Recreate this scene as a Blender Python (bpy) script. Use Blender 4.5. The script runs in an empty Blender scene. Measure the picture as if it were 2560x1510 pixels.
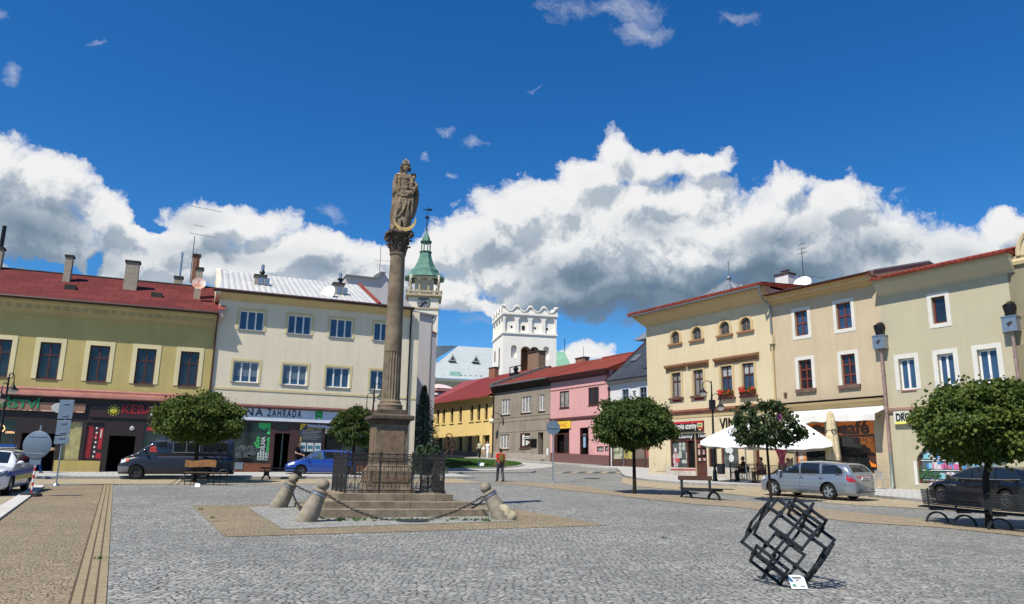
import bpy,bmesh,math,random
from mathutils import Vector,Matrix,noise
from math import sin,cos,pi,radians,atan2,sqrt
random.seed(7)
SC=bpy.context.scene
COL=SC.collection
# camera
CAMH,FPX=1.6,1920.0
PITCH,ROLL=math.atan(426/1920.0),radians(0.99)
cam=bpy.data.objects.new('camera',bpy.data.cameras.new('camera'))
COL.objects.link(cam)
cam.data.sensor_width=36
cam.data.lens=FPX/2560*36
cam.data.clip_start,cam.data.clip_end=0.1,3000
CR=Matrix.Rotation(pi/2+PITCH,3,'X')@Matrix.Rotation(ROLL,3,'Z')
cam.matrix_world=Matrix.Translation((0,0,CAMH))@CR.to_4x4()
SC.camera=cam
SC.view_settings.view_transform='Standard'
SC.view_settings.look='None'
SC.view_settings.exposure=0.34
SC.view_settings.gamma=1
SC.render.resolution_x,SC.render.resolution_y=1024,604
SC.cycles.max_bounces=5
SC.cycles.diffuse_bounces=3
SC.cycles.transparent_max_bounces=8
def ray(u,v):
 "direction of a reference pixel (2560 x 1510)"
 return(CR@Vector(((u-1280)/FPX,-(v-755)/FPX,-1))).normalized()
ZR=dict(a=(0,540,3.71),b=(500,580,3.71),c=(0,900,3.905),d=(360,920,4.122),e=(640,1000,3.594),f=(900,370,3.45),g=(1000,700,2.968),h=(1460,640,3.71),i=(1960,600,3.373),j=(1460,960,4.638),k=(1740,960,4.638),l=(2140,900,3.226),m=(1780,1200,4.9475),n=(0,1180,3.931),o=(600,1180,3.594),p=(1240,1140,3.812),q=(0,960,8.246),r=(880,1020,6.182),s=(1040,930,5.936),w=(0,0,0.9828))
def Q(k,x,y):
 a=ZR[k]
 return(a[0]+x/a[2],a[1]+y/a[2])
 # sun and sky
SUNL=Vector((0.43,0.557,-1.0)).normalized()
sun=bpy.data.objects.new('sun',bpy.data.lights.new('sun','SUN'))
COL.objects.link(sun)
sun.data.energy=4.9
sun.data.angle=radians(0.53)
sun.data.color=(1.0,0.94,0.83)
sun.rotation_euler=SUNL.to_track_quat('-Z','Y').to_euler()
def N(nt,typ,ins=None,**kw):
 n=nt.nodes.new(typ)
 for k,v in kw.items():setattr(n,k,v)
 for k,v in(ins or{}).items():
  s=n.inputs[k]
  if isinstance(v,bpy.types.NodeSocket):nt.links.new(v,s)
  else:s.default_value=v
 return n
def M(nt,op,a,b=None,c=None,clamp=False):
 ins={0:a}
 if b is not None:ins[1]=b
 if c is not None:ins[2]=c
 n=N(nt,'ShaderNodeMath',ins,operation=op);n.use_clamp=clamp
 return n.outputs[0]
def VM(nt,op,a,b=None,out=0,scale=None):
 ins={0:a}
 if b is not None:ins[1]=b
 if scale is not None:ins['Scale']=scale
 return N(nt,'ShaderNodeVectorMath',ins,operation=op).outputs[out]
def RAMP(nt,fac,stops):
 n=N(nt,'ShaderNodeValToRGB',{0:fac})
 e=n.color_ramp.elements
 while len(e)<len(stops):e.new(0.5)
 for k,(p,c)in enumerate(stops):
  e[k].position=p
  e[k].color=(c,c,c,1)if not isinstance(c,(tuple,list))else(c[0],c[1],c[2],1)
 return n.outputs[0]
def MIX(nt,fac,a,b,bt='MIX'):
 n=nt.nodes.new('ShaderNodeMix');n.data_type='RGBA';n.blend_type=bt
 for s,v in((n.inputs[0],fac),(n.inputs[6],a),(n.inputs[7],b)):
  if isinstance(v,bpy.types.NodeSocket):nt.links.new(v,s)
  elif isinstance(v,(tuple,list)):s.default_value=(v[0],v[1],v[2],1)
  else:s.default_value=v
 return n.outputs[2]
def build_world():
 w=bpy.data.worlds.new('World');SC.world=w
 w.use_nodes=True
 nt=w.node_tree;nt.nodes.clear()
 out=nt.nodes.new('ShaderNodeOutputWorld')
 bg=nt.nodes.new('ShaderNodeBackground')
 nt.links.new(bg.outputs[0],out.inputs[0])
 sky=nt.nodes.new('ShaderNodeTexSky')
 sky.sky_type='NISHITA';sky.sun_disc=False
 sky.sun_elevation=math.asin(-SUNL.z)
 sky.sun_rotation=atan2(-SUNL.x,-SUNL.y)
 sky.altitude=250;sky.air_density=1.0;sky.dust_density=0.3;sky.ozone_density=3.0
 tc=nt.nodes.new('ShaderNodeTexCoord')
 D=tc.outputs['Generated']
 sp=N(nt,'ShaderNodeSeparateXYZ',{0:D})
 az=M(nt,'ARCTAN2',sp.outputs[0],sp.outputs[1])
 el=M(nt,'ARCSINE',sp.outputs[2])
 P0=N(nt,'ShaderNodeCombineXYZ',{0:az,1:el,2:0.0}).outputs[0]
 # cloud field group
 g=bpy.data.node_groups.new('cloud_field','ShaderNodeTree')
 g.interface.new_socket('P',in_out='INPUT',socket_type='NodeSocketVector')
 g.interface.new_socket('F',in_out='OUTPUT',socket_type='NodeSocketFloat')
 g.interface.new_socket('S',in_out='OUTPUT',socket_type='NodeSocketFloat')
 g.interface.new_socket('G',in_out='OUTPUT',socket_type='NodeSocketFloat')
 gi=g.nodes.new('NodeGroupInput');go=g.nodes.new('NodeGroupOutput')
 Pp=gi.outputs[0]
 n1=N(g,'ShaderNodeTexNoise',{'Vector':Pp,'Scale':7.0,'Detail':3.0,'Roughness':0.55}).outputs[1]
 n2=N(g,'ShaderNodeTexNoise',{'Vector':Pp,'Scale':30.0,'Detail':7.0,'Roughness':0.66}).outputs[1]
 w1=VM(g,'SCALE',VM(g,'SUBTRACT',n1,(0.5,0.5,0.5)),scale=0.075)
 w2=VM(g,'SCALE',VM(g,'SUBTRACT',n2,(0.5,0.5,0.5)),scale=0.030)
 W=VM(g,'ADD',VM(g,'ADD',Pp,w1),w2)
 W=VM(g,'MULTIPLY',W,(1,1,0))
 vor=N(g,'ShaderNodeTexVoronoi',{'Vector':W,'Scale':17.0,'Detail':4.0,'Roughness':0.58,'Lacunarity':2.3},voronoi_dimensions='2D',feature='SMOOTH_F1').outputs['Distance']
 fb=N(g,'ShaderNodeTexNoise',{'Vector':W,'Scale':11.0,'Detail':9.0,'Roughness':0.6}).outputs[0]
 def azel(u,v):
  d=ray(u,v);return atan2(d.x,d.y),math.asin(d.z)
 def field(blobs):
  cur=None
  for bb in blobs:
   u,v,ru,rv=bb[:4]
   a,e=azel(u,v);a1,_=azel(u+ru,v);_,e1=azel(u,v-rv)
   q=VM(g,'SUBTRACT',W,(a,e,0))
   q=VM(g,'MULTIPLY',q,(1/abs(a1-a),1/abs(e1-e),0))
   q=M(g,'SUBTRACT',1.0,VM(g,'LENGTH',q,out=1))
   if len(bb)>4:q=M(g,'MULTIPLY',q,bb[4]*1.3)
   cur=q if cur is None else M(g,'SMOOTH_MAX',cur,q,0.25)
  return cur
 dense=[(-40,440,170,150),(120,470,150,120),(60,560,260,130),(250,520,110,75),(330,570,120,60),(160,620,260,70),(520,560,150,95),(640,560,120,80),(430,610,220,70),(700,640,200,60),(860,660,150,60),(820,600,110,40),(980,640,110,50),(240,690,120,44),(560,680,420,80),(900,700,260,80),(60,700,200,30),(380,640,260,90),(760,620,220,60),(1080,640,120,60),(1100,720,160,60),(1540,380,95,80),(1480,440,110,90),(1620,400,110,60),(1760,410,110,34),(1380,500,150,90),(1290,540,140,90),(1180,620,150,90),(1500,560,260,150),(1740,500,170,80),(1650,620,330,170),(1950,490,120,75),(1900,600,300,170),(2100,540,170,90),(1250,680,220,80),(1480,720,260,90),(1800,740,420,110),(2200,600,220,100),(2420,640,200,80),(2520,560,110,75),(2300,680,300,80),(1200,760,170,30),(1400,640,200,110),(2000,640,300,130),(2350,640,260,110),(1330,740,160,50),(1700,560,240,120),(1670,480,150,60),(1760,470,110,50),(1490,885,70,36),(1420,900,60,24),(2100,760,400,80)]
 gaps=[(225,650,34,50),(105,670,95,20),(375,547,55,26)]
 f1=M(g,'SUBTRACT',field(dense),M(g,'MULTIPLY',M(g,'MAXIMUM',field(gaps),0.0),0.9))
 wis=[(1500,20,330,62),(1620,70,160,40),(1830,30,80,30),(45,165,46,52),(20,20,70,26),(1180,330,66,24),(1108,303,36,20),(1140,434,22,16),(1065,378,16,14),(815,540,60,40),(255,110,50,16),(1340,238,30,12),(1250,800,190,26),(1530,800,120,30),(1600,860,70,16)]
 f2=field(wis)
 sh=field([(1600,770,430,110,1.15),(1880,700,320,90,.9),(1450,690,210,80,.6),(1950,600,220,60,.45),(2180,640,260,80,.4),(60,580,270,140,.6),(40,660,190,70,.55),(260,640,170,70,.35),(560,640,280,60,.3),(1250,640,130,55,.28),(1640,560,120,60,.35),(820,670,160,50,.3),(2400,640,160,60,.25),(480,530,120,50,.2)])
 puff=M(g,'SUBTRACT',0.42,vor)
 F=M(g,'ADD',M(g,'MULTIPLY_ADD',f1,1.15,0.07),M(g,'MULTIPLY',puff,0.50))
 F=M(g,'ADD',F,M(g,'MULTIPLY',M(g,'SUBTRACT',fb,0.5),0.65))
 wn=N(g,'ShaderNodeTexNoise',{'Vector':VM(g,'MULTIPLY',W,(1,1.8,0)),'Scale':14.0,'Detail':8.0,'Roughness':0.7}).outputs[0]
 F2=M(g,'MULTIPLY',M(g,'ADD',M(g,'SUBTRACT',f2,0.36),M(g,'MULTIPLY',M(g,'SUBTRACT',wn,0.5),3.0)),0.12)
 F2=M(g,'MINIMUM',F2,0.095)
 far=N(g,'ShaderNodeTexNoise',{'Vector':Pp,'Scale':2.2,'Detail':6.0,'Roughness':0.55}).outputs[0]
 aa=N(g,'ShaderNodeSeparateXYZ',{0:Pp})
 beh=M(g,'MULTIPLY_ADD',M(g,'ABSOLUTE',aa.outputs[0]),3.0,-2.7,clamp=True)
 lowm=M(g,'MULTIPLY_ADD',aa.outputs[1],-1.3,1.0,clamp=True)
 F3=M(g,'SUBTRACT',M(g,'MULTIPLY',M(g,'MULTIPLY',M(g,'SUBTRACT',far,0.60),4.0),M(g,'MULTIPLY',beh,lowm)),0.03)
 Fo=M(g,'MAXIMUM',M(g,'MAXIMUM',F,F2),F3)
 g.links.new(Fo,go.inputs[0])
 g.links.new(M(g,'ADD',sh,M(g,'MULTIPLY',M(g,'SUBTRACT',fb,0.5),0.32)),go.inputs[1])
 g.links.new(M(g,'ADD',M(g,'MULTIPLY',f1,0.5),M(g,'ADD',M(g,'MULTIPLY',puff,0.34),M(g,'MULTIPLY',fb,0.34))),go.inputs[2])
 def inst(vec):
  n=nt.nodes.new('ShaderNodeGroup');n.node_tree=g
  nt.links.new(vec,n.inputs[0]);return n
 A=inst(P0)
 B=inst(VM(nt,'ADD',P0,(-0.013,0.022,0)))
 F=A.outputs[0]
 alpha=RAMP(nt,M(nt,'MULTIPLY',F,2.0),[(0.0,0.0),(0.12,0.22),(0.40,0.80),(0.8,1.0)])
 lit=M(nt,'SUBTRACT',A.outputs[2],B.outputs[2])
 lit=M(nt,'MULTIPLY_ADD',lit,1.9,0.80,clamp=True)
 thick=M(nt,'MULTIPLY_ADD',F,-0.12,0.08)
 lit=M(nt,'MAXIMUM',M(nt,'ADD',lit,thick,clamp=True),0.56)
 dark=RAMP(nt,A.outputs[1],[(0.0,0.0),(0.75,1.0)])
 lit=M(nt,'MULTIPLY',lit,M(nt,'MULTIPLY_ADD',dark,-0.78,1.0))
 cc=RAMP(nt,lit,[(0.0,(0.09,0.15,0.23)),(0.30,(0.25,0.34,0.44)),(0.58,(0.52,0.59,0.67)),(0.82,(0.84,0.87,0.90)),(1.0,(1.0,1.0,1.0))])
 hs=N(nt,'ShaderNodeHueSaturation',{'Hue':0.5,'Saturation':1.34,'Value':1.0,'Color':sky.outputs[0]}).outputs[0]
 hs=MIX(nt,1.0,hs,(0.66,1.0,1.22),'MULTIPLY')
 skyc=VM(nt,'SCALE',hs,scale=1.15)
 cloud=VM(nt,'SCALE',cc,scale=9.3)
 res=MIX(nt,alpha,skyc,cloud)
 nt.links.new(res,bg.inputs[0])
 bg.inputs[1].default_value=0.075
 w.cycles.sampling_method='MANUAL';w.cycles.sample_map_resolution=512
build_world()
# terrain
def fitz():
 pts=[(-.6,40,1.12),(-19,39.7,.93),(-12.3,45.3,1.2),(13.5,33.9,.66),(12.5,37,.74),(10.6,19.7,.47),(7.4,30.2,.67),(18.7,38.5,1.08),(9.2,53.3,1.66),(-23.6,43,1.02),(8.3,67,2.25),(-1.9,83,2.95),(-9.8,95,3.5),(0,8,.16),(0,16.5,.38),(-5,50,1.45),(3,60,1.95),(-10,12,.3),(10,12,.3),(-30,60,1.8),(30,60,2.0),(-60,40,1.0),(60,40,1.2),(-20,20,.45),(20,20,.45)]
 import numpy as np
 A=np.array([[p[1],p[1]**2/100,p[0]**2/100,p[0]*p[1]/100,p[0]/10]for p in pts]);z=np.array([p[2]for p in pts])
 return np.linalg.lstsq(A,z,rcond=None)[0]
TC=[float(t)for t in fitz()]
def gz(x,y):
 x=max(-45,min(45,x));y=max(-5,min(110,y))
 return TC[0]*y+TC[1]*y*y/100+TC[2]*x*x/100+TC[3]*x*y/100+TC[4]*x/10
def gpx(u,v):
 "ground point seen at a reference pixel"
 d=ray(u,v);lo=1.0;o=Vector((0,0,CAMH));t=1.0
 while t<200:
  p=o+d*t
  if p.z<gz(p.x,p.y):break
  t+=0.25
 a,b=t-0.25,t
 for _ in range(20):
  m=(a+b)/2;p=o+d*m
  if p.z<gz(p.x,p.y):b=m
  else:a=m
 p=o+d*b
 return Vector((p.x,p.y,gz(p.x,p.y)))
def at(u,v,Y):
 "point at forward distance Y seen at pixel"
 d=ray(u,v);return Vector((0,0,CAMH))+d*(Y/d.y)
 # materials
MATS={}
def mat(name,col,rough=0.8,metal=0.0,var=0.0,vs=3.0,bump=0.0,bs=60.0,col2=None,spec=0.5,coat=0.0,trans=0.0,emit=None,es=1.0):
 if name in MATS:return MATS[name]
 m=bpy.data.materials.new(name);m.use_nodes=True
 nt=m.node_tree;b=nt.nodes['Principled BSDF']
 b.inputs['Base Color'].default_value=(*col,1)
 b.inputs['Roughness'].default_value=rough
 b.inputs['Metallic'].default_value=metal
 b.inputs['Specular IOR Level'].default_value=0.12 if rough>=0.7 else spec
 b.inputs['Coat Weight'].default_value=coat
 if var>0 or col2:
  tc=N(nt,'ShaderNodeTexCoord').outputs['Object']
  n=N(nt,'ShaderNodeTexNoise',{'Vector':tc,'Scale':vs,'Detail':6.0,'Roughness':0.62}).outputs[0]
  c2=col2 or tuple(c*(1-var)for c in col)
  f=RAMP(nt,n,[(0.36,0.0),(0.64,1.0)])
  nt.links.new(MIX(nt,f,col,c2),b.inputs['Base Color'])
 if bump>0:
  tc=N(nt,'ShaderNodeTexCoord').outputs['Object']
  n=N(nt,'ShaderNodeTexNoise',{'Vector':tc,'Scale':bs,'Detail':3.0}).outputs[0]
  bp=N(nt,'ShaderNodeBump',{'Strength':bump,'Distance':0.02,'Height':n})
  nt.links.new(bp.outputs[0],b.inputs['Normal'])
 if emit:
  b.inputs['Emission Color'].default_value=(*emit,1);b.inputs['Emission Strength'].default_value=es
 MATS[name]=m
 return m
def plaster(name,col,dirt=0.25,streak=0.12):
 dirt,streak=dirt*1.5+0.08,streak*1.6
 "painted render: fine grain, broad blotches, faint streaks"
 if name in MATS:return MATS[name]
 m=bpy.data.materials.new(name);m.use_nodes=True
 nt=m.node_tree;b=nt.nodes['Principled BSDF'];b.inputs['Roughness'].default_value=0.9;b.inputs['Specular IOR Level'].default_value=0.2
 tc=N(nt,'ShaderNodeTexCoord').outputs['Object']
 n1=N(nt,'ShaderNodeTexNoise',{'Vector':tc,'Scale':0.55,'Detail':7.0,'Roughness':0.62}).outputs[0]
 mp=N(nt,'ShaderNodeMapping',{'Vector':tc,'Scale':(3.0,3.0,0.22)}).outputs[0]
 n2=N(nt,'ShaderNodeTexNoise',{'Vector':mp,'Scale':1.0,'Detail':5.0,'Roughness':0.6}).outputs[0]
 n3=N(nt,'ShaderNodeTexNoise',{'Vector':tc,'Scale':55.0,'Detail':3.0}).outputs[0]
 c=MIX(nt,RAMP(nt,n1,[(0.35,0.0),(0.75,dirt)]),col,tuple(x*0.68 for x in col))
 c=MIX(nt,RAMP(nt,n2,[(0.48,0.0),(0.75,streak)]),c,tuple(x*0.5 for x in col))
 c=MIX(nt,RAMP(nt,n3,[(0.35,0.10),(0.65,0.0)]),c,tuple(x*0.6 for x in col))
 zz=N(nt,'ShaderNodeSeparateXYZ',{0:tc}).outputs[2]
 gr=M(nt,'MULTIPLY',RAMP(nt,M(nt,'MULTIPLY_ADD',zz,0.5,0.1,clamp=True),[(0.0,1.0),(0.75,0.0)]),RAMP(nt,n1,[(0.35,0.25),(0.6,1.0)]))
 c=MIX(nt,M(nt,'MULTIPLY',gr,0.45),c,(0.16,0.14,0.12))
 n4=N(nt,'ShaderNodeTexNoise',{'Vector':tc,'Scale':2.3,'Detail':8.0,'Roughness':0.75}).outputs[0]
 c=MIX(nt,RAMP(nt,n4,[(0.58,0.0),(0.63,0.22),(0.75,0.35)]),c,tuple(min(1,x*0.8+0.05)for x in col))
 nt.links.new(c,b.inputs['Base Color'])
 bp=N(nt,'ShaderNodeBump',{'Strength':0.35,'Distance':0.01,'Height':n3})
 nt.links.new(bp.outputs[0],b.inputs['Normal'])
 MATS[name]=m;return m
def cobble(name,ca,cb,joint,size=0.10,arc=1.25,amp=0.26,rot=0.0,jw=0.085,rnd=0.62,sx=1.0,bump=0.9,stain=0.25,chip=0.12):
 m=bpy.data.materials.new(name);m.use_nodes=True
 nt=m.node_tree;b=nt.nodes['Principled BSDF'];b.inputs['Roughness'].default_value=0.8;b.inputs['Specular IOR Level'].default_value=0.15
 tc=N(nt,'ShaderNodeTexCoord').outputs['Object']
 mp=N(nt,'ShaderNodeMapping',{'Vector':tc,'Rotation':(0,0,rot)}).outputs[0]
 wob=N(nt,'ShaderNodeTexNoise',{'Vector':mp,'Scale':1.3,'Detail':2.0}).outputs[1]
 mp2=VM(nt,'ADD',mp,VM(nt,'SCALE',VM(nt,'SUBTRACT',wob,(.5,.5,.5)),scale=0.16))
 s=N(nt,'ShaderNodeSeparateXYZ',{0:mp2})
 x,y=s.outputs[0],s.outputs[1]
 a=M(nt,'ABSOLUTE',M(nt,'SINE',M(nt,'MULTIPLY',x,pi/arc)))
 y2=M(nt,'ADD',y,M(nt,'MULTIPLY',a,amp))
 v=N(nt,'ShaderNodeCombineXYZ',{0:M(nt,'MULTIPLY',x,1/(size*sx)),1:M(nt,'MULTIPLY',y2,1/size),2:0.0}).outputs[0]
 e=N(nt,'ShaderNodeTexVoronoi',{'Vector':v,'Scale':1.0,'Randomness':rnd},voronoi_dimensions='2D',feature='DISTANCE_TO_EDGE').outputs['Distance']
 c=N(nt,'ShaderNodeTexVoronoi',{'Vector':v,'Scale':1.0,'Randomness':rnd},voronoi_dimensions='2D',feature='F1').outputs['Color']
 cs=N(nt,'ShaderNodeSeparateXYZ',{0:c})
 big=N(nt,'ShaderNodeTexNoise',{'Vector':tc,'Scale':0.35,'Detail':6.0,'Roughness':0.6}).outputs[0]
 mid=N(nt,'ShaderNodeTexNoise',{'Vector':tc,'Scale':2.6,'Detail':4.0,'Roughness':0.6}).outputs[0]
 fine=N(nt,'ShaderNodeTexNoise',{'Vector':tc,'Scale':70.0,'Detail':3.0}).outputs[0]
 col=MIX(nt,cs.outputs[0],ca,cb)
 col=MIX(nt,RAMP(nt,cs.outputs[1],[(0.93,0.0),(0.96,chip*4)]),col,(0.62,0.58,0.50))
 col=MIX(nt,M(nt,'MULTIPLY',fine,0.30),col,tuple(q*0.45 for q in ca))
 jm=M(nt,'MULTIPLY_ADD',mid,0.12,jw-0.05)
 jj=M(nt,'DIVIDE',e,jm)
 jf=RAMP(nt,jj,[(0.35,1.0),(1.0,0.0)])
 pit=N(nt,'ShaderNodeTexNoise',{'Vector':tc,'Scale':6.5,'Detail':3.0,'Roughness':0.6}).outputs[0]
 jd=RAMP(nt,pit,[(0.42,0.28),(0.62,1.0)])  # shade of deeper joints painted into the joint colour, in random clusters
 col=MIX(nt,M(nt,'MULTIPLY',jf,jd),col,joint)
 col=MIX(nt,RAMP(nt,big,[(0.38,stain),(0.62,0.0)]),col,tuple(q*0.62 for q in ca))
 nt.links.new(col,b.inputs['Base Color'])
 h=M(nt,'MINIMUM',e,0.22)
 h=M(nt,'ADD',M(nt,'MULTIPLY',h,3.0),M(nt,'ADD',M(nt,'MULTIPLY',cs.outputs[2],0.35),M(nt,'MULTIPLY',fine,0.15)))
 bp=N(nt,'ShaderNodeBump',{'Strength':bump,'Distance':0.02,'Height':h})
 nt.links.new(bp.outputs[0],b.inputs['Normal'])
 MATS[name]=m;return m
def bricks(name,c1,c2,mortar,sc=1.0,rot=0.0,bw=0.25,bh=0.075,ms=0.012,axis='xz',rough=0.85,bump=0.5):
 m=bpy.data.materials.new(name);m.use_nodes=True
 nt=m.node_tree;b=nt.nodes['Principled BSDF'];b.inputs['Roughness'].default_value=rough;b.inputs['Specular IOR Level'].default_value=0.12
 tc=N(nt,'ShaderNodeTexCoord').outputs['Object']
 s=N(nt,'ShaderNodeSeparateXYZ',{0:N(nt,'ShaderNodeMapping',{'Vector':tc,'Rotation':(0,0,rot)}).outputs[0]})
 xx=M(nt,'ADD',s.outputs[0],s.outputs[1])if axis=='xz' else s.outputs[0]
 v=N(nt,'ShaderNodeCombineXYZ',{0:xx,1:s.outputs[2]if axis=='xz' else s.outputs[1],2:0.0}).outputs[0]
 br=N(nt,'ShaderNodeTexBrick',{'Vector':v,'Color1':(*c1,1),'Color2':(*c2,1),'Mortar':(*mortar,1),'Scale':sc,'Mortar Size':ms,'Brick Width':bw,'Row Height':bh})
 n=N(nt,'ShaderNodeTexNoise',{'Vector':tc,'Scale':9.0,'Detail':5.0}).outputs[0]
 col=MIX(nt,RAMP(nt,n,[(0.4,0.0),(0.7,0.45)]),br.outputs[0],tuple(q*0.45 for q in c1))
 nt.links.new(col,b.inputs['Base Color'])
 bp=N(nt,'ShaderNodeBump',{'Strength':bump,'Distance':0.01,'Height':M(nt,'SUBTRACT',1.0,br.outputs[1])})
 nt.links.new(bp.outputs[0],b.inputs['Normal'])
 MATS[name]=m;return m
 # mesh builder
class MB:
 def __init__(s):s.v=[];s.f=[];s.m=[];s.cur=0
 def add(s,vs,fs):
  o=len(s.v);s.v+=[tuple(v)for v in vs]
  s.f+=[tuple(i+o for i in f)for f in fs];s.m+=[s.cur]*len(fs);return s
 def box(s,x0,x1,y0,y1,z0,z1):
  return s.add([(x0,y0,z0),(x1,y0,z0),(x1,y1,z0),(x0,y1,z0),(x0,y0,z1),(x1,y0,z1),(x1,y1,z1),(x0,y1,z1)],[(0,3,2,1),(4,5,6,7),(0,1,5,4),(1,2,6,5),(2,3,7,6),(3,0,4,7)])
 def obox(s,c,ax,ay,az):
  "box with centre and three half-extent vectors"
  c=Vector(c);ax,ay,az=Vector(ax),Vector(ay),Vector(az)
  vs=[c+ax*i+ay*j+az*k for k in(-1,1)for(i,j)in((-1,-1),(1,-1),(1,1),(-1,1))]
  return s.add(vs,[(0,3,2,1),(4,5,6,7),(0,1,5,4),(1,2,6,5),(2,3,7,6),(3,0,4,7)])
 def prism(s,pts,d0,d1,plane='xz'):
  "polygon in a plane extruded along the third axis"
  n=len(pts)
  def P(a,b,d):return(a,d,b)if plane=='xz' else((a,b,d)if plane=='xy' else(d,a,b))
  vs=[P(a,b,d0)for a,b in pts]+[P(a,b,d1)for a,b in pts]
  return s.add(vs,[tuple(range(n)),tuple(range(2*n-1,n-1,-1))]+[(i,(i+1)%n,n+(i+1)%n,n+i)for i in range(n)])
 def quad(s,*p):return s.add(p,[tuple(range(len(p)))])
 def ring(s,pts_a,pts_b,close=True):
  n=len(pts_a)
  return s.add(list(pts_a)+list(pts_b),[(i,(i+1)%n,n+(i+1)%n,n+i)for i in range(n if close else n-1)])
 def tube(s,pts,r,n=8,cap=True,closed=False):
  pts=[Vector(p)for p in pts];k=len(pts)
  rs=r if isinstance(r,(list,tuple))else[r]*k
  o=len(s.v);up=None
  for i,p in enumerate(pts):
   if closed:d=pts[(i+1)%k]-pts[i-1]
   else:d=pts[min(i+1,k-1)]-pts[max(i-1,0)]
   d.normalize()
   if up is None:up=Vector((0,0,1))if abs(d.z)<0.9 else Vector((1,0,0))
   a=d.cross(up)
   if a.length<1e-5:a=d.orthogonal()
   a.normalize();b=a.cross(d).normalized();up=b
   for j in range(n):
    t=2*pi*j/n
    s.v.append(tuple(p+(a*cos(t)+b*sin(t))*rs[i]))
  for i in range(k if closed else k-1):
   for j in range(n):
    a0,a1=o+i*n+j,o+i*n+(j+1)%n
    i2=(i+1)%k
    s.f.append((a0,a1,o+i2*n+(j+1)%n,o+i2*n+j));s.m.append(s.cur)
  if cap and not closed:
   s.f.append(tuple(o+j for j in range(n))[::-1]);s.m.append(s.cur)
   s.f.append(tuple(o+(k-1)*n+j for j in range(n)));s.m.append(s.cur)
  return s
 def lathe(s,prof,c=(0,0,0),n=16,sx=1,sy=1,a0=0,cap=True):
  o=len(s.v);cx,cy,cz=c
  for r,z in prof:
   for j in range(n):
    t=a0+2*pi*j/n;s.v.append((cx+r*cos(t)*sx,cy+r*sin(t)*sy,cz+z))
  for i in range(len(prof)-1):
   for j in range(n):
    s.f.append((o+i*n+j,o+i*n+(j+1)%n,o+(i+1)*n+(j+1)%n,o+(i+1)*n+j));s.m.append(s.cur)
  if cap:
   s.f.append(tuple(o+j for j in range(n))[::-1]);s.m.append(s.cur)
   s.f.append(tuple(o+(len(prof)-1)*n+j for j in range(n)));s.m.append(s.cur)
  return s
 def sph(s,c,r,n=12,m=8):
  rx,ry,rz=r if isinstance(r,(tuple,list))else(r,r,r)
  o=len(s.v);s.v.append((c[0],c[1],c[2]-rz))
  for i in range(1,m):
   a=-pi/2+pi*i/m
   for j in range(n):
    t=2*pi*j/n;s.v.append((c[0]+rx*cos(a)*cos(t),c[1]+ry*cos(a)*sin(t),c[2]+rz*sin(a)))
  s.v.append((c[0],c[1],c[2]+rz));top=len(s.v)-1
  for j in range(n):
   s.f.append((o,o+1+(j+1)%n,o+1+j));s.m.append(s.cur)
   s.f.append((top,o+1+(m-2)*n+j,o+1+(m-2)*n+(j+1)%n));s.m.append(s.cur)
  for i in range(m-2):
   for j in range(n):
    a=o+1+i*n
    s.f.append((a+j,a+(j+1)%n,a+n+(j+1)%n,a+n+j));s.m.append(s.cur)
  return s
 def xf(s,mtx,start=0):
  for i in range(start,len(s.v)):s.v[i]=tuple(mtx@Vector(s.v[i]))
  return s
 def mesh(s,name,mats,smooth=False,fixn=True):
  me=bpy.data.meshes.new(name);me.from_pydata(s.v,[],s.f)
  for mm in(mats if isinstance(mats,(list,tuple))else[mats]):me.materials.append(mm)
  for p,k in zip(me.polygons,s.m):p.material_index=k
  if fixn:
   bm=bmesh.new();bm.from_mesh(me);bmesh.ops.recalc_face_normals(bm,faces=bm.faces);bm.to_mesh(me);bm.free()
  if smooth:sm(me,smooth)
  me.update();return me
 def build(s,name,mats,parent=None,smooth=False,fixn=True,bevel=0):
  me=s.mesh(name,mats,smooth,fixn)
  o=bpy.data.objects.new(name,me);COL.objects.link(o)
  if parent:o.parent=parent
  if bevel:
   b=o.modifiers.new('bevel','BEVEL');b.width=bevel;b.segments=2;b.limit_method='ANGLE';b.angle_limit=radians(40)
  return o
def sm(me,ang=True):
 me.polygons.foreach_set('use_smooth',[True]*len(me.polygons))
 if ang is not True:me.set_sharp_from_angle(angle=radians(ang))
def tag(o,label=None,cat=None,group=None,kind=None):
 if label:o['label']=label
 if cat:o['category']=cat
 if group:o['group']=group
 if kind:o['kind']=kind
 return o
def empty(name,loc,rz=0.0,label=None,cat=None,group=None):
 o=bpy.data.objects.new(name,None);COL.objects.link(o)
 o.location=loc;o.rotation_euler=(0,0,rz);o.empty_display_size=0.2
 return tag(o,label,cat,group)
KIDS={}
def copy_tree(o,parent=None):
 c=o.copy();COL.objects.link(c);c.parent=parent
 for ch in[k for k in bpy.data.objects if k.parent==o]:copy_tree(ch,c)
 return c
def fromeval(o):
 dg=bpy.context.evaluated_depsgraph_get()
 me=bpy.data.meshes.new_from_object(o.evaluated_get(dg))
 o.modifiers.clear();o.data=me;return o
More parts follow.
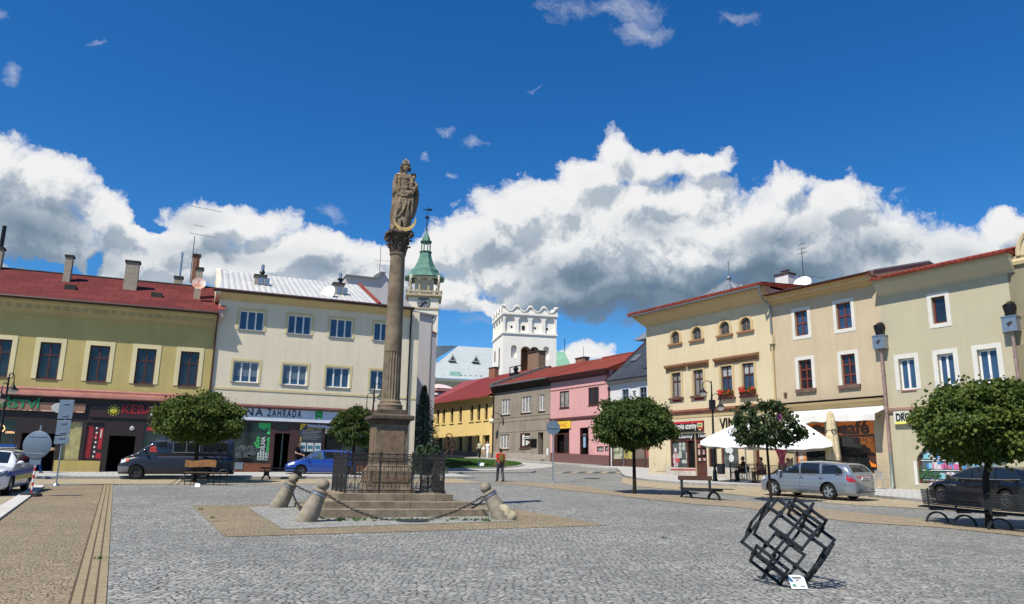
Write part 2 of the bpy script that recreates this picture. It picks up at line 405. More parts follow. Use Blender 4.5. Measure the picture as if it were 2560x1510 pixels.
def text(name,body,size,m,parent,loc,rot=(pi/2,0,0),ext=0.006,align='LEFT',sx=1.0,shear=0.0,off=0.0,space=1.0):
 c=bpy.data.curves.new(name,'FONT');c.body=body;c.size=size;c.extrude=ext;c.align_x=align;c.shear=shear;c.offset=off
 c.space_character=space;c.resolution_u=3
 t=bpy.data.objects.new(name+'_src',c);COL.objects.link(t)
 bpy.context.view_layer.update()
 dg=bpy.context.evaluated_depsgraph_get()
 me=bpy.data.meshes.new_from_object(t.evaluated_get(dg));bpy.data.objects.remove(t)
 me.materials.clear();me.materials.append(m)
 o=bpy.data.objects.new(name,me);COL.objects.link(o);o.parent=parent
 o.location=loc;o.rotation_euler=rot;o.scale=(sx,1,1);return o
 # ground
def drape(name,pts,m,off,step=1.0,thick=0.0):
 "polygon (x, y) cut on a 1 m grid and laid on the terrain"
 bm=bmesh.new()
 vs=[bm.verts.new((x,y,0))for x,y in pts]
 bm.faces.new(vs)
 xs=[p[0]for p in pts];ys=[p[1]for p in pts]
 x=math.ceil(min(xs)/step)*step
 while x<max(xs):
  bmesh.ops.bisect_plane(bm,geom=bm.verts[:]+bm.edges[:]+bm.faces[:],plane_co=(x,0,0),plane_no=(1,0,0));x+=step
 y=math.ceil(min(ys)/step)*step
 while y<max(ys):
  bmesh.ops.bisect_plane(bm,geom=bm.verts[:]+bm.edges[:]+bm.faces[:],plane_co=(0,y,0),plane_no=(0,1,0));y+=step
 for v in bm.verts:v.co.z=gz(v.co.x,v.co.y)+off
 if thick:
  r=bmesh.ops.extrude_face_region(bm,geom=bm.faces[:])
  for v in[g for g in r['geom']if isinstance(g,bmesh.types.BMVert)]:v.co.z+=0
  low=set(bm.verts)-set(g for g in r['geom']if isinstance(g,bmesh.types.BMVert))
  for v in low:v.co.z-=thick
 bmesh.ops.recalc_face_normals(bm,faces=bm.faces[:])
 if not thick:
  for f in bm.faces:
   if f.normal.z<0:f.normal_flip()
 me=bpy.data.meshes.new(name);bm.to_mesh(me);bm.free()
 me.materials.append(m)
 o=bpy.data.objects.new(name,me);COL.objects.link(o)
 return tag(o,kind='structure')
GREY=cobble('grey_setts',(0.225,0.228,0.215),(0.42,0.415,0.38),(0.045,0.042,0.038),size=0.10,jw=0.17,bump=1.0,rnd=0.8,stain=0.45)
SAND=cobble('sand_setts',(0.28,0.225,0.145),(0.39,0.32,0.215),(0.10,0.075,0.05),size=0.085,arc=1.1,jw=0.17,rnd=0.8,stain=0.5,chip=0.0)
SAND2=cobble('sand_road_setts',(0.42,0.35,0.23),(0.52,0.44,0.30),(0.14,0.11,0.08),size=0.075,arc=0.9,jw=0.12,rot=0.5,chip=0.0)
GREY2=cobble('grey_road_setts',(0.29,0.29,0.265),(0.45,0.445,0.40),(0.06,0.06,0.055),size=0.08,arc=1.2,rot=0.7,jw=0.12)
FLAG=bricks('concrete_pavers',(0.42,0.415,0.40),(0.48,0.475,0.455),(0.2,0.195,0.18),bw=0.3,bh=0.3,ms=0.012,axis='xy')
KERB=mat('granite_kerb',(0.33,0.32,0.30),0.85,var=0.3,vs=6,bump=0.3)
PALEK=mat('pale_kerb',(0.55,0.53,0.48),0.85,var=0.2,vs=3,bump=0.2)
EARTH=mat('earth',(0.20,0.15,0.10),0.95,var=0.5,vs=8,bump=0.6,bs=30)
def ground():
 b=MB();xs=[];x=-46
 xs=[-400,-200,-100,-70]+list(range(-46,47))+[70,100,200,400]
 ys=[-300,-100,-40,-20]+list(range(-6,111))+[130,160,220,400,700]
 for y in ys:
  for x in xs:b.v.append((x,y,gz(x,y)))
 w=len(xs)
 for j in range(len(ys)-1):
  for i in range(w-1):
   b.f.append((j*w+i,j*w+i+1,(j+1)*w+i+1,(j+1)*w+i));b.m.append(0)
 o=b.build('ground',GREY,fixn=False);tag(o,kind='structure')
ground()
G2=lambda k,x,y:tuple(gpx(*Q(k,x,y)))[:2]
def poly(k,pts):return[G2(k,x,y)for x,y in pts]
# facades
class Fac:
 "a vertical facade plane; local x runs to the right along it, y into the building, z up"
 def __init__(s,u,Y,vp,right=1,zb=None):
  h=ray(vp,1181+0.0173*(vp-1280));t=Vector((h.x,h.y,0)).normalized()
  s.t=t if right>0 else-t
  s.n=Vector((-s.t.y,s.t.x,0))
  p=at(u,1181,Y);s.o=Vector((p.x,p.y,gz(p.x,p.y)if zb is None else zb))
  s.rz=atan2(s.t.y,s.t.x)
 def hit(s,k,x,y,d=0.0):
  d0=ray(*Q(k,x,y));o=Vector((0,0,CAMH))-s.o
  tt=(d-o.dot(s.n))/d0.dot(s.n);p=o+d0*tt
  return(p.dot(s.t),p.z)
 def X(s,u,v=1100,d=0.0):return s.hit('z',u,v,d)[0]
 def W(s,x,y,z=0.0):return s.o+s.t*x+s.n*y+Vector((0,0,z))
 def root(s,name,label,cat='building',group=None):
  return empty(name,s.o,s.rz,label,cat,group)
ZR['z']=(0,0,1.0)
WINE=mat('wine_wood',(0.075,0.022,0.016),0.5,var=0.3,vs=12)
BROWNW=mat('brown_wood',(0.085,0.035,0.022),0.5,var=0.3,vs=12)
REDW=mat('red_brown_wood',(0.16,0.035,0.022),0.5,var=0.25,vs=12)
DARKW=mat('dark_wood',(0.02,0.010,0.009),0.55,var=0.3,vs=9)
WHITEP=mat('white_frame',(0.74,0.74,0.72),0.45,var=0.08,vs=5)
WHITET=mat('white_trim',(0.64,0.62,0.56),0.8,var=0.12,vs=3)
GLASS=mat('window_glass',(0.018,0.024,0.034),0.06,spec=0.7,var=0.6,vs=1.4)
GLASSB=mat('sky_reflection_glass',(0.035,0.075,0.15),0.08,spec=0.7,var=0.4,vs=0.8)  # blue of the reflected sky is put into the base colour
BLIND=mat('lowered_blind',(0.13,0.17,0.22),0.25,spec=0.5,var=0.15,vs=2)
CURT=mat('net_curtain',(0.34,0.34,0.33),0.25,var=0.6,vs=7)
SHOPG=mat('shop_glass',(0.022,0.026,0.026),0.07,spec=0.6,var=0.7,vs=0.9)
SHOPL=mat('bright_shop_glass',(0.12,0.15,0.14),0.12,spec=0.6,var=0.7,vs=1.2)
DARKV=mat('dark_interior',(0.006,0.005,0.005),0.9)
GUT=mat('brown_gutter',(0.055,0.03,0.025),0.5,metal=0.3)
GUTG=mat('zinc_gutter',(0.25,0.26,0.27),0.45,metal=0.6,var=0.2,vs=3)
COPP=mat('copper_pipe',(0.13,0.065,0.045),0.5,metal=0.5,var=0.3)
SILLB=mat('brown_sill',(0.13,0.065,0.05),0.6,var=0.2)
BLACKM=mat('black_metal',(0.012,0.012,0.014),0.42,metal=0.4,var=0.3,vs=10)
GALV=mat('galvanised',(0.33,0.37,0.42),0.4,metal=0.7,var=0.2,vs=6)
def holed(mb,x0,x1,z0,z1,holes,y=0.0,rv=0.18):
 "front wall with rectangular (or arched) openings and their reveals"
 xs=sorted(set([x0,x1]+[v for h in holes for v in h[:2]]));zs=sorted(set([z0,z1]+[v for h in holes for v in h[2:4]]))
 for i in range(len(xs)-1):
  for j in range(len(zs)-1):
   cx,cz=(xs[i]+xs[i+1])/2,(zs[j]+zs[j+1])/2
   if any(h[0]<cx<h[1]and h[2]<cz<h[3]for h in holes):continue
   mb.quad((xs[i],y,zs[j]),(xs[i+1],y,zs[j]),(xs[i+1],y,zs[j+1]),(xs[i],y,zs[j+1]))
 for h in holes:
  a,b,c,d=h[:4];r=h[5]if len(h)>5 else rv
  if len(h)>4 and h[4]:
   n=14;R=(b-a)/2;sp=d-R if h[4]=='round' else d-(b-a)*0.22;hh=d-sp
   arc=[((a+b)/2-R*cos(pi*i/n),sp+hh*sin(pi*i/n))for i in range(n+1)]
   for i in range(n):
    (ax,az),(bx,bz)=arc[i],arc[i+1]
    mb.quad((ax,y,az),(bx,y,bz),(bx,y,d),(ax,y,d))if i not in(0,n-1)or True else None
    mb.quad((ax,y,az),(bx,y,bz),(bx,y+r,bz),(ax,y+r,az))
   mb.quad((a,y,c),(a,y,sp),(a,y+r,sp),(a,y+r,c));mb.quad((b,y,c),(b,y,sp),(b,y+r,sp),(b,y+r,c));mb.quad((a,y,c),(b,y,c),(b,y+r,c),(a,y+r,c))
  else:
   mb.quad((a,y,c),(a,y,d),(a,y+r,d),(a,y+r,c));mb.quad((b,y,c),(b,y,d),(b,y+r,d),(b,y+r,c))
   mb.quad((a,y,c),(b,y,c),(b,y+r,c),(a,y+r,c));mb.quad((a,y,d),(b,y,d),(b,y+r,d),(a,y+r,d))
def shell(mb,x0,x1,z0,z1,D,holes,rv=0.18,top=True):
 holed(mb,x0,x1,z0,z1,holes,0.0,rv)
 mb.quad((x0,0,z0),(x0,0,z1),(x0,D,z1),(x0,D,z0));mb.quad((x1,0,z0),(x1,0,z1),(x1,D,z1),(x1,D,z0))
 mb.quad((x0,D,z0),(x0,D,z1),(x1,D,z1),(x1,D,z0))
 if top:mb.quad((x0,0,z1),(x1,0,z1),(x1,D,z1),(x0,D,z1))
def window(P,a,b,c,d,fm=BROWNW,gm=GLASS,nx=2,tz=(0.68,),y=0.13,fw=0.07,sur=None,sill=None,name='window',arch=None,blind=None,lab=None,ped=None):
 mb=MB();t=0.05
 if arch:
  n=14;R=(b-a)/2;mx=(a+b)/2;sp=d-R
  o=[(a,c)]+[(mx-R*cos(pi*i/n),sp+R*sin(pi*i/n))for i in range(n+1)]+[(b,c)]
  R2=R-fw
  i_=[(a+fw,c+fw)]+[(mx-R2*cos(pi*i/n),sp+R2*sin(pi*i/n))for i in range(n+1)]+[(b-fw,c+fw)]
  mb.ring([(p[0],y-t/2,p[1])for p in o],[(p[0],y-t/2,p[1])for p in i_]);mb.ring([(p[0],y-t/2,p[1])for p in i_],[(p[0],y+t,p[1])for p in i_])
  mb.box(mx-fw/3,mx+fw/3,y-t/2,y+t/2,c+fw/2,d-fw/2)
 else:
  mb.box(a,b,y-t/2,y+t/2,d-fw,d);mb.box(a,b,y-t/2,y+t/2,c,c+fw)
  mb.box(a,a+fw,y-t/2,y+t/2,c+fw,d-fw);mb.box(b-fw,b,y-t/2,y+t/2,c+fw,d-fw)
  for i in range(1,nx):
   x=a+(b-a)*i/nx;mb.box(x-fw*0.6,x+fw*0.6,y-t/2-0.004,y+t/2,c+fw,d-fw)
  for q in tz:
   z=c+(d-c)*q;k=fw*0.55
   for i in range(nx):
    xa=a+(b-a)*i/nx+(fw if i==0 else fw*0.6);xb=a+(b-a)*(i+1)/nx-(fw if i==nx-1 else fw*0.6)
    mb.box(xa,xb,y-t/2-0.002,y+t/2,z-k,z+k)
 w=mb.build(name,fm,P)
 if lab:w['label']=lab
 g=MB();g.quad((a,y+0.012,c),(b,y+0.012,c),(b,y+0.012,d),(a,y+0.012,d));g.build('pane',gm,w)
 if blind:
  g=MB();g.quad((a+fw,y+0.006,c+(d-c)*blind),(b-fw,y+0.006,c+(d-c)*blind),(b-fw,y+0.006,d-fw),(a+fw,y+0.006,d-fw));g.build('blind',BLIND,w)
 if sur:
  m,sw,pr=sur;g=MB()
  if arch:
   n=14;R=(b-a)/2;mx=(a+b)/2;sp=d-R;R2=R+sw
   i_=[(a,c)]+[(mx-R*cos(pi*i/n),sp+R*sin(pi*i/n))for i in range(n+1)]+[(b,c)]
   o=[(a-sw,c)]+[(mx-R2*cos(pi*i/n),sp+R2*sin(pi*i/n))for i in range(n+1)]+[(b+sw,c)]
   F=lambda L,yy:[(p[0],yy,p[1])for p in L]
   g.ring(F(o,-pr),F(i_,-pr),False);g.ring(F(o,-pr),F(o,0.002),False);g.ring(F(i_,-pr),F(i_,0.002),False)
  else:
   g.box(a-sw,b+sw,-pr,0.004,d,d+sw);g.box(a-sw,a,-pr,0.004,c-(sw if not sill else 0),d);g.box(b,b+sw,-pr,0.004,c-(sw if not sill else 0),d)
   if not sill:g.box(a,b,-pr,0.004,c-sw,c)
  g.build('surround',m,w)
 if sill:
  m,h,pr,ex=sill;g=MB();g.box(a-ex,b+ex,-pr,y-0.03,c-h,c-0.003);g.build('sill',m,w)
 return w
def cornice(P,x0,x1,z,prof,m,name='cornice'):
 "profile (y, z) run along the wall; y negative sticks out"
 g=MB();g.prism([(p[0],z+p[1])for p in prof],x0,x1,plane='yz');return g.build(name,m,P)
def rsheet(mb,x0,x1,p0,p1,amp=0.025,per=0.24,th=0.07,rows=1,skew=0.0):
 "ribbed roof sheet from eave p0=(y,z) to ridge p1; skew shifts the ridge end"
 n=max(4,int((x1-x0)/per*6));nn=rows*(3 if rows>1 else 1)
 o=len(mb.v);dy,dz=p1[0]-p0[0],p1[1]-p0[1];L=sqrt(dy*dy+dz*dz);ny,nz=-dz/L,dy/L
 cols=[]
 for j in range(rows+1):
  for q in((0,1)if(rows>1 and 0<j<rows)else(0,)):
   f=j/rows;st=0.022 if(rows>1 and q==1)else 0.0
   base=len(mb.v)
   for i in range(n+1):
    x=x0+(x1-x0)*i/n;h=amp*abs(sin(pi*(x-x0)/per))+(0.0 if q==0 else 0.03)
    mb.v.append((x+skew*f,p0[0]+dy*f+ny*h,p0[1]+dz*f+nz*h))
   cols.append(base)
 for a,b in zip(cols,cols[1:]):
  for i in range(n):mb.f.append((a+i,a+i+1,b+i+1,b+i));mb.m.append(mb.cur)
 a=cols[0];und=len(mb.v)
 for i in range(n+1):
  x=x0+(x1-x0)*i/n;mb.v.append((x,p0[0]-ny*th,p0[1]-nz*th))
 for i in range(n):mb.f.append((a+i,und+i,und+i+1,a+i+1));mb.m.append(mb.cur)
 mb.quad((x0,p0[0]-ny*th,p0[1]-nz*th),(x1,p0[0]-ny*th,p0[1]-nz*th),(x1+skew,p1[0]-ny*th,p1[1]-nz*th),(x0+skew,p1[0]-ny*th,p1[1]-nz*th))
 for x,s in((x0,0),(x1,0)):
  mb.quad((x,p0[0],p0[1]),(x,p0[0]-ny*th,p0[1]-nz*th),(x+skew,p1[0]-ny*th,p1[1]-nz*th),(x+skew,p1[0],p1[1]))
TILE=mat('red_roof_tile',(0.27,0.055,0.035),0.75,var=0.45,vs=2.5,bump=0.4,bs=12)
OLDRED=bricks('red_felt_roof',(0.165,0.038,0.034),(0.115,0.026,0.024),(0.05,0.018,0.018),bw=0.95,bh=0.75,ms=0.012,axis='xy',bump=0.8)
CHB=bricks('pale_chimney_brick',(0.42,0.36,0.27),(0.34,0.28,0.20),(0.30,0.28,0.25),bw=0.28,bh=0.09,ms=0.014)
CHR=bricks('red_chimney_brick',(0.36,0.13,0.07),(0.30,0.12,0.07),(0.20,0.16,0.13),bw=0.28,bh=0.09,ms=0.014)
CAPC=mat('chimney_cap',(0.06,0.055,0.05),0.9,var=0.4)
def chimney(P,x0,x1,y0,y1,z0,z1,m,name='chimney',cap=0.06):
 g=MB();g.box(x0,x1,y0,y1,z0,z1);c=g.build(name,m,P)
 g=MB();g.box(x0-cap,x1+cap,y0-cap,y1+cap,z1-0.001,z1+0.12);g.build('cap',CAPC,c)
 return c
def pipe(P,pts,m,r=0.055,name='downpipe'):
 g=MB();g.tube(pts,r,8);return g.build(name,m,P,smooth=40)
def antenna(P_or_none,loc,h,els,name='antenna',label=None,ang=0.3):
 g=MB();x,y,z=loc
 g.tube([(x,y,z),(x,y,z+h)],0.022,6)
 for(zz,ln,n,w)in els:
  a=ang;dx,dy=cos(a),sin(a)
  g.tube([(x-dx*ln*0.2,y-dy*ln*0.2,z+zz),(x+dx*ln*0.8,y+dy*ln*0.8,z+zz)],0.012,5)
  for i in range(n):
   f=-0.2+i/(max(1,n-1));cx,cy=x+dx*ln*f,y+dy*ln*f;ww=w*(1-0.4*i/n)/2
   g.tube([(cx+dy*ww,cy-dx*ww,z+zz),(cx-dy*ww,cy+dx*ww,z+zz)],0.007,4)
 return g.build(name,BLACKM,P_or_none)
 # olive house with the confectioner's and kebab shops
OL=Fac(200,43.0,6400)
xr=OL.hit('z',533,888)[0]
OL.o=OL.W(xr,0);OL.o.z=gz(OL.o.x,OL.o.y)
zs_=OL.o.z
P=OL.root('town_house','olive yellow house with a faded red roof and dark wooden bakery and kebab shopfronts','house')
OLIVE=plaster('olive_plaster',(0.51,0.41,0.165),dirt=0.3)
OLIVEL=plaster('pale_olive_plaster',(0.70,0.61,0.36),dirt=0.2)
OLIVED=plaster('cornice_plaster',(0.48,0.39,0.19),dirt=0.4)
PINKM=mat('pink_metal_ledge',(0.36,0.145,0.115),0.5,metal=0.1,var=0.3,vs=1.5)
x0,x1=OL.X(-330),0.0
ze=OL.hit('a',2010,900,-0.55)[1]
zl=OL.hit('c',1562,405,-0.3)[1]
ztop=ze-0.1
wins=[]
for(k,ax,ay,k2,bx,by)in(('a',-95,1130,'c',85,160),('a',380,1165,'c',553,195),('a',845,1200,'c',1030,220),('a',1278,1230,'c',1490,245),('a',1690,1250,'d',530,178)):
 a,d=OL.hit(k,ax,ay);b,c=OL.hit(k2,bx,by);wins.append([a,b,c,d])
zt_=sum(w[3]for w in wins)/5;zb_=sum(w[2]for w in wins)/5;ww=sum(w[1]-w[0]for w in wins)/5
cs_=[(w[0]+w[1])/2 for w in wins]
cs_.insert(0,2*cs_[0]-cs_[1])
holes=[(c-ww/2,c+ww/2,zb_,zt_)for c in cs_]
zd=OL.hit('c',500,600)[1]
sh=[OL.hit('c',200,690)[0],OL.hit('c',560,700)[0],OL.hit('c',1005,700)[0],OL.hit('c',1062,700)[0],OL.hit('c',1390,700)[0]]
mb=MB();holes2=holes+[(x0,-0.3,-0.9,zl)]
shell(mb,x0,x1,-2.2,ztop,11,holes2,rv=0.2)
mb.build('wall',OLIVE,P)
for i,h in enumerate(holes):window(P,*h,fm=WINE,gm=GLASS,nx=2,tz=(0.66,),fw=0.08,sur=(OLIVEL,0.24,0.03),sill=(SILLB,0.05,0.05,0.02))
cornice(P,x0,x1+0.02,ztop,[(-0.0,-0.75),(-0.07,-0.75),(-0.09,-0.62),(-0.16,-0.58),(-0.34,-0.22),(-0.48,-0.1),(-0.5,0.02),(0,0.02)],OLIVED)
g=MB()
for i in range(52):
 x=-0.35-i*0.47;g.box(x-0.09,x+0.09,-0.36,-0.1,ztop-0.44,ztop-0.26)
g.build('modillion_row',OLIVED,P)
cornice(P,x0,x1,zb_,[(0,-0.62),(-0.035,-0.62),(-0.035,-0.52),(0,-0.52)],OLIVE,'string_course')
zr_=OL.hit('a',1000,578,5.0)[1]
g=MB();g.quad((x0,-0.62,ze+0.05),(x1+0.05,-0.62,ze+0.05),(x1+0.05,5,zr_),(x0,5,zr_));g.quad((x0,-0.62,ze+0.0),(x1+0.05,-0.62,ze+0.0),(x1+0.05,5,zr_-.06),(x0,5,zr_-.06))
g.quad((x0,5,zr_),(x1+0.05,5,zr_),(x1+0.05,11.2,ze),(x0,11.2,ze));g.quad((x0,-0.62,ze),(x1+0.05,-0.62,ze),(x1+0.05,-0.62,ze+0.05),(x0,-0.62,ze+0.05))
g.quad((x1+0.05,-0.62,ze),(x1+0.05,5,zr_),(x1+0.05,11.2,ze))
R=g.build('roof',OLDRED,P)
g=MB();g.tube([(x0,5,zr_+0.02),(x1+0.05,5,zr_+0.02)],0.07,6);g.build('ridge',CAPC,R)
g=MB();g.tube([(x0,-0.68,ze-0.01),(x1+0.1,-0.68,ze-0.01)],0.085,8);g.build('gutter',GUT,P)
pipe(P,[(x1+0.06,-0.66,ze-0.1),(x1+0.05,-0.5,ze-0.35),(x1+0.02,-0.09,ze-1.1),(x1+0.02,-0.09,0.1)],COPP)
def roofz(d):return ze+0.05+(zr_-ze-0.05)*(d+0.62)/5.62
for(k,xa,ya,xb,yb,dd,m)in(('a',612,360,700,650,3.2,CHB),('a',1172,410,1318,700,2.6,CHB)):
 a,zt=OL.hit(k,xa,ya,dd);b,_=OL.hit(k,xb,ya,dd)
 chimney(R,a,b-0.12,dd,dd+0.5,roofz(dd)-0.3,zt-0.1,m)
a,zt=OL.hit('a',1822,490,1.9);b,_=OL.hit('a',1900,490,1.9)
chimney(R,a,b-0.1,1.9,2.4,roofz(1.9)-0.3,zt,CHB)
a,zt=OL.hit('a',-30,300,4.6);b,_=OL.hit('a',30,300,4.6)
c=chimney(R,a,b,4.6,5.1,zr_-0.8,zt,CHB)
g=MB();g.tube([((a+b)/2,4.8,zt),((a+b)/2,4.8,zt+1.5)],0.12,8);g.build('flue',BLACKM,c)
a,zt=OL.hit('a',1620,570,8.0);b,_=OL.hit('a',1695,570,8.0)
c=chimney(R,a,b,8,8.5,zr_-2,zt,CHB);g=MB();g.tube([(b-0.2,8.2,zt),(b-0.2,8.2,zt+1.9)],0.07,8);g.build('flue',GALV,c)
for(xa,ya)in((660,680),(1455,752)):
 a,z=OL.hit('a',xa,ya,1.9);g=MB();g.box(a-0.3,a+0.3,1.5,1.9,roofz(1.7)-0.1,roofz(1.7)+0.2);g.build('roof_hatch',CAPC,R)
g=MB();g.prism([(-0.55,ze-0.25),(-0.62,ze+0.22),(5,zr_+0.26),(5,zr_-0.4)],x1+0.06,x1+0.32,plane='yz');g.build('parapet',mat('parapet_plaster',(0.55,0.42,0.36),0.9,var=0.3),P)
g=MB();g.prism([(-0.66,ze+0.20),(-0.66,ze+0.27),(5,zr_+0.31),(5,zr_+0.24)],x1+0.0,x1+0.40,plane='yz');g.build('parapet_flashing',mat('red_flashing',(0.30,0.06,0.055),0.6,var=0.2),P)
a,z=OL.hit('a',1845,635,1.5)
def dish(name,loc,r,rz,tilt,m,P=None,label=None):
 g=MB();g.lathe([(0.02,0.0),(r*0.5,0.03*r),(r*0.8,0.09*r),(r,0.16*r),(r*1.02,0.17*r),(r*0.8,0.12*r),(r*0.5,0.06*r),(0.02,0.03)],n=22,cap=False)
 g.xf(Matrix.Rotation(rz,4,'Z')@Matrix.Rotation(tilt,4,'X'));
 e=Matrix.Rotation(rz,4,'Z')@Matrix.Rotation(tilt,4,'X')
 g.tube([e@Vector((0,-r,0.1*r)),e@Vector((0,-r*0.1,r*0.95))],0.012,5);g.sph(e@Vector((0,-r*0.1,r*0.95)),0.05,8,6)
 g.tube([(0,0.02,0),(0,0.35,-0.05),(0,0.35,-0.8)],0.022,6)
 o=g.build(name,m,P,smooth=40);o.location=loc
 if label:tag(o,label,'satellite dish')
 return o
dish('satellite_dish',OL.W(a,1.3,z),0.40,0.35,radians(72),mat('rusty_dish',(0.62,0.56,0.50),0.5,col2=(0.50,0.14,0.05),vs=1.6),None,'small satellite dish stained orange with rust by the right end of the red roof')
# shopfronts of the olive house
SIGNB=mat('brown_sign_board',(0.27,0.14,0.095),0.6,var=0.15,vs=2)
GRNL=mat('green_letters',(0.01,0.22,0.075),0.45)
g=MB();g.box(x0,-0.25,-0.10,0.9,-0.9,zl-0.001)
zled=OL.hit('c',1562,375,-0.1)[1]
S=MB()
zs0=OL.hit('c',800,525,-0.1)[1]
zw1=OL.hit('c',640,600)[1];zw0=OL.hit('c',620,975)[1]
d1=(OL.hit('c',205,800)[0],OL.hit('c',545,800)[0]);zdoor=OL.hit('c',400,715)[1]
d2=(OL.hit('c',1062,800)[0],OL.hit('c',1320,800)[0]);zdoor2=OL.hit('c',1200,740)[1]
wB=(OL.hit('c',655,700)[0]-0.15,OL.hit('c',800,700)[0]);wM=(OL.hit('c',845,700)[0],OL.hit('c',1020,700)[0])
w0=(x0+5,OL.hit('c',150,700)[0]);w3=(OL.hit('c',1410,700)[0],-0.7)
S=MB();hs=[(d1[0],d1[1],-0.85,zdoor,None,1.4),(d2[0],d2[1],-0.85,zdoor2,None,1.6),(wB[0],wB[1],zw0,zw1,None,0.12),(wM[0],wM[1],zw0,zw1,None,0.12),(w0[0],w0[1],zw0-0.5,zw1,None,0.15),(w3[0],w3[1],zw0,zw1,None,0.15)]
holed(S,x0,-0.27,-0.9,zl-0.002,hs,y=-0.09);S.quad((-0.27,-0.09,-0.9),(-0.27,-0.09,zl),(-0.27,0.3,zl),(-0.27,0.3,-0.9))
SF=S.build('shopfront',DARKW,P)
for d_,zz,dep in((d1,zdoor,1.3),(d2,zdoor2,1.5)):
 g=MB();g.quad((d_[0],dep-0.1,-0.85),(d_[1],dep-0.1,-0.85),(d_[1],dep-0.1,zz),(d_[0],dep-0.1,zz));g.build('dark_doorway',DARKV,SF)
g=MB();g.quad((wB[0],0.02,zw0),(wB[1],0.02,zw0),(wB[1],0.02,zw1),(wB[0],0.02,zw1));g.build('yellow_shop_window',mat('papered_window',(0.46,0.40,0.17),0.25,var=0.35,vs=2.5),SF)
g=MB();g.quad((w0[0],0.04,zw0-0.5),(w0[1],0.04,zw0-0.5),(w0[1],0.04,zw1),(w0[0],0.04,zw1));g.build('shop_glass',SHOPG,SF);g=MB();g.quad((w3[0],0.04,zw0),(w3[1],0.04,zw0),(w3[1],0.04,zw1),(w3[0],0.04,zw1));g.build('shop_glass',SHOPG,SF)
g=MB();g.box(wB[0]-0.25,wM[1]+0.0,-0.14,-0.085,-0.9,zw0-0.02);g.build('yellow_stall_riser',plaster('yellow_riser',(0.55,0.42,0.13),0.3),SF)
a,b=wM;c,d=zw0,zw1
g=MB();g.box(a,b,0.0,0.03,c,d);MBD=g.build('menu_board',mat('menu_black',(0.03,0.012,0.012),0.4),SF)
g=MB();MRED=mat('menu_red',(0.45,0.02,0.025),0.4,var=0.3,vs=8);MW=mat('menu_white',(0.7,0.66,0.6),0.5)
for i in range(26):
 z=c+(d-c)*(0.06+i*0.033);g.box(a+0.04,a+(b-a)*(0.34+0.07*random.random()),-0.012,0.0,z,z+(d-c)*0.022)
g.box(a+(b-a)*0.68,b-0.03,-0.012,0.0,c+(d-c)*0.05,c+(d-c)*0.2);g.box(a+(b-a)*0.72,b-0.05,-0.012,0.0,c+(d-c)*0.30,c+(d-c)*0.86);g.box(a+(b-a)*0.5,a+(b-a)*0.62,-0.012,0.0,c+(d-c)*0.55,c+(d-c)*0.72);g.build('red_list',MRED,MBD)
g=MB()
for i in range(7):
 z=c+(d-c)*(0.1+i*0.125);g.sph((a+(b-a)*(0.55+0.03*(i%2)),-0.005,z),(0.05,0.01,0.06),8,6)
g.box(a+(b-a)*0.8,a+(b-a)*0.86,-0.02,-0.013,c+(d-c)*0.6,c+(d-c)*0.82);g.build('dish_pictures',MW,MBD)
cornice(P,x0,x1-0.02,zl,[(0,0.0),(-0.38,0.0),(-0.40,0.05),(-0.36,0.2),(-0.12,0.33),(-0.12,0.42),(-0.05,0.5),(0,0.5)],PINKM,'shop_ledge')
a,zt=OL.hit('c',-380,330,-0.2);b,zb2=OL.hit('c',828,515,-0.2)
zt=OL.hit('c',828,428,-0.2)[1]
g=MB();g.box(a,b,-0.22,-0.1,zb2,zt);SB=g.build('shop_sign',SIGNB,P)
xt=OL.hit('c',385,470,-0.22)[0]
text('lettering','CUKRÁŘSTVÍ',0.62,GRNL,SB,(xt,-0.235,zb2+0.14),align='RIGHT',ext=0.02,off=0.012,sx=1.12)
g=MB()
for(xa,xb)in((400,590),(745,815),(225,245),(285,305)):
 g.box(OL.hit('c',xa,505,-0.22)[0],OL.hit('c',xb,505,-0.22)[0],-0.23,-0.2,zb2+0.0,zb2+0.04)
g.build('light_strip',mat('warm_strip',(0.8,0.55,0.38),0.4),SB)
xo,zo=OL.hit('c',570,468,-0.25)
g=MB();g.lathe([(0.001,0.0),(0.40,0.0),(0.42,0.03),(0.40,0.06),(0.001,0.06)],n=24,cap=False);g.xf(Matrix.Translation((xo+0.08,-0.235,zo))@Matrix.Scale(0.66,4,(0,0,1))@Matrix.Rotation(pi/2,4,'X'));g.build('oval_emblem',mat('pale_oval',(0.55,0.56,0.55),0.4,var=0.3,vs=5),SB,smooth=40)
a,zt=OL.hit('c',885,445,-0.14);zb3=OL.hit('c',885,555,-0.14)[1]
g=MB();g.box(a,-0.7,-0.16,-0.092,zb3,zt);KB=g.build('shop_sign',mat('kebab_board',(0.035,0.014,0.014),0.4),P)
xk=OL.hit('c',1180,500,-0.16)[0];xk2=OL.hit('c',1465,500,-0.16)[0]
text('red_lettering','KEBAB',0.70,mat('red_letters',(0.30,0.008,0.012),0.4),KB,(xk,-0.17,zb3+0.26),ext=0.015,off=0.012,sx=1.0)
text('white_lettering','LIPNÍK',0.66,mat('white_letters',(0.75,0.75,0.75),0.4),KB,(xk2,-0.17,zb3+0.22),ext=0.015,off=0.01)
xk,zk=OL.hit('c',1112,490,-0.16)
g=MB();g.sph((xk,-0.165,zk),(0.2,0.02,0.2),14,8)
for i in range(12):g.box(xk+0.28*cos(i*pi/6)-0.03,xk+0.28*cos(i*pi/6)+0.03,-0.17,-0.155,zk+0.28*sin(i*pi/6)-0.03,zk+0.28*sin(i*pi/6)+0.03)
g.build('sun_emblem',mat('sun_yellow',(0.45,0.42,0.03),0.5),KB)
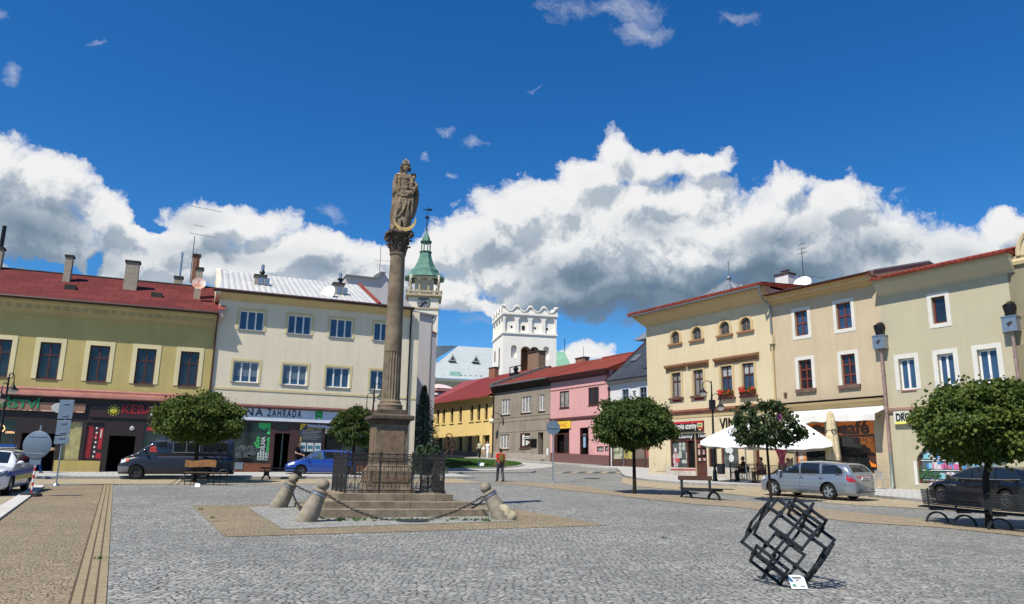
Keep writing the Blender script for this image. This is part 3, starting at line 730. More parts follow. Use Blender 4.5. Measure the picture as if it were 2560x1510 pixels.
a,z=OL.hit('c',1290,668,-0.1);g=MB();g.sph((a,-0.1,z),(0.13,0.04,0.13),12,8);g.build('wall_lamp',mat('pale_lamp',(0.4,0.4,0.4),0.4),SF)
g=MB();g.box(w3[0]+0.1,w3[1]-0.1,-0.02,0.03,zw1-0.35,zw1-0.1);g.build('red_strip_sign',mat('red_sign',(0.4,0.015,0.02),0.4),SF)
a,z=OL.hit('c',10,668,0.0)
g=MB();g.tube([(a-0.15+0.32*cos(t*0.2-1.6),0.0,z+0.22*sin(t*0.2-1.6))for t in range(17)],0.022,5);g.build('neon_ring',mat('warm_neon',(0.9,0.55,0.3),0.5,emit=(1.0,0.55,0.25),es=1.2),SF)
a,z=OL.hit('c',105,708,0.0);text('neon_word','OPEN',0.16,MATS['warm_neon'],SF,(a-0.25,0.0,z-0.05),ext=0.01)
# beige house with the garden shop
BG=Fac(533,40,6000);BG.o=OL.W(0.04,0.0)
BG.o.z=gz(BG.o.x,BG.o.y)
P=BG.root('town_house','beige three-storey house with white three-pane windows and a white garden shop sign','house')
BEI=plaster('beige_plaster',(0.75,0.66,0.49),dirt=0.18)
YTR=plaster('yellow_trim_plaster',(0.66,0.55,0.30),dirt=0.2)
x0,x1=0.0,BG.X(1040,1000)
XS=BG.X(985,1100)
ze=BG.hit('b',1000,625,-0.45)[1]
zl=BG.hit('d',1500,395,-0.1)[1]
ws=[]
for row in([(372,722,590,908),(820,762,1025,942),(1210,797,1412,975),(1617,830,None,1003)],[(312,1190,540,1392),(770,1222,985,1412),(1172,1250,1380,1440),(1582,1275,None,1460)]):
 L=[]
 for(xa,ya,xb,yb)in row:
  a,d=BG.hit('b',xa,ya);c=BG.hit('b',xa,yb)[1]
  L.append((a,BG.hit('b',xb,yb)[0]if xb else None,c,d))
 w_=sum(l[1]-l[0]for l in L if l[1])/3;c_=sum(l[2]for l in L)/4;d_=sum(l[3]for l in L)/4
 ws.append([(l[0],l[0]+w_,c_,d_)for l in L])
holes=ws[0]+ws[1]
zs1,zs0=BG.hit('d',1300,418,-0.1)[1],BG.hit('d',1300,545,-0.1)[1]
zbase=gz(BG.W(8,0).x,BG.W(8,0).y)-BG.o.z
hshop=(0.35,XS,-0.5,zs0)
mb=MB();shell(mb,x0,x1,-1.5,ze-0.05,11,holes+[hshop],rv=0.2);mb.build('wall',BEI,P)
for i,h in enumerate(holes):
 bl={4:0.3,5:0.3}.get(i)
 window(P,*h,fm=WHITEP,gm=GLASSB,nx=3,tz=(),fw=0.075,sur=(YTR,0.14,0.02),sill=(mat('grey_sill',(0.25,0.22,0.2),0.6),0.05,0.06,0.05),blind=bl,y=0.15)
cornice(P,x0+0.02,BG.hit('z',1034,772,-0.42)[0],ze,[(0,-0.42),(-0.06,-0.42),(-0.12,-0.3),(-0.38,-0.12),(-0.42,-0.06),(-0.42,-0.01),(0,-0.01)],plaster('cornice_yellow',(0.60,0.47,0.24),0.2))
xge=BG.hit('z',1036,772,-0.56)[0]
g=MB();g.box(x0-0.4,xge,-0.56,-0.2,ze,ze+0.13);g.tube([(x0-0.4,-0.6,ze+0.06),(xge,-0.6,ze+0.06)],0.09,8);g.build('gutter',GUT,P)
zb_=BG.hit('d',1500,255)[1];cornice(P,x0+0.01,x1-0.01,zb_,[(0,0),(-0.03,0),(-0.03,0.12),(0,0.12)],YTR,'string_course')
cornice(P,x0+0.01,XS+0.1,zl,[(0,-0.28),(-0.06,-0.28),(-0.16,-0.2),(-0.34,-0.17),(-0.35,-0.1),(-0.12,0.02),(0,0.03)],mat('wine_ledge',(0.14,0.05,0.045),0.6,var=0.3),'shop_ledge')
MR=bricks('corrugated_pale',(0.50,0.495,0.48),(0.42,0.42,0.42),(0.30,0.30,0.29),bw=1.05,bh=1.7,ms=0.014,axis='xy',bump=0.3)
rd=7.0
l0=BG.hit('b',40,540,0.4);lr=BG.hit('b',60,350,rd);rr=BG.hit('b',1480,490,rd);r0=BG.hit('b',1640,676,0.4)
zr_=(lr[1]+rr[1])/2
g=MB();xa0,xa1=-0.15,rr[0]
rsheet(g,xa0,rr[0],(-0.45,ze+0.12),(rd,zr_),amp=0.05,per=0.36,th=0.06)
g.quad((rr[0],-0.45,ze+0.1),(r0[0],-0.45,ze+0.1),(rr[0],rd,zr_));g.quad((xa0,rd,zr_),(rr[0],rd,zr_),(rr[0],13,ze),(xa0,13,ze))
R=g.build('roof',MR,P)
g=MB()
for i in range(20):
 f=i/20;p=Vector((r0[0],-0.45,ze+0.1)).lerp(Vector((rr[0],rd,zr_)),f);q=Vector((r0[0],-0.45,ze+0.1)).lerp(Vector((rr[0],rd,zr_)),f+0.058)
 g.tube([p+Vector((0,0,0.05)),q+Vector((0,0,0.10))],[0.13,0.10],7)
g.build('verge_tiles',TILE,R)
def rz2(d):return ze+0.12+(zr_-ze-0.12)*(d+0.45)/(rd+0.45)
for(xa,xb,yt,dd)in((512,618,405,2.2),(1243,1340,480,1.6)):
 a,zt=BG.hit('b',xa,yt,dd);b,_=BG.hit('b',xb,yt,dd);c=chimney(R,a,b,dd,dd+0.6,rz2(dd)-0.3,zt,CHB)
 zf=BG.hit('b',xb,yt-105,dd)[1]
 g=MB();g.tube([(b-0.25,dd+0.3,zt),(b-0.25,dd+0.3,zf)],0.11,8);g.build('flue',GALV,c)
 g=MB();g.lathe([(0.12,0),(0.12,0.25),(0.2,0.3),(0.05,0.6),(0.02,0.9)]if xa<600 else[(0.12,0),(0.12,0.35),(0.2,0.38),(0.2,0.45),(0.02,0.5)],(a+0.45,dd+0.3,zt),10);g.build('cowl',BLACKM,c,smooth=40)
 for q in(0.12,0.52):
  g=MB();g.box(a+0.1+q,a+0.4+q,dd-0.02,dd+0.0,rz2(dd)+0.1,rz2(dd)+0.55);g.build('flue_door',GALV,c)
a,z=BG.hit('b',1188,580,0.9);dish('satellite_dish',BG.W(a,0.9,z),0.62,-0.5,radians(70),mat('white_dish',(0.72,0.72,0.70),0.4),None,'large clean white satellite dish on the pale corrugated roof')
a,zt=BG.hit('a',1795,365,4.5);b,_=BG.hit('a',1858,365,4.5)
chimney(R,a,b,4.5,5.0,rz2(3.0),zt,CHR)
g=MB();g.prism([(-0.5,ze-0.2),(-0.5,ze+0.1),(rd,zr_+0.15),(rd,ze-1)],xa0-0.1,xa0+0.2,plane='yz');g.build('gable_wall',BEI,P)
ax,az_=BG.hit('a',1775,480,4.3)
antenna(None,BG.W(ax,4.3,az_-1.0),BG.hit('a',1800,185,4.3)[1]-az_+1.0,[(5.15,1.9,9,0.5),(3.3,1.6,8,0.4),(3.9,0.6,4,0.3)],label=None,ang=0.6)
tag(bpy.data.objects['antenna'],'tall television aerial mast beside the red brick chimney between the red and the grey roof','antenna')
zq=BG.hit('b',1935,830,-0.1)[1]
pipe(P,[(xge-0.15,-0.6,ze),(xge-0.2,-0.55,ze-0.3),(x1-0.58,-0.12,zq+0.2),(x1-0.6,-0.09,zq-0.4),(x1-0.6,-0.09,zbase)],BLACKM)
WB=mat('white_sign_board',(0.66,0.70,0.76),0.4,var=0.12,vs=0.8)
xs0=0.5;xs1=XS-0.05
SF=MB()
dr=(BG.hit('d',1350,700)[0],BG.hit('d',1505,700)[0]);zd0=BG.hit('d',1400,672)[1]
wl=(BG.hit('d',880,700)[0]-2.2,BG.hit('d',1300,700)[0]);zw0=BG.hit('d',1000,972)[1]
w2=(BG.hit('d',1612,700)[0],BG.hit('d',1840,700)[0]);w3_=(BG.hit('d',1865,700)[0],XS-0.5)
ztop=zs0-0.02;zlow=-0.5
holed(SF,0.35,XS,zlow,zs0,[(dr[0],dr[1],zlow,zd0,None,1.2),(wl[0],wl[1],zw0,ztop-0.1,None,0.1),(w2[0],w2[1],zw0+0.2,ztop-0.1,None,0.1),(w3_[0],w3_[1],zw0+0.2,ztop-0.1,None,0.1),(dr[0]+0.05,dr[1]-0.05,zd0+0.12,ztop-0.1,None,0.1)],y=0.03)
SF=SF.build('shopfront',mat('wine_timber',(0.07,0.028,0.025),0.5,var=0.3,vs=6),P)
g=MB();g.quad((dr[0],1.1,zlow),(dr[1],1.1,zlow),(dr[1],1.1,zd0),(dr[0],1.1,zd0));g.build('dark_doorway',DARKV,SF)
g=MB();g.box(dr[1]-0.45,dr[1]-0.38,0.1,1.0,zlow,zd0);g.build('open_door',GLASS,SF)
for w in(wl,w2,w3_):g=MB();g.quad((w[0],0.11,zw0),(w[1],0.11,zw0),(w[1],0.11,ztop),(w[0],0.11,ztop));g.build('shop_glass',SHOPG,SF)
g=MB();g.quad((dr[0],0.11,zd0+0.1),(dr[1],0.11,zd0+0.1),(dr[1],0.11,ztop),(dr[0],0.11,ztop));g.build('shop_glass',SHOPG,SF)
g=MB()
for i in range(9):x=dr[0]+(dr[1]-dr[0])*i/8;g.box(x-0.02,x+0.02,0.06,0.1,zd0+0.12,ztop-0.1)
g.build('transom_bars',WINE,SF)
BRK=bricks('brick_riser',(0.27,0.10,0.06),(0.22,0.085,0.05),(0.13,0.07,0.05),bw=0.3,bh=0.12,ms=0.012)
g=MB();g.box(wl[0],dr[0]-0.12,-0.03,0.025,zlow,zw0-0.05);g.box(dr[1]+0.5,XS-0.05,-0.03,0.025,zlow,zw0-0.05);g.build('brick_stall_riser',BRK,SF)
g=MB();a,z=BG.hit('d',982,1008);g.box(a-0.25,a+0.2,-0.06,-0.03,z-0.2,z+0.2);g.build('vent_box',GALV,SF)
g=MB();g.box(xs0,xs1,-0.14,-0.02,zs0,zs1);SB=g.build('shop_sign',WB,P)
INK=mat('navy_letters',(0.01,0.015,0.03),0.5)
xz=BG.hit('d',1270,490,-0.14)[0];xe=BG.hit('d',1620,490,-0.14)[0];zt_=zs0+(zs1-zs0)*0.36
t=text('lettering','ZAHRADA',0.62,INK,SB,(xz,-0.15,zt_),ext=0.008,space=1.42,off=0.01);t.scale=((xe-xz)/max(v.co.x for v in t.data.vertices),1,1)
text('lettering','DŮM DÍLNA',0.62,INK,SB,(BG.hit('d',1222,490,-0.14)[0],-0.15,zt_),align='RIGHT',ext=0.008,space=1.3,off=0.01)
a,z=BG.hit('d',1770,440,-0.14);b,_=BG.hit('d',1842,440,-0.14);c=BG.hit('d',1800,535,-0.14)[1]
GRN=mat('bright_green',(0.05,0.50,0.12),0.5)
g=MB();g.prism([(a,zs1-0.01),(b,zs1-0.01),(b,c),((a+b)/2,c+0.16),(a,c)],-0.16,-0.145);g.build('green_ribbon',GRN,SB)
g=MB();g.tube([((a+b)/2+0.2*cos(t*0.35),-0.165,(zs1+c)/2+0.05+0.13*sin(t*0.35))for t in range(18)],0.022,5);g.build('ribbon_emblem',INK,SB)
g=MB()
gp=lambda pts:[BG.hit('d',*p,0.09)for p in pts]
g.prism(gp([(1185,565),(1325,560),(1318,685),(1265,680),(1285,610),(1235,640),(1180,610)]),0.085,0.1)
g.build('green_leaf_graphic',GRN,SF)
def vtext(body,k,x,yb,yt,size_px,m,P,F,name='vertical_lettering',d=0.08):
 a,z0=F.hit(k,x,yb,d);z1=F.hit(k,x,yt,d)[1];s=abs(F.hit(k,x+size_px,yb,d)[0]-a)
 t=text(name,body,s*1.25,m,P,(a+s,d,z0),rot=(pi/2,-pi/2,0),ext=0.006,off=0.008)
 L=max(v.co.x for v in t.data.vertices);t.scale=((z1-z0)/L,1,1);return t
vtext('dům','d',1132,825,705,52,GRN,SF,BG)
vtext('DÍLNA','d',1188,870,705,50,mat('pale_grey_letters',(0.5,0.52,0.5),0.5),SF,BG)
vtext('zahrada','d',1245,860,712,38,GRN,SF,BG)
g=MB()
for i in range(5):
 xa,z=BG.hit('d',1165+i*27,945-i*3,0.08);zt=BG.hit('d',1165+i*27,865,0.08)[1];g.box(xa,xa+0.08,0.07,0.085,z,zt)
for q in(885,915,945):
 xa,z=BG.hit('d',1165,q,0.08);xb,_=BG.hit('d',1285,q,0.08);g.box(xa,xb,0.075,0.085,z-0.02,z+0.02)
g.build('ladder_graphic',mat('pale_graphic',(0.4,0.45,0.43),0.4),SF)
g=MB();
for i in range(14):
 xa,z=BG.hit('d',900+i*17,800+(i*37%90),0.1);g.box(xa,xa+0.18+0.1*(i%3),0.085,0.1,z-0.1-0.05*(i%4),z+0.06)
for q in(850,915):xa,z=BG.hit('d',885,q,0.1);xb,_=BG.hit('d',1105,q,0.1);g.box(xa,xb,0.085,0.098,z-0.03,z+0.02)
g.build('display_goods',mat('goods_grey',(0.10,0.12,0.12),0.5,var=0.5,vs=6),SF)
a,d=BG.hit('d',1612,572,0.0);b,c=BG.hit('d',1830,872,0.0)
g=MB();g.box(a,b,-0.0,0.03,c,d);PB=g.build('poster_board',mat('poster_navy',(0.035,0.045,0.06),0.4),SF)
W_,H_=b-a,d-c
g=MB();g.prism([(a+0.01,d-0.01),(a+W_*0.32,d-0.01),(a+W_*0.12,d-H_*0.16),(a+0.01,d-H_*0.22)],-0.012,-0.002)
for i in range(3):g.box(a+W_*0.03,a+W_*0.10,-0.01,-0.002,d-H_*(0.5+0.06*i),d-H_*(0.47+0.06*i))
g.box(a+W_*0.3,a+W_*0.98,-0.01,-0.002,d-H_*0.2,d-H_*0.15)
g.build('yellow_bars',mat('poster_yellow',(0.7,0.42,0.03),0.5),PB)
text('poster_title','PARAGAN',0.27,mat('white_letters',(0.75,0.75,0.75),0.4),PB,(a+W_*0.32,-0.012,d-H_*0.13),ext=0.005,off=0.012,sx=0.9)
text('poster_subtitle','HORSEBOXES',0.17,MATS['poster_navy'],PB,(a+W_*0.31,-0.016,d-H_*0.193),ext=0.004,off=0.004,sx=0.95)
g=MB()
for i in range(6):
 zz=d-H_*(0.25+0.055*i)-(0.02 if i>2 else 0);g.box(a+W_*(0.1 if i<3 else 0.14),a+W_*(0.93-0.08*(i%3)),-0.008,-0.002,zz-0.018,zz+0.018)
g.build('poster_text_lines',mat('dim_text',(0.2,0.2,0.2),0.5),PB)
for i in range(3):
 g=MB();g.box(a+W_*(0.04+0.32*i),a+W_*(0.31+0.32*i),-0.012,-0.002,c+H_*0.03,c+H_*0.33);f=g.build('poster_photo',mat('photo_white',(0.55,0.6,0.6),0.5),PB)
 g=MB();g.box(a+W_*(0.07+0.32*i),a+W_*(0.28+0.32*i),-0.016,-0.012,c+H_*0.12,c+H_*0.24);g.build('photo_image',mat('photo_blue',(0.10,0.27,0.36),0.5,var=0.6,vs=5),f)
a,d=BG.hit('d',1858,598,0.0);b,c=BG.hit('d',2010,680,0.0)
g=MB();g.box(a+0.1,b,0.0,0.03,c,d);g.build('white_panel_sign',mat('panel_white',(0.6,0.62,0.62),0.4),SF)
text('small_lettering','ŽALUZIE',0.2,mat('grey_letters',(0.2,0.2,0.2),0.5),SF,(a+0.3,-0.01,d-0.42),ext=0.004)
# lilac-grey house behind it
LG=Fac(533,40,6000);LG.o=BG.W(0,13.2,0)
P=LG.root('town_house','tall plain lilac-grey rendered house rising behind the beige house and the stone column','house')
LIL=plaster('lilac_plaster',(0.54,0.495,0.475),0.12);LIL2=plaster('pale_parapet',(0.58,0.54,0.44),0.2)
h=lambda x,y,d=0:LG.hit('b',x,y,d)
g=MB();pts=[h(1345,470),h(1352,402),h(1640,434),h(1680,375),h(1715,387),h(1760,450),h(1985,712),h(1985,1200)]
pts=[(pts[0][0],0)]+pts[1:-1]+[(pts[-1][0],0)]
g.prism(pts,0,8);g.build('wall',LIL,P)
g=MB();g.prism([h(1340,412),h(1352,396),h(1640,428),h(1640,438),h(1352,406)],-0.25,8.2);g.prism([h(1608,410),h(1670,372),h(1718,378),h(1718,388),h(1682,380),h(1640,436),h(1612,430)],-0.25,8.2);g.build('roof_edge',mat('grey_flashing',(0.2,0.2,0.21),0.6),P)
g=MB();g.prism([h(1005,470),h(1008,440),h(1045,420),h(1262,455),h(1262,500)],1,3);g.build('parapet',LIL2,P)
xw=LG.X(1083,1100,-6);xw0=BG.X(1040,1000)-0.2
LG2z=BG.hit('b',2170,770,7)[1]
g=MB();xq0,xq1=x1-0.5,BG.hit('b',2165,900,7)[0]
pts=[BG.hit('b',1960,700,7),BG.hit('b',2170,775,7),BG.hit('b',2165,880,7)]
g.prism([(xq0,-2),(xq0,BG.hit('b',1985,716,7)[1]),(xq1,LG2z),(xq1,-2)],-6.0,3.9)
g.build('wing_wall',LIL,P)
g=MB();g.prism([(xq0-0.1,BG.hit('b',1985,716,7)[1]),(xq0-0.1,BG.hit('b',1985,704,7)[1]),(xq1+0.25,LG2z+0.02),(xq1+0.25,LG2z-0.12)],-6.2,4.2);g.build('wing_roof_edge',MATS['grey_flashing'],P)
pipe(P,[(xq1+0.1,-6.2,LG2z-0.1),(xq1+0.1,-6.25,LG2z-0.3),(xq1-0.1,-6.12,LG2z-0.8),(xq1-0.1,-6.12,-2)],GUTG,0.07)
ax,az_=h(1665,380,1)
an=antenna(None,LG.W(ax,1,az_-0.3),2.6,[(1.4,2.4,10,0.5),(1.0,1.2,5,0.4)],ang=0.3);tag(an,'small aerial on the lilac-grey house just left of the stone column','antenna')
# clock tower with the green copper helm
c0=at(*Q('f',545,1400),140);TCX,TCY=c0.x,c0.y
def tz(k,x,y,Y=140):return at(*Q(k,x,y),Y).z
zb0=gz(0,100)+0
P=empty('clock_tower',(TCX,TCY,zb0),0.12,'slender cream clock tower with arcaded gallery and green copper helm roof behind the column','tower')
CRM=plaster('tower_cream',(0.72,0.66,0.53),0.12);STN=plaster('tower_stone',(0.45,0.37,0.24),0.3)
COP=mat('green_copper',(0.10,0.245,0.175),0.6,col2=(0.045,0.105,0.085),vs=0.9,bump=0.3,bs=3)
Z=lambda y:tz('f',545,y)-zb0
s2=3.35*1.04
def sqr(mb,hw,z0,z1,hw1=None):
 hw1=hw if hw1 is None else hw1
 a=[(-hw,-hw,z0),(hw,-hw,z0),(hw,hw,z0),(-hw,hw,z0)];b=[(-hw1,-hw1,z1),(hw1,-hw1,z1),(hw1,hw1,z1),(-hw1,hw1,z1)]
 mb.ring(a,b);mb.quad(*a);mb.quad(*b)
HW=2.75
g=MB();sqr(g,HW,-6,Z(1415));sqr(g,HW,Z(1400),Z(1315));g.build('wall',CRM,P)
g=MB();sqr(g,HW+0.15,Z(1415),Z(1402));sqr(g,HW+0.2,Z(1318),Z(1306));g.build('string_course',STN,P)
g=MB();zr0,zr1=Z(1306),Z(1262)
sqr(g,HW+0.55,zr0,zr0+0.35)
for sx,sy in((0,-1),(0,1),(-1,0),(1,0)):
 g.box(*((-HW-0.6,HW+0.6)if sx==0 else(sx*(HW+0.45)-0.15,sx*(HW+0.45)+0.15)),*((sy*(HW+0.45)-0.15,sy*(HW+0.45)+0.15)if sx==0 else(-HW-0.6,HW+0.6)),zr1-0.3,zr1)
 for i in range(13):
  t=-HW-0.4+(2*HW+0.8)*i/12
  g.lathe([(0.10,0),(0.16,0.3*(zr1-zr0)),(0.07,0.6*(zr1-zr0)),(0.1,0.8*(zr1-zr0))],((t,sy*(HW+0.45),zr0+0.3)if sx==0 else(sx*(HW+0.45),t,zr0+0.3)),6)
g.build('balustrade',STN,P)
g=MB();sqr(g,HW-1.0,Z(1306),Z(1120));g.build('gallery_core',CRM,P)
g=MB();zc0,zc1=Z(1262),Z(1180)
for sx,sy in((0,-1),(0,1),(-1,0),(1,0)):
 for i in(range(4)if sx==0 else(1,2)):
  t=-HW+0.25+(2*HW-0.5)*i/3
  c=(t,sy*(HW-0.1))if sx==0 else(sx*(HW-0.1),t)
  g=MB();g.lathe([(0.24,zc0-0.2),(0.26,zc0),(0.19,zc0+0.1),(0.18,zc1-0.3),(0.3,zc1-0.1),(0.3,zc1)],(c[0],c[1],0),8);g.build('gallery_column',STN,P)
def arcade(mb,hw,x0,x1,n,z0,z1,y,th,R0=0.9):
 w=(x1-x0)/n
 for i in range(n):
  a,b=x0+w*i,x0+w*(i+1);mx=(a+b)/2;R=w/2*R0;k=10
  arc=[(mx-R*cos(pi*j/k),z0+min(R,(z1-z0)*0.85)*sin(pi*j/k))for j in range(k+1)]
  for yy in(y,y+th):
   mb.quad((a,yy,z0),(arc[0][0],yy,z0),(arc[0][0],yy,z1),(a,yy,z1));mb.quad((b,yy,z0),(arc[-1][0],yy,z0),(arc[-1][0],yy,z1),(b,yy,z1))
   for(p,q)in zip(arc,arc[1:]):mb.quad((p[0],yy,p[1]),(q[0],yy,q[1]),(q[0],yy,z1),(p[0],yy,z1))
  for(p,q)in zip(arc,arc[1:]):mb.quad((p[0],y,p[1]),(q[0],y,q[1]),(q[0],y+th,q[1]),(p[0],y+th,p[1]))
g=MB()
for r in range(4):
 st=len(g.v);arcade(g,HW,-HW,HW,3,Z(1180),Z(1122),-HW,0.35);g.xf(Matrix.Rotation(r*pi/2,4,'Z'),st)
g.build('arcade',CRM,P)
g=MB();prof=[(1135,3.75),(1122,3.6),(1085,2.65),(1062,2.5),(1056,2.3),(1040,2.0),(1018,1.75),(990,1.5),(955,1.22),(920,1.05),(905,1.0)]
zz=[Z(y)for y,r in prof]
pr=[(r*1.06,z)for(y,r),z in zip(prof,zz)]
g.lathe(pr,n=8,a0=pi/8);pr2=[(1.2,Z(905)),(1.25,Z(897)),(0.9,Z(893))];g.lathe(pr2,n=8,a0=pi/8)
g.lathe([(0.9,Z(822)),(1.15,Z(815)),(1.15,Z(806)),(0.85,Z(800)),(0.7,Z(775)),(0.62,Z(770)),(0.3,Z(735)),(0.13,Z(712))],n=8,a0=pi/8)
for i in range(8):
 a=pi/8+i*pi/4;g.tube([(.86*cos(a),.86*sin(a),Z(893)),(.86*cos(a),.86*sin(a),Z(822))],0.13,6)
g.build('copper_helm',COP,P)
g=MB();g.lathe([(0.1,Z(712)),(0.22,Z(700)),(0.1,Z(690)),(0.07,Z(612)),(0.4,Z(604)),(0.42,Z(597)),(0.15,Z(587)),(0.06,Z(580)),(0.03,Z(480))],n=8);g.box(-0.9,0.9,-0.03,0.03,Z(535),Z(530));g.box(0.1,0.9,-0.03,0.03,Z(540),Z(522));g.box(-0.5,-0.1,-0.03,0.03,Z(536),Z(528));g.build('weather_vane',BLACKM,P)
cz=Z(1362)
g=MB();g.lathe([(0.001,0),(1.2,0),(1.2,0.1),(1.05,0.14),(0.001,0.14)],n=32,cap=False);g.xf(Matrix.Translation((0,-HW,cz))@Matrix.Rotation(pi/2,4,'X'));CK=g.build('clock_face',mat('clock_grey',(0.12,0.13,0.14),0.6,var=0.3,vs=3),P)
g=MB()
for i in range(12):
 a=i*pi/6;g.obox((.88*sin(a),-HW-0.16,cz+.88*cos(a)),(0.06*cos(a),0,-0.06*sin(a)),(0,0.02,0),(0.12*sin(a),0,0.12*cos(a)))
g.build('hour_marks',mat('clock_pale',(0.45,0.46,0.45),0.6),CK)
g=MB()
for a,L in((radians(78),.7),(radians(215),.95)):g.obox((L/2*sin(a),-HW-0.2,cz+L/2*cos(a)),(0.1*cos(a),0,-0.1*sin(a)),(0,0.02,0),(L/2*sin(a),0,L/2*cos(a)))
g.build('clock_hands',BLACKM,CK)
# white battlemented bell tower
TW=Fac(1325,112,20,right=-1);TW.o.z=gz(0,100)
zb0=TW.o.z
T2=Fac(1260,112,10500);T2.o.z=zb0
H=lambda x,y:T2.hit('g',x,y)
P=empty('bell_tower',T2.o,T2.rz,'white square bell tower with scalloped battlements and a twin arched window','tower')
WHT=plaster('tower_white',(0.86,0.82,0.72),0.08)
xl,xr=H(762,600)[0],H(1160,600)[0];Wd=xr-xl
zc1,zc0,zp=H(960,255)[1],H(960,400)[1],H(960,200)[1]
hl=[H(822,575)[0],H(866,575)[0],H(840,575)[1],H(840,482)[1]];hr=[H(1062,587)[0],H(1106,587)[0],H(1080,587)[1],H(1080,493)[1]]
zt=(H(900,500)[1]);zbm=H(900,650)[1]
m1=[H(903,600)[0],H(958,600)[0],zbm-3,zt];m2=[H(968,600)[0],H(1024,600)[0],zbm-3,zt]
g=MB();shell(g,xl,xr,-6,zc0,Wd,[(*hl,'round',0.5),(*hr,'round',0.5),(*m1,'round',0.9),(*m2,'round',0.9)],rv=0.5)
for r in range(4):
 st=len(g.v);c=Vector(((xl+xr)/2,Wd/2,0));hw=Wd/2+0.02
 arcade(g,0,-hw,hw,4,zc0+(zc1-zc0)*0.62,zc1,-hw,0.28,R0=0.76)
 for i in range(5):
  x=-hw+2*hw*i/4;w=0.3;a,b=max(-hw,x-w),min(hw,x+w);g.box(a,b,-hw+0.001,-hw+0.27,zc0,zc0+(zc1-zc0)*0.62)
 g.xf(Matrix.Translation(c)@Matrix.Rotation(r*pi/2,4,'Z'),st)
g.box(xl+0.27,xr-0.27,0.27,Wd-0.27,zc0-0.3,zc1)
g.build('wall',WHT,P)
g=MB()
for(a,b,c,d)in(hl,hr):g.quad((a,0.48,c),(b,0.48,c),(b,0.48,d),(a,0.48,d))
g.build('blind_niches',WHT,P)
g=MB()
for(a,b,c,d)in(m1,m2):g.quad((a,0.85,c),(b,0.85,c),(b,0.85,d),(a,0.85,d))
TWN=g.build('twin_window',bricks('boarded_brown',(0.17,0.075,0.035),(0.12,0.055,0.028),(0.05,0.03,0.02),bw=0.5,bh=0.25,ms=0.03),P)
g=MB()
for(a,b,c,d)in(m1,m2):
 n=12;R=(b-a)/2;mx=(a+b)/2;sp=d-R
 F=lambda R_,yy:[(mx-R_*cos(pi*i/n),yy,sp+R_*sin(pi*i/n))for i in range(n+1)]
 g.ring(F(R+0.18,-0.06),F(R-0.02,-0.06),False);g.ring(F(R+0.18,-0.06),F(R+0.18,0.01),False);g.ring(F(R-0.02,-0.06),F(R-0.02,0.5),False)
 g.box(a-0.15,a,-0.06,0.01,c,sp)
g.build('window_frame',mat('dark_stone',(0.10,0.06,0.035),0.8,var=0.3),TWN)
g=MB()
for(z,pj,hh)in((zc0,0.16,0.25),(zc1,0.2,0.35)):g.box(xl-pj,xr+pj,-pj,Wd+pj,z-hh/2,z+hh/2)
g.build('string_course',WHT,P)
g=MB();hp=zp-zc1;c=Vector(((xl+xr)/2,Wd/2,0))
for r in range(4):
 st=len(g.v);hw=Wd/2+0.1;n=4;w=2*hw/n
 prof=[]
 for i in range(n):
  a=-hw+w*i;prof+=[(a+w*0.10,1.0),(a+w*0.10,0.92)]
  for j in range(9):prof.append((a+w*(0.16+0.68*j/8),0.86-0.52*sin(pi*j/8)**0.8))
  prof+=[(a+w*0.90,0.92),(a+w*0.90,1.0)]
 prof=[(-hw,1.0)]+prof+[(hw,1.0)]
 P3=[(x,zc1+hp*y)for x,y in prof]
 for(p,q)in zip(P3,P3[1:]):
  if q[0]-p[0]<1e-6:continue
  for yy in(-hw,-hw+0.4):g.quad((p[0],yy,zc1),(q[0],yy,zc1),(q[0],yy,q[1]),(p[0],yy,p[1]))
  g.obox(((p[0]+q[0])/2,-hw+0.15,(p[1]+q[1])/2),((q[0]-p[0])/2,0,(q[1]-p[1])/2),(0,0.32,0),(0,0,0.10))
 for i in range(n+1):
  x=-hw+w*i;g.lathe([(0.34,zc1+hp*0.86),(0.42,zc1+hp*0.98),(0.42,zc1+hp*1.1),(0.25,zc1+hp*1.16)],(max(-hw+0.2,min(hw-0.2,x)),-hw+0.15,0),4,a0=pi/4)
 g.xf(Matrix.Translation(c)@Matrix.Rotation(r*pi/2,4,'Z'),st)
g.build('scalloped_parapet',WHT,P)
g=MB();
for(xx,yy,sq)in((830,345,0),(917,353,1),(1005,355,0),(1094,362,0)):
 a,z=H(xx,yy);g.box(a-0.22,a+0.22,0.2,0.262,z-0.3,z+0.3)if sq else None
 if not sq:g.sph((a,0.25,z),(0.18,0.04,0.18),8,6)
g.build('small_openings',mat('opening_dark',(0.02,0.02,0.02),0.9),P)
for(t,hh,zz0)in((0.28,3.2,zbm),(0.7,1.7,zbm+1.5)):g=MB();g.box(xl-0.01,xl+0.02,Wd*t,Wd*t+0.8,zz0,zz0+hh);g.build('side_window',MATS['boarded_brown'],P)
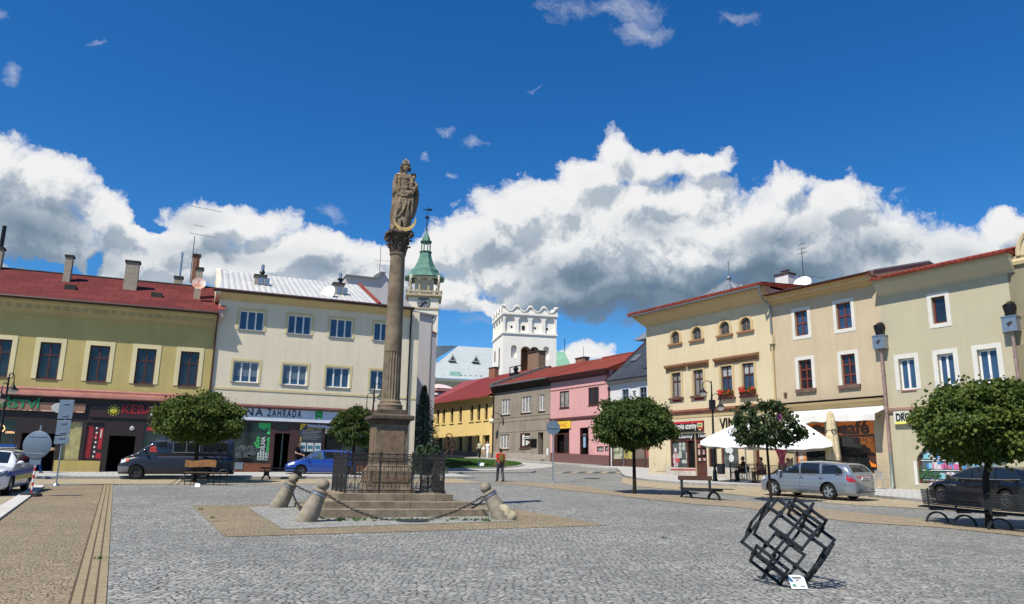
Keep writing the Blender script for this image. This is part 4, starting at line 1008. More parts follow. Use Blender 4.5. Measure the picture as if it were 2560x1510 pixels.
# church nave
NV=Fac(1150,126,8600);NV.o.z=TW.o.z
P=NV.root('church','pale church nave with a long light grey-green metal roof between the two towers','church')
h=lambda x,y,d=0:NV.hit('g',x,y,d)
NR=mat('pale_metal_roof',(0.42,0.45,0.44),0.6,metal=0.1,col2=(0.37,0.41,0.41),vs=0.8)
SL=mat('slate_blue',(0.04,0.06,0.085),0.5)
e0,e1=h(235,742),h(730,700);zeave=h(450,735)[1];zrid=h(430,490,9)[1]
g=MB();g.quad((h(150,742)[0],-0.6,zeave),(h(730,742)[0],-0.6,zeave),(h(730,500,9)[0],9,zrid),(h(430,490,9)[0],9,zrid));
g.quad((h(150,742)[0],-0.6,zeave),(h(430,490,9)[0],9,zrid),(h(150,742)[0],18,zeave));RF=g.build('roof',NR,P)
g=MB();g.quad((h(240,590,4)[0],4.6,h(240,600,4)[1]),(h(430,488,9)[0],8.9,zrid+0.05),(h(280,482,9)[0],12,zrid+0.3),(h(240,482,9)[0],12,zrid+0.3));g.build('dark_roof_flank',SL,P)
g=MB();g.box(h(150,742)[0]+0.4,h(730,742)[0],0,18,-6,zeave-0.2);g.build('wall',CRM,P)
cornice(P,h(150,742)[0],h(730,742)[0],zeave,[(0.1,-1.6),(-0.1,-1.6),(-0.6,-0.5),(-0.7,-0.1),(0.1,-0.1)],plaster('nave_cornice',(0.42,0.40,0.30),0.2))
for(xx,yy)in((387,580),(560,588)):
 a,z=h(xx,yy,4);g=MB();g.prism([(a-0.7,z-0.5),(a+0.7,z-0.5),(a,z+0.7)],3.4,5);dm=g.build('dormer',NR,P);g=MB();g.prism([(a-0.35,z-0.35),(a+0.35,z-0.35),(a,z+0.3)],3.37,3.39);g.build('dormer_opening',CAPC,dm)
g=MB()
for i in range(9):a,z=h(280+i*40,708+i*1.2,0.6);g.box(a-0.12,a+0.12,0.25,0.6,z-0.1,z+0.15)
g.build('snow_guard_row',CAPC,RF)
a,z=h(405,705,0.6);g=MB();g.box(a-0.9,a+0.9,0.0,1.2,z-0.3,z+0.5);g.build('roof_hatch',mat('pale_green_metal',(0.3,0.5,0.42),0.5),RF)
G3=Fac(1400,130,8600);G3.o.z=TW.o.z
h=lambda x,y,d=0:G3.hit('g',x,y,d)
P=G3.root('town_house','building with a green copper roof peeping out right of the white battlemented tower','house')
COP2=mat('green_roof_sheet',(0.22,0.42,0.28),0.55,var=0.2,vs=0.7)
g=MB();a=h(1140,640);b=h(1275,640);t0=h(1140,533,5);t1=h(1222,533,5)
g.quad((a[0],0,a[1]),(b[0],0,a[1]),(t1[0],5,t1[1]),(t0[0],5,t1[1]));g.quad((b[0],0,a[1]),(b[0],10,a[1]),(t1[0],5,t1[1]));g.build('roof',COP2,P)
g=MB();g.box(a[0],b[0]-0.5,0.4,9.6,-6,a[1]);g.build('wall',CRM,P)
g=MB();g.tube([(t1[0],5,t1[1]),(t1[0],5,t1[1]+2.4)],0.06,5);g.build('lightning_rod',BLACKM,P)
p0=at(*Q('g',285,900),105)
P=empty('chapel',(p0.x,p0.y,gz(0,100)),0.4,'small pale pink chapel lantern with moulded bands left of the yellow house','chapel')
ZZ=lambda y:at(*Q('g',285,y),105).z-gz(0,100)
PK=plaster('chapel_pink',(0.50,0.25,0.22),0.2);PKL=mat('pink_roof_sheet',(0.62,0.47,0.45),0.5)
g=MB();g.lathe([(0.1,ZZ(772)),(1.2,ZZ(782)),(2.6,ZZ(812)),(2.75,ZZ(816))],n=8,a0=pi/8);g.lathe([(2.3,ZZ(843)),(2.5,ZZ(850)),(2.5,ZZ(866)),(2.2,ZZ(868))],n=8,a0=pi/8);g.build('roof',PKL,P)
g=MB();g.lathe([(2.3,-6),(2.3,ZZ(870)),(2.15,ZZ(868)),(2.15,ZZ(843)),(2.7,ZZ(835)),(2.7,ZZ(816))],n=8,a0=pi/8);g.build('wall',PK,P)
# far row: yellow, grey, pink houses
def hitx(F,k,x,y,xc):
 "where a pixel's ray meets the plane local x = xc: (depth, height)"
 d0=ray(*Q(k,x,y));o=Vector((0,0,CAMH))-F.o
 tt=(xc-o.dot(F.t))/d0.dot(F.t);p=o+d0*tt;return p.dot(F.n),p.z
def sub(F,x):
 G=Fac(1280,40,30,right=-1);G.t,G.n,G.rz=F.t,F.n,F.rz
 G.o=F.W(x,0);G.o.z=gz(G.o.x,G.o.y);return G
def rects(F,k,L,same=True):
 r=[]
 for(xa,ya,xb,yb)in L:
  a,d=F.hit(k,xa,ya);b,c=F.hit(k,xb,yb);r.append([a,b,c,d])
 if same:
  c=sum(q[2]for q in r)/len(r);d=sum(q[3]for q in r)/len(r)
  for q in r:q[2],q[3]=c,d
 return[tuple(q)for q in r]
FR=Fac(1524,67,30,right=-1);FR.o.z=gz(FR.o.x,FR.o.y)
def groundslope(F,x0,x1,name,m,P,h,proud=0.03):
 "plinth band that follows the sloping pavement"
 g=MB();n=max(2,int((x1-x0)/1.5));tp=[]
 for i in range(n+1):
  x=x0+(x1-x0)*i/n;p=F.W(x,0);tp.append((x,gz(p.x,p.y)-F.o.z+h))
 g.prism([(x0,-2.5)]+tp+[(x1,-2.5)],-proud,0.003);return g.build(name,m,P)
 # pink house
xl=FR.hit('g',1117,900)[0];xr=FR.hit('g',1556,900)[0]
PKH=sub(FR,xl);P=PKH.root('town_house','pink two-storey house with a dark frieze, red tiled roof and a yellow bakery sign','house')
PINK=plaster('pink_plaster',(0.65,0.35,0.345),0.2);MAUVE=plaster('mauve_band',(0.17,0.075,0.075),0.3)
w=xr-xl;ze=PKH.hit('g',1330,698)[1]
up=rects(PKH,'g',[(1185,830,1255,945),(1397,798,1476,925)])
z0d=PKH.hit('g',1200,1105)[1]
dr1=(PKH.hit('g',1143,1200)[0],PKH.hit('g',1256,1200)[0]);dr2=(PKH.hit('g',1335,1200)[0],PKH.hit('g',1400,1200)[0])
sw=rects(PKH,'g',[(1460,1235,1512,1273)]);sw2=rects(PKH,'g',[(1520,1232,1546,1270)])
gb=lambda F,x:gz(F.W(x,0).x,F.W(x,0).y)-F.o.z
hs=up+[(dr1[0],dr1[1],gb(PKH,dr1[0]),z0d,None,0.4),(dr2[0],dr2[1],gb(PKH,dr2[0]),z0d,None,0.35)]+sw+sw2
g=MB();shell(g,0,w,-2.5,ze,9,hs,rv=0.12);g.build('wall',PINK,P)
for i,h in enumerate(up):window(P,*h,fm=WINE,gm=CURT if i==0 else GLASS,nx=2,tz=(),fw=0.10,y=0.06,sill=(WINE,0.06,0.05,0.05))
for h in sw+sw2:window(P,*h,fm=WINE,gm=CURT,nx=1,tz=(),fw=0.07,y=0.06)
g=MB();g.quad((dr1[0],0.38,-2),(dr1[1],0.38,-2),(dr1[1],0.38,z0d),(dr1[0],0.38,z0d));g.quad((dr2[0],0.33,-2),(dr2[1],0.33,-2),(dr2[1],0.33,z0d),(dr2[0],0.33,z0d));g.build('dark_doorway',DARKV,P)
DRD=mat('door_red_brown',(0.075,0.018,0.015),0.45,var=0.3,vs=6)
for(a,b)in((dr1[0]+0.02,dr1[0]+0.5),(dr1[1]-0.75,dr1[1]-0.02)):
 g=MB();zb_=gb(PKH,a)+0.1;g.box(a,b,-0.02,0.03,zb_,z0d-0.5);dd=g.build('door',DRD,P)
 g=MB();g.box(a+0.12,b-0.12,-0.03,-0.021,zb_+1.0,z0d-0.7);g.build('door_pane',SHOPG,dd)
g=MB();g.box(dr1[0],dr1[1],-0.02,0.2,z0d-0.5,z0d-0.4);g.box(dr2[0],dr2[0]+0.12,0.0,0.2,0,z0d);g.box(dr2[1]-0.1,dr2[1],0.0,0.2,0,z0d);g.box(dr2[0],dr2[1],0.0,0.2,z0d-0.75,z0d-0.62);g.build('door_frame',WINE,P)
a,z=PKH.hit('g',1368,1200,0.1);g=MB();g.box(a-0.1,a+0.22,0.05,0.12,z-0.5,z+0.7);g.build('hanging_coat',mat('pale_blue_cloth',(0.25,0.35,0.5),0.8),P)
zc=PKH.hit('g',1300,1025)[1]
cornice(P,0,w,zc,[(0,-0.18),(-0.05,-0.18),(-0.12,-0.05),(-0.16,0.1),(0,0.14)],MAUVE,'string_course')
zc2=PKH.hit('g',1340,795)[1];cornice(P,0,w,zc2,[(0,-0.04),(-0.02,-0.04),(-0.02,0.04),(0,0.04)],MAUVE,'thin_band')
zf=PKH.hit('g',1330,735)[1]
cornice(P,-0.0,w,ze,[(0,zf-ze),(-0.04,zf-ze),(-0.06,zf-ze+0.3),(-0.2,-0.25),(-0.38,-0.1),(-0.4,-0.0),(0,0)],MAUVE)
groundslope(PKH,0,w,'plinth',MAUVE,P,0.95)
a,d=PKH.hit('g',1130,1056);b,c=PKH.hit('g',1271,1098)
g=MB();g.box(a,b,-0.12,-0.03,c,d);s_=g.build('shop_sign',mat('sign_yellow',(0.75,0.50,0.04),0.5),P)
text('lettering','PEKÁRNA KELČ',(d-c)*0.62,mat('orange_letters',(0.55,0.10,0.02),0.5),s_,(a+0.12,-0.125,c+(d-c)*0.25),ext=0.005,sx=(b-a-0.3)/(12*(d-c)*0.62*0.66))
pipe(P,[(w-0.02,-0.45,ze),(w-0.02,-0.4,ze-0.3),(w+0.0,-0.08,ze-0.9),(w+0.0,-0.08,gb(PKH,w))],DRD,0.06)
dpt,zr_=hitx(PKH,'g',1085,655,0.0-(0));
d2,zr2=hitx(PKH,'g',1740,541,w)
rdp=6.5;zr_=PKH.hit('g',1560,572,rdp)[1]
xg0=FR.hit('g',692,1000)[0]-xl
RT=bricks('red_tile_roof',(0.27,0.060,0.042),(0.20,0.045,0.032),(0.07,0.02,0.015),bw=0.26,bh=0.36,ms=0.02,axis='xy',bump=1.0)
g=MB();rsheet(g,0.0,w+0.15,(-0.5,ze+0.02),(rdp,zr_),amp=0.03,per=0.26);g.quad((0,rdp,zr_),(w+.15,rdp,zr_),(w+.15,13.5,ze),(0,13.5,ze));g.quad((w+.15,-.5,ze),(w+.15,rdp,zr_),(w+.15,13.5,ze));R=g.build('roof',RT,P)
g=MB();g.tube([(0,-0.55,ze),(w+0.1,-0.55,ze)],0.08,8);g.build('gutter',DRD,P)
g=MB();g.tube([(0,rdp,zr_+0.04),(w+0.1,rdp,zr_+0.04)],0.11,8);g.build('ridge',TILE,R)
a,zt=PKH.hit('g',1302,588,rdp);b,_=PKH.hit('g',1370,588,rdp);chimney(R,a,b,rdp,rdp+0.6,zr_-0.5,zt,CHR)
a,z=PKH.hit('g',1361,560,rdp)
for(xx,yy)in((1361,492),):
 a,zt=PKH.hit('g',xx,yy,rdp);antenna(R,(a,rdp,zr_-0.3),zt-zr_+0.3,[],name='mast')
 # grey house
GH=sub(FR,FR.hit('g',692,1000)[0]);P=GH.root('town_house','weathered grey-brown rendered two-storey house between the yellow and the pink house','house')
GRYP=plaster('grey_plaster',(0.32,0.275,0.22),0.6,0.5)
w=xl-FR.hit('g',692,1000)[0];ze=GH.hit('g',905,763)[1]
up=rects(GH,'g',[(755,890,815,995),(903,866,971,980),(1033,852,1071,968)])
lo=rects(GH,'g',[(743,1146,806,1250),(891,1138,965,1246)],False)
zdt=GH.hit('g',1040,1130)[1];dd=(GH.hit('g',1023,1200)[0],GH.hit('g',1062,1200)[0])
g=MB();shell(g,0,w-0.002,-2.5,ze,9,up+lo+[(dd[0],dd[1],gb(GH,dd[0])+0.3,zdt,None,0.5)],rv=0.14);g.build('wall',GRYP,P)
for h in up:window(P,*h,fm=WHITEP,gm=CURT,nx=3 if h[1]-h[0]>1.2 else 2,tz=(),fw=0.08,y=0.09,sill=(SILLB,0.08,0.08,0.12))
window(P,*lo[0],fm=WHITEP,gm=CURT,nx=3,tz=(),fw=0.08,y=0.09,sill=(SILLB,0.08,0.08,0.1))
wq=window(P,*lo[1],fm=BROWNW,gm=SHOPG,nx=1,tz=(),fw=0.14,y=0.05,sill=(SILLB,0.08,0.08,0.1))
a,b,c,d=lo[1];g=MB();W_,H_=b-a,d-c
for(q0,q1,q2,q3)in((.2,.42,.15,.9),(.5,.92,.72,.8),(.5,.92,.62,.68),(.55,.75,.2,.5),(.78,.9,.3,.45),(.25,.45,.55,.62)):g.box(a+W_*q0,a+W_*q1,0.03,0.05,c+H_*q2,c+H_*q3)
g.build('window_posters',mat('poster_white',(0.6,0.6,0.58),0.5),wq)
a,d=GH.hit('g',968,1180,-0.05);b,c=GH.hit('g',1012,1240,-0.05);g=MB();g.box(a,b,-0.08,-0.02,c,d);g.build('chalk_board',DARKV,P)
a,d=GH.hit('g',1088,1250,-0.05);b,c=GH.hit('g',1100,1298,-0.05);g=MB();g.box(a,b,-0.06,-0.02,c,d);g.build('white_notice',WHITEP,P)
g=MB();g.quad((dd[0],0.48,-2),(dd[1],0.48,-2),(dd[1],0.48,zdt),(dd[0],0.48,zdt));g.build('dark_doorway',mat('old_door',(0.05,0.035,0.025),0.7),P)
g=MB();g.box(dd[0]-0.4,dd[1]+0.3,-0.5,0.3,-2,gb(GH,dd[0])+0.25);g.build('doorstep',KERB,P)
zf=GH.hit('g',905,812)[1]
TIM=mat('dark_timber',(0.055,0.042,0.035),0.8,var=0.4,vs=2)
cornice(P,0,w,ze,[(0,zf-ze),(-0.06,zf-ze),(-0.12,zf-ze+0.2),(-0.45,-0.15),(-0.45,0.0),(0,0)],TIM)
for yy in(1010,1120,1040):
 z=GH.hit('g',905,yy)[1];cornice(P,0,w,z,[(0,-0.05),(-0.03,-0.05),(-0.03,0.05),(0,0.05)],GRYP,'band')
groundslope(GH,0,w-0.001,'plinth',plaster('plinth_grey',(0.42,0.37,0.32),0.4,0.4),P,0.75)
zr_+=PKH.o.z-GH.o.z
g=MB();rsheet(g,0.45,w-0.002,(-0.5,ze+0.02),(rdp,zr_),amp=0.03,per=0.26);g.quad((0,rdp,zr_),(w,rdp,zr_),(w,13.5,ze),(0,13.5,ze));R=g.build('roof',RT,P)
g=MB();g.tube([(0.3,-0.55,ze),(w,-0.55,ze)],0.08,8);g.build('gutter',GUTG,P)
g=MB();g.prism([(-0.5,ze-0.2),(-0.55,ze+0.35),(rdp,zr_+0.35),(rdp+4,zr_-1.5),(rdp+4,ze)],-0.05,0.45,plane='yz');g.build('parapet',mat('grey_parapet',(0.20,0.18,0.165),0.85,var=0.4,vs=2),P)
pipe(P,[(0.1,-0.55,ze),(0.15,-0.12,ze-0.8),(0.15,-0.1,gb(GH,0))],GUT,0.07)
a,zt=GH.hit('g',948,545,rdp+1);b,_=GH.hit('g',1028,545,rdp+1)
chimney(R,a,b,rdp+1,rdp+2,zr_-1,zt,bricks('old_brown_brick',(0.30,0.19,0.11),(0.24,0.14,0.08),(0.2,0.17,0.14),bw=0.3,bh=0.1,ms=0.015),cap=0.1)
# yellow house
xy0=FR.hit('g',232,1000)[0];YH=sub(FR,xy0);P=YH.root('town_house','bright yellow house with narrow brown upper windows and a red sheet roof','house')
w=FR.hit('g',692,1000)[0]-xy0;YEL=plaster('yellow_plaster',(0.745,0.565,0.23),0.10)
ze=YH.hit('s',680,425)[1]
up=rects(YH,'s',[(308,568,340,772),(395,553,427,768),(515,535,550,750),(641,517,677,740),(805,493,847,722),(908,480,950,712),(1020,465,1062,700)])
lo=rects(YH,'s',[(302,983,380,1180),(420,970,502,1180),(610,963,677,1265),(737,953,827,1200),(880,945,937,1200),(985,940,1087,1195)])
lo[2]=(lo[2][0],lo[2][1],gb(YH,lo[2][0]),lo[2][3])
g=MB();shell(g,-0.5,w-0.003,-3,ze,10,[(*h,None,0.25)for h in up]+[(*h,None,0.5)for h in lo],rv=0.25);g.build('wall',YEL,P)
for h in up:window(P,*h,fm=BROWNW,gm=GLASS,nx=2,tz=(0.62,),fw=0.09,y=0.2,sill=(YEL,0.14,0.1,0.2))
for i,h in enumerate(lo):window(P,*h,fm=BROWNW,gm=SHOPG if i!=3 else BLIND,nx=1 if i<3 else 2,tz=(0.8,),fw=0.1,y=0.42,name='window' if i!=2 else 'door')
zf=YH.hit('s',680,500)[1]
cornice(P,-0.5,w,ze,[(0,zf-ze),(-0.03,zf-ze),(-0.05,zf-ze+0.5),(-0.5,-0.12),(-0.55,0.0),(0,0)],YEL)
groundslope(YH,-0.5,w,'plinth',plaster('plinth_dim',(0.30,0.26,0.22),0.3),P,0.6)
REDS=mat('red_sheet_roof',(0.28,0.042,0.042),0.55,var=0.25,vs=1.2)
d1,zr1=hitx(YH,'g',480,767,-0.5);rd1=7.5;zr1=YH.hit('g',760,702,rd1)[1]
xh=YH.hit('g',470,770,rd1)[0]
g=MB();n=int((w-xh)/0.55)
g.quad((-0.9,-0.75,ze+0.05),(w,-0.75,ze+0.05),(w,rd1,zr1),(xh,rd1,zr1));g.quad((-0.9,-0.75,ze+0.05),(xh,rd1,zr1),(-0.9,15,ze));g.quad((xh,rd1,zr1),(w,rd1,zr1),(w,15,ze),(-0.9,15,ze))
g.quad((-0.9,-0.75,ze-0.05),(w,-0.75,ze-0.05),(w,-0.75,ze+0.05),(-0.9,-0.75,ze+0.05));g.quad((-0.9,-0.75,ze-0.04),(w,-0.75,ze-0.04),(w,0.0,ze-0.04),(-0.9,0.0,ze-0.04))
R=g.build('roof',REDS,P)
g=MB()
for i in range(int(w/0.6)+1):
 x=w-i*0.6
 f1_=1.0 if x>=xh else(x+0.9)/(xh+0.9)
 if f1_>0.02:g.tube([(x,-0.75,ze+0.08),(x,-0.75+(rd1+0.75)*f1_,ze+0.08+(zr1-ze-0.05)*f1_)],0.03,4)
g.build('standing_seams',REDS,R)
a,zt=YH.hit('g',660,658,rd1-1);b,_=YH.hit('g',712,658,rd1-1);chimney(R,a,b-0.3,rd1-1,rd1-0.4,zr1-1.5,zt,CHR)
g=MB();a,z=YH.hit('g',860,660,rd1-2);
g.tube([(a-1.3,rd1-2,z-1.2),(a-1.3,rd1-2,z+0.3),(a+1.5,rd1-2,z+0.3)],0.07,6);g.box(a-0.6,a+0.6,rd1-2.4,rd1-1.8,z-1.2,z-0.5);g.lathe([(0.2,0),(0.25,0.4),(0.4,0.45),(0.05,0.9)],(a,rd1-2,z-0.5),8);g.build('flue',BLACKM,R)
SHD=YH.root('town_house','plain unseen house added behind the lilac-grey one to shade the yellow house','house')  # added out of sight, sized so its shadow crosses the yellow front
g=MB();g.box(-6,14.4,-16,-6.9,-3,12.2);g.build('wall',LIL,SHD)
g=MB();g.prism([(-16.4,12.2),(-6.8,12.2),(-11.4,13.6)],-6.2,14.5,plane='yz');g.build('roof',TILE,SHD)
# small white house with the slate roof
WH=sub(FR,xr+0.06);P=WH.root('town_house','narrow white house with a steep dark slate roof squeezed beside the tall cream house','house')
w=FR.hit('h',640,1300)[0]-xr;ze=WH.hit('h',400,1140)[1]
WHP=plaster('white_plaster',(0.66,0.65,0.63),0.15);PB=mat('pale_blue_trim',(0.55,0.60,0.68),0.7)
up=rects(WH,'h',[(355,1238,418,1370),(518,1220,585,1355)])
zsh=WH.hit('j',500,690)[1]
zg=gb(WH,2)
g=MB();shell(g,0,w+3,-3,ze,9,up+[(0.15,w+2.9,zg-1,zsh,None,0.1)],rv=0.12);g.build('wall',WHP,P)
for h in up:window(P,*h,fm=GALV,gm=GLASS,nx=2,tz=(0.6,),fw=0.06,y=0.08,sur=(PB,0.2,0.03))
a,z=WH.hit('h',468,1275);g=MB();g.sph((a,-0.01,z),(0.16,0.03,0.22),10,8);g.sph((a,-0.01,z+0.18),(0.25,0.02,0.08),8,6);g.build('relief_emblem',GALV,P)
g=MB();x=0.2
for i in range(7):g.box(x+i*1.35,x+i*1.35+0.14,-0.02,0.09,zg-1,zsh)
g.box(0.2,w+2.9,-0.02,0.09,zg-1,zg+0.75);g.box(0.2,w+2.9,-0.02,0.09,zg+2.0,zg+2.1);sf=g.build('shopfront',mat('brown_timber',(0.09,0.045,0.035),0.55,var=0.3),P)
cols=[(0.5,0.52,0.35),(0.55,0.5,0.08),(0.2,0.15,0.12),(0.5,0.08,0.08),(0.45,0.4,0.38),(0.3,0.4,0.3)]
for i in range(6):
 g=MB();x=0.34+i*1.35;g.quad((x,0.05,zg+0.75),(x+1.2,0.05,zg+0.75),(x+1.2,0.05,zg+2.0),(x,0.05,zg+2.0));g.build('shop_window',mat('display_%d'%i,cols[i],0.25,col2=(0.12,0.12,0.10),vs=2.2),sf)
SLT=bricks('slate_roof',(0.055,0.065,0.085),(0.04,0.048,0.062),(0.015,0.018,0.022),bw=0.45,bh=0.5,ms=0.015,axis='xy')
ds,zrs=hitx(WH,'h',580,800,0.0)
rds=min(max(ds,4),9);
zrs=WH.hit('h',582,800,rds)[1]
g=MB();g.quad((-0.1,-0.5,ze),(w+3,-0.5,ze),(w+3,rds,zrs),(-0.1,rds,zrs));g.quad((-0.1,-0.5,ze-0.1),(w+3,-0.5,ze-0.1),(w+3,rds,zrs-0.1),(-0.1,rds,zrs-0.1));g.quad((-0.1,-0.5,ze),(w+3,-0.5,ze),(w+3,-0.5,ze-0.1),(-0.1,-0.5,ze-0.1));g.quad((-0.1,rds,zrs),(w+3,rds,zrs),(w+3,2*rds,ze),(-0.1,2*rds,ze));R=g.build('roof',SLT,P)
g=MB();g.prism([(-0.3,ze-0.5),(rds,zrs-0.1),(2*rds,ze-0.5)],-0.05,0.06,plane='yz');g.build('gable_wall',WHP,P)
g=MB();g.tube([(-0.1,-0.5,ze+0.02),(-0.1,rds,zrs+0.04)],0.09,6);g.build('verge',DRD,R)
a,z=WH.hit('h',485,1010,2.0);f=(2.5)/(rds+0.5);z=ze+(zrs-ze)*f
g=MB();g.obox((a,2.0,z+0.08),(0.38,0,0),(0,0.4,0.4*(zrs-ze)/(rds+0.5)),(0,-0.05,0.06));g.build('roof_light',GUTG,R)
cornice(P,-0.05,w+3,ze,[(0,-0.35),(-0.05,-0.35),(-0.4,-0.1),(-0.4,-0.02),(0,-0.02)],plaster('grey_cornice',(0.30,0.30,0.30),0.2))
# right row
RR=Fac(2233,38.5,20,right=-1)
xa=RR.hit('h',581,900)[0];xb=RR.hit('h',1765,900)[0]
CH=sub(RR,xa);P=CH.root('town_house','cream three-storey house with four small arched attic windows and geraniums on its sills','house')
CRE=plaster('cream_plaster',(0.62,0.52,0.34),0.14,0.10);OCH=plaster('ochre_trim',(0.55,0.41,0.22),0.15);HOOD=plaster('brown_hood',(0.30,0.16,0.085),0.3)
w=xb-xa;ze=CH.hit('h',1100,398,-0.75)[1];zwt=ze-0.1
at_=rects(CH,'h',[(808,700,888,800),(1003,668,1091,770),(1257,618,1353,722),(1450,580,1549,688)])
up=rects(CH,'h',[(813,1083,906,1348),(1013,1060,1114,1330),(1268,1030,1383,1304),(1466,1003,1589,1293)])
zw=CH.hit('j',1150,580)[1];sh1=(CH.hit('j',1003,800)[0],CH.hit('j',1422,800)[0]);zb1=CH.hit('j',1150,985)[1]
dx=(CH.hit('j',1293,800)[0],CH.hit('j',1422,800)[0]);zdb=CH.hit('j',1350,1068)[1]
n1=(CH.hit('j',1442,800)[0],CH.hit('j',1540,800)[0]);n2=(CH.hit('j',1590,800)[0],CH.hit('j',1790,800)[0]);n3=(CH.hit('k',600,800)[0]+0.4,CH.hit('k',735,800)[0])
zn1=CH.hit('j',1480,665)[1];zn0=CH.hit('j',1490,1000)[1];zn3=CH.hit('k',660,1060)[1]
hs=[(*h,'round',0.2)for h in at_]+up+[(sh1[0],dx[0]-0.02,zb1,zw,None,0.16),(dx[0],dx[1],zdb,zw,None,0.2),(n1[0],n1[1],zn0,zn1,None,0.2),(n2[0],n2[1],zn0,zn1,None,0.2),(n3[0],n3[1],zn3,zn1,None,0.4)]
g=MB();shell(g,0,w-0.003,-2,zwt,11,hs,rv=0.16);g.build('wall',CRE,P)
for h in at_:window(P,*h,fm=mat('grey_brown_frame',(0.20,0.13,0.09),0.6),gm=mat('lace_glass',(0.10,0.10,0.10),0.25,var=0.8,vs=9),tz=(),fw=0.06,y=0.12,sur=(OCH,0.17,0.05),sill=(HOOD,0.12,0.14,0.26),arch=True)
for i,h in enumerate(up):
 a,b,c,d=h
 wq=window(P,a,b,c+0.28*(i<2),d,fm=BROWNW,gm=[mat('roller_blind',(0.27,0.27,0.27),0.3,var=0.5,vs=1.5),MATS['roller_blind'],GLASSB,GLASSB][i],nx=2,tz=(0.66,),fw=0.075,y=0.12,sur=(OCH,0.16,0.035),sill=(SILLB,0.13,0.16,0.22))
 if i<2:g=MB();g.box(a+0.02,b-0.02,0.05,0.1,c,c+0.26);g.build('red_board',mat('red_board',(0.30,0.02,0.025),0.5),wq)
 else:g=MB();g.quad((a+0.08,0.125,c+(d-c)*0.68),(b-0.08,0.125,c+(d-c)*0.68),(b-0.08,0.125,d-0.1),(a+0.08,0.125,d-0.1));g.build('white_curtain',mat('white_curtain',(0.42,0.44,0.44),0.3,var=0.4,vs=5),wq)
zh=[CH.hit('h',*p)[1]for p in((840,1022),(1040,990),(1300,955),(1500,925))];zh=sum(zh)/4
for i,(pa,pb)in enumerate(((745,930),(945,1137),(1198,1396),(1403,1607))):
 a,b=CH.hit('h',pa,1000,-0.2)[0],CH.hit('h',pb,960,-0.2)[0]
 cornice(P,a,b,zh,[(0,-0.32),(-0.06,-0.32),(-0.10,-0.16),(-0.26,-0.06),(-0.28,0.06),(0,0.12)],HOOD,'window_hood')
zc=CH.hit('h',1150,1423)[1]
cornice(P,0,w,zc,[(0,-0.22),(-0.05,-0.22),(-0.2,-0.05),(-0.22,0.06),(0,0.1)],mat('rose_ledge',(0.36,0.15,0.10),0.7,var=0.3),'string_course')
cornice(P,0,w,zc-0.22,[(0,-0.22),(-0.03,-0.22),(-0.05,0.0),(0,0.0)],OCH,'ochre_band')
g=MB();prof=[(0,-0.85),(-0.06,-0.85),(-0.09,-0.75),(-0.30,-0.55),(-0.55,-0.30),(-0.66,-0.12),(-0.68,0.0)]
A_=[[(w,p[0],ze+p[1])for p in prof],[(p[0],p[0],ze+p[1])for p in prof],[(p[0],9.5,ze+p[1])for p in prof]]
for q,r in zip(A_,A_[1:]):g.ring(q,r,False)
g.quad((w,0,ze),(w,-0.68,ze),(-0.68,-0.68,ze),(-0.68,9.5,ze),(0,9.5,ze),(0,0,ze));g.quad(*[(w,p[0],ze+p[1])for p in prof],(w,0,ze));g.build('cornice',OCH,P)
rdp2=5.5;tt_,zq=hitx(CH,'h',1830,213,w);zq1=ze+0.16+rdp2*0.10
g=MB();rsheet(g,-0.9,w+0.1,(-0.98,ze+0.10),(rdp2,zq1),amp=0.06,per=0.26,th=0.12);g.quad((-.85,rdp2,zq1),(w+.1,rdp2,zq1),(w+.1,12,ze),(-.85,12,ze));g.quad((w+.1,-.85,ze),(w+.1,rdp2,zq1),(w+.1,12,ze));R=g.build('roof',TILE,P)
g=MB();g.tube([(-0.85,-0.90,ze-0.09),(w,-0.90,ze-0.09)],0.07,8);g.build('gutter',GUTG,P)
pipe(P,[(w-0.12,-0.92,ze-0.1),(w-0.1,-0.8,ze-0.7),(w-0.03,-0.12,ze-1.2),(w-0.03,-0.11,CH.hit('h',1760,740)[1]+0.1)],GUTG,0.06)
g=MB();z=CH.hit('h',1755,740)[1];g.box(w-0.18,w+0.12,-0.26,-0.02,CH.hit('h',1755,818)[1],z);g.build('hopper',CRE,P)
pipe(P,[(w-0.03,-0.11,CH.hit('h',1755,818)[1]),(w-0.03,-0.11,-0.5)],OCH,0.055)
a,z=CH.hit('h',1345,215,11);b0=CH.hit('h',1070,388,6)
MTR=mat('pale_metal_sheet',(0.36,0.38,0.40),0.4,metal=0.5,var=0.15,vs=1)
g=MB();hw=5.5;cx,cy=a,11;zb_=ze-0.2;cs4=[(cx-hw,cy-hw,zb_),(cx+hw,cy-hw,zb_),(cx+hw,cy+hw,zb_),(cx-hw,cy+hw,zb_)]
for i in range(4):g.quad(cs4[i],cs4[(i+1)%4],(cx,cy,z))
g.quad(*cs4)
PY=g.build('pyramid_roof',MTR,P)
g=MB()
for i in range(4):
 p,q=Vector(cs4[i]),Vector(cs4[(i+1)%4])
 for j in range(1,9):
  f=j/9;s0=p.lerp(q,f);k=1-abs(2*f-1)
  m_=p.lerp(q,0.5);e=s0+(Vector((cx,cy,z))-m_)*k
  g.tube([s0+Vector((0,0,.03)),e+Vector((0,0,.03))],0.03,4)
 g.tube([p,(cx,cy,z)],0.05,4)
g.tube([(cx,cy,z-0.1),(cx,cy,CH.hit('h',1340,45,11)[1])],0.035,5);g.sph((cx,cy,z+0.1),0.2,8,6);g.build('seams_and_rod',GUTG,PY)
a,zt=CH.hit('h',1760,195,4.5);b,_=CH.hit('h',1905,195,4.5)
chimney(R,a+0.1,b-0.1,4.5,5.2,ze-0.2,zt,WHP);
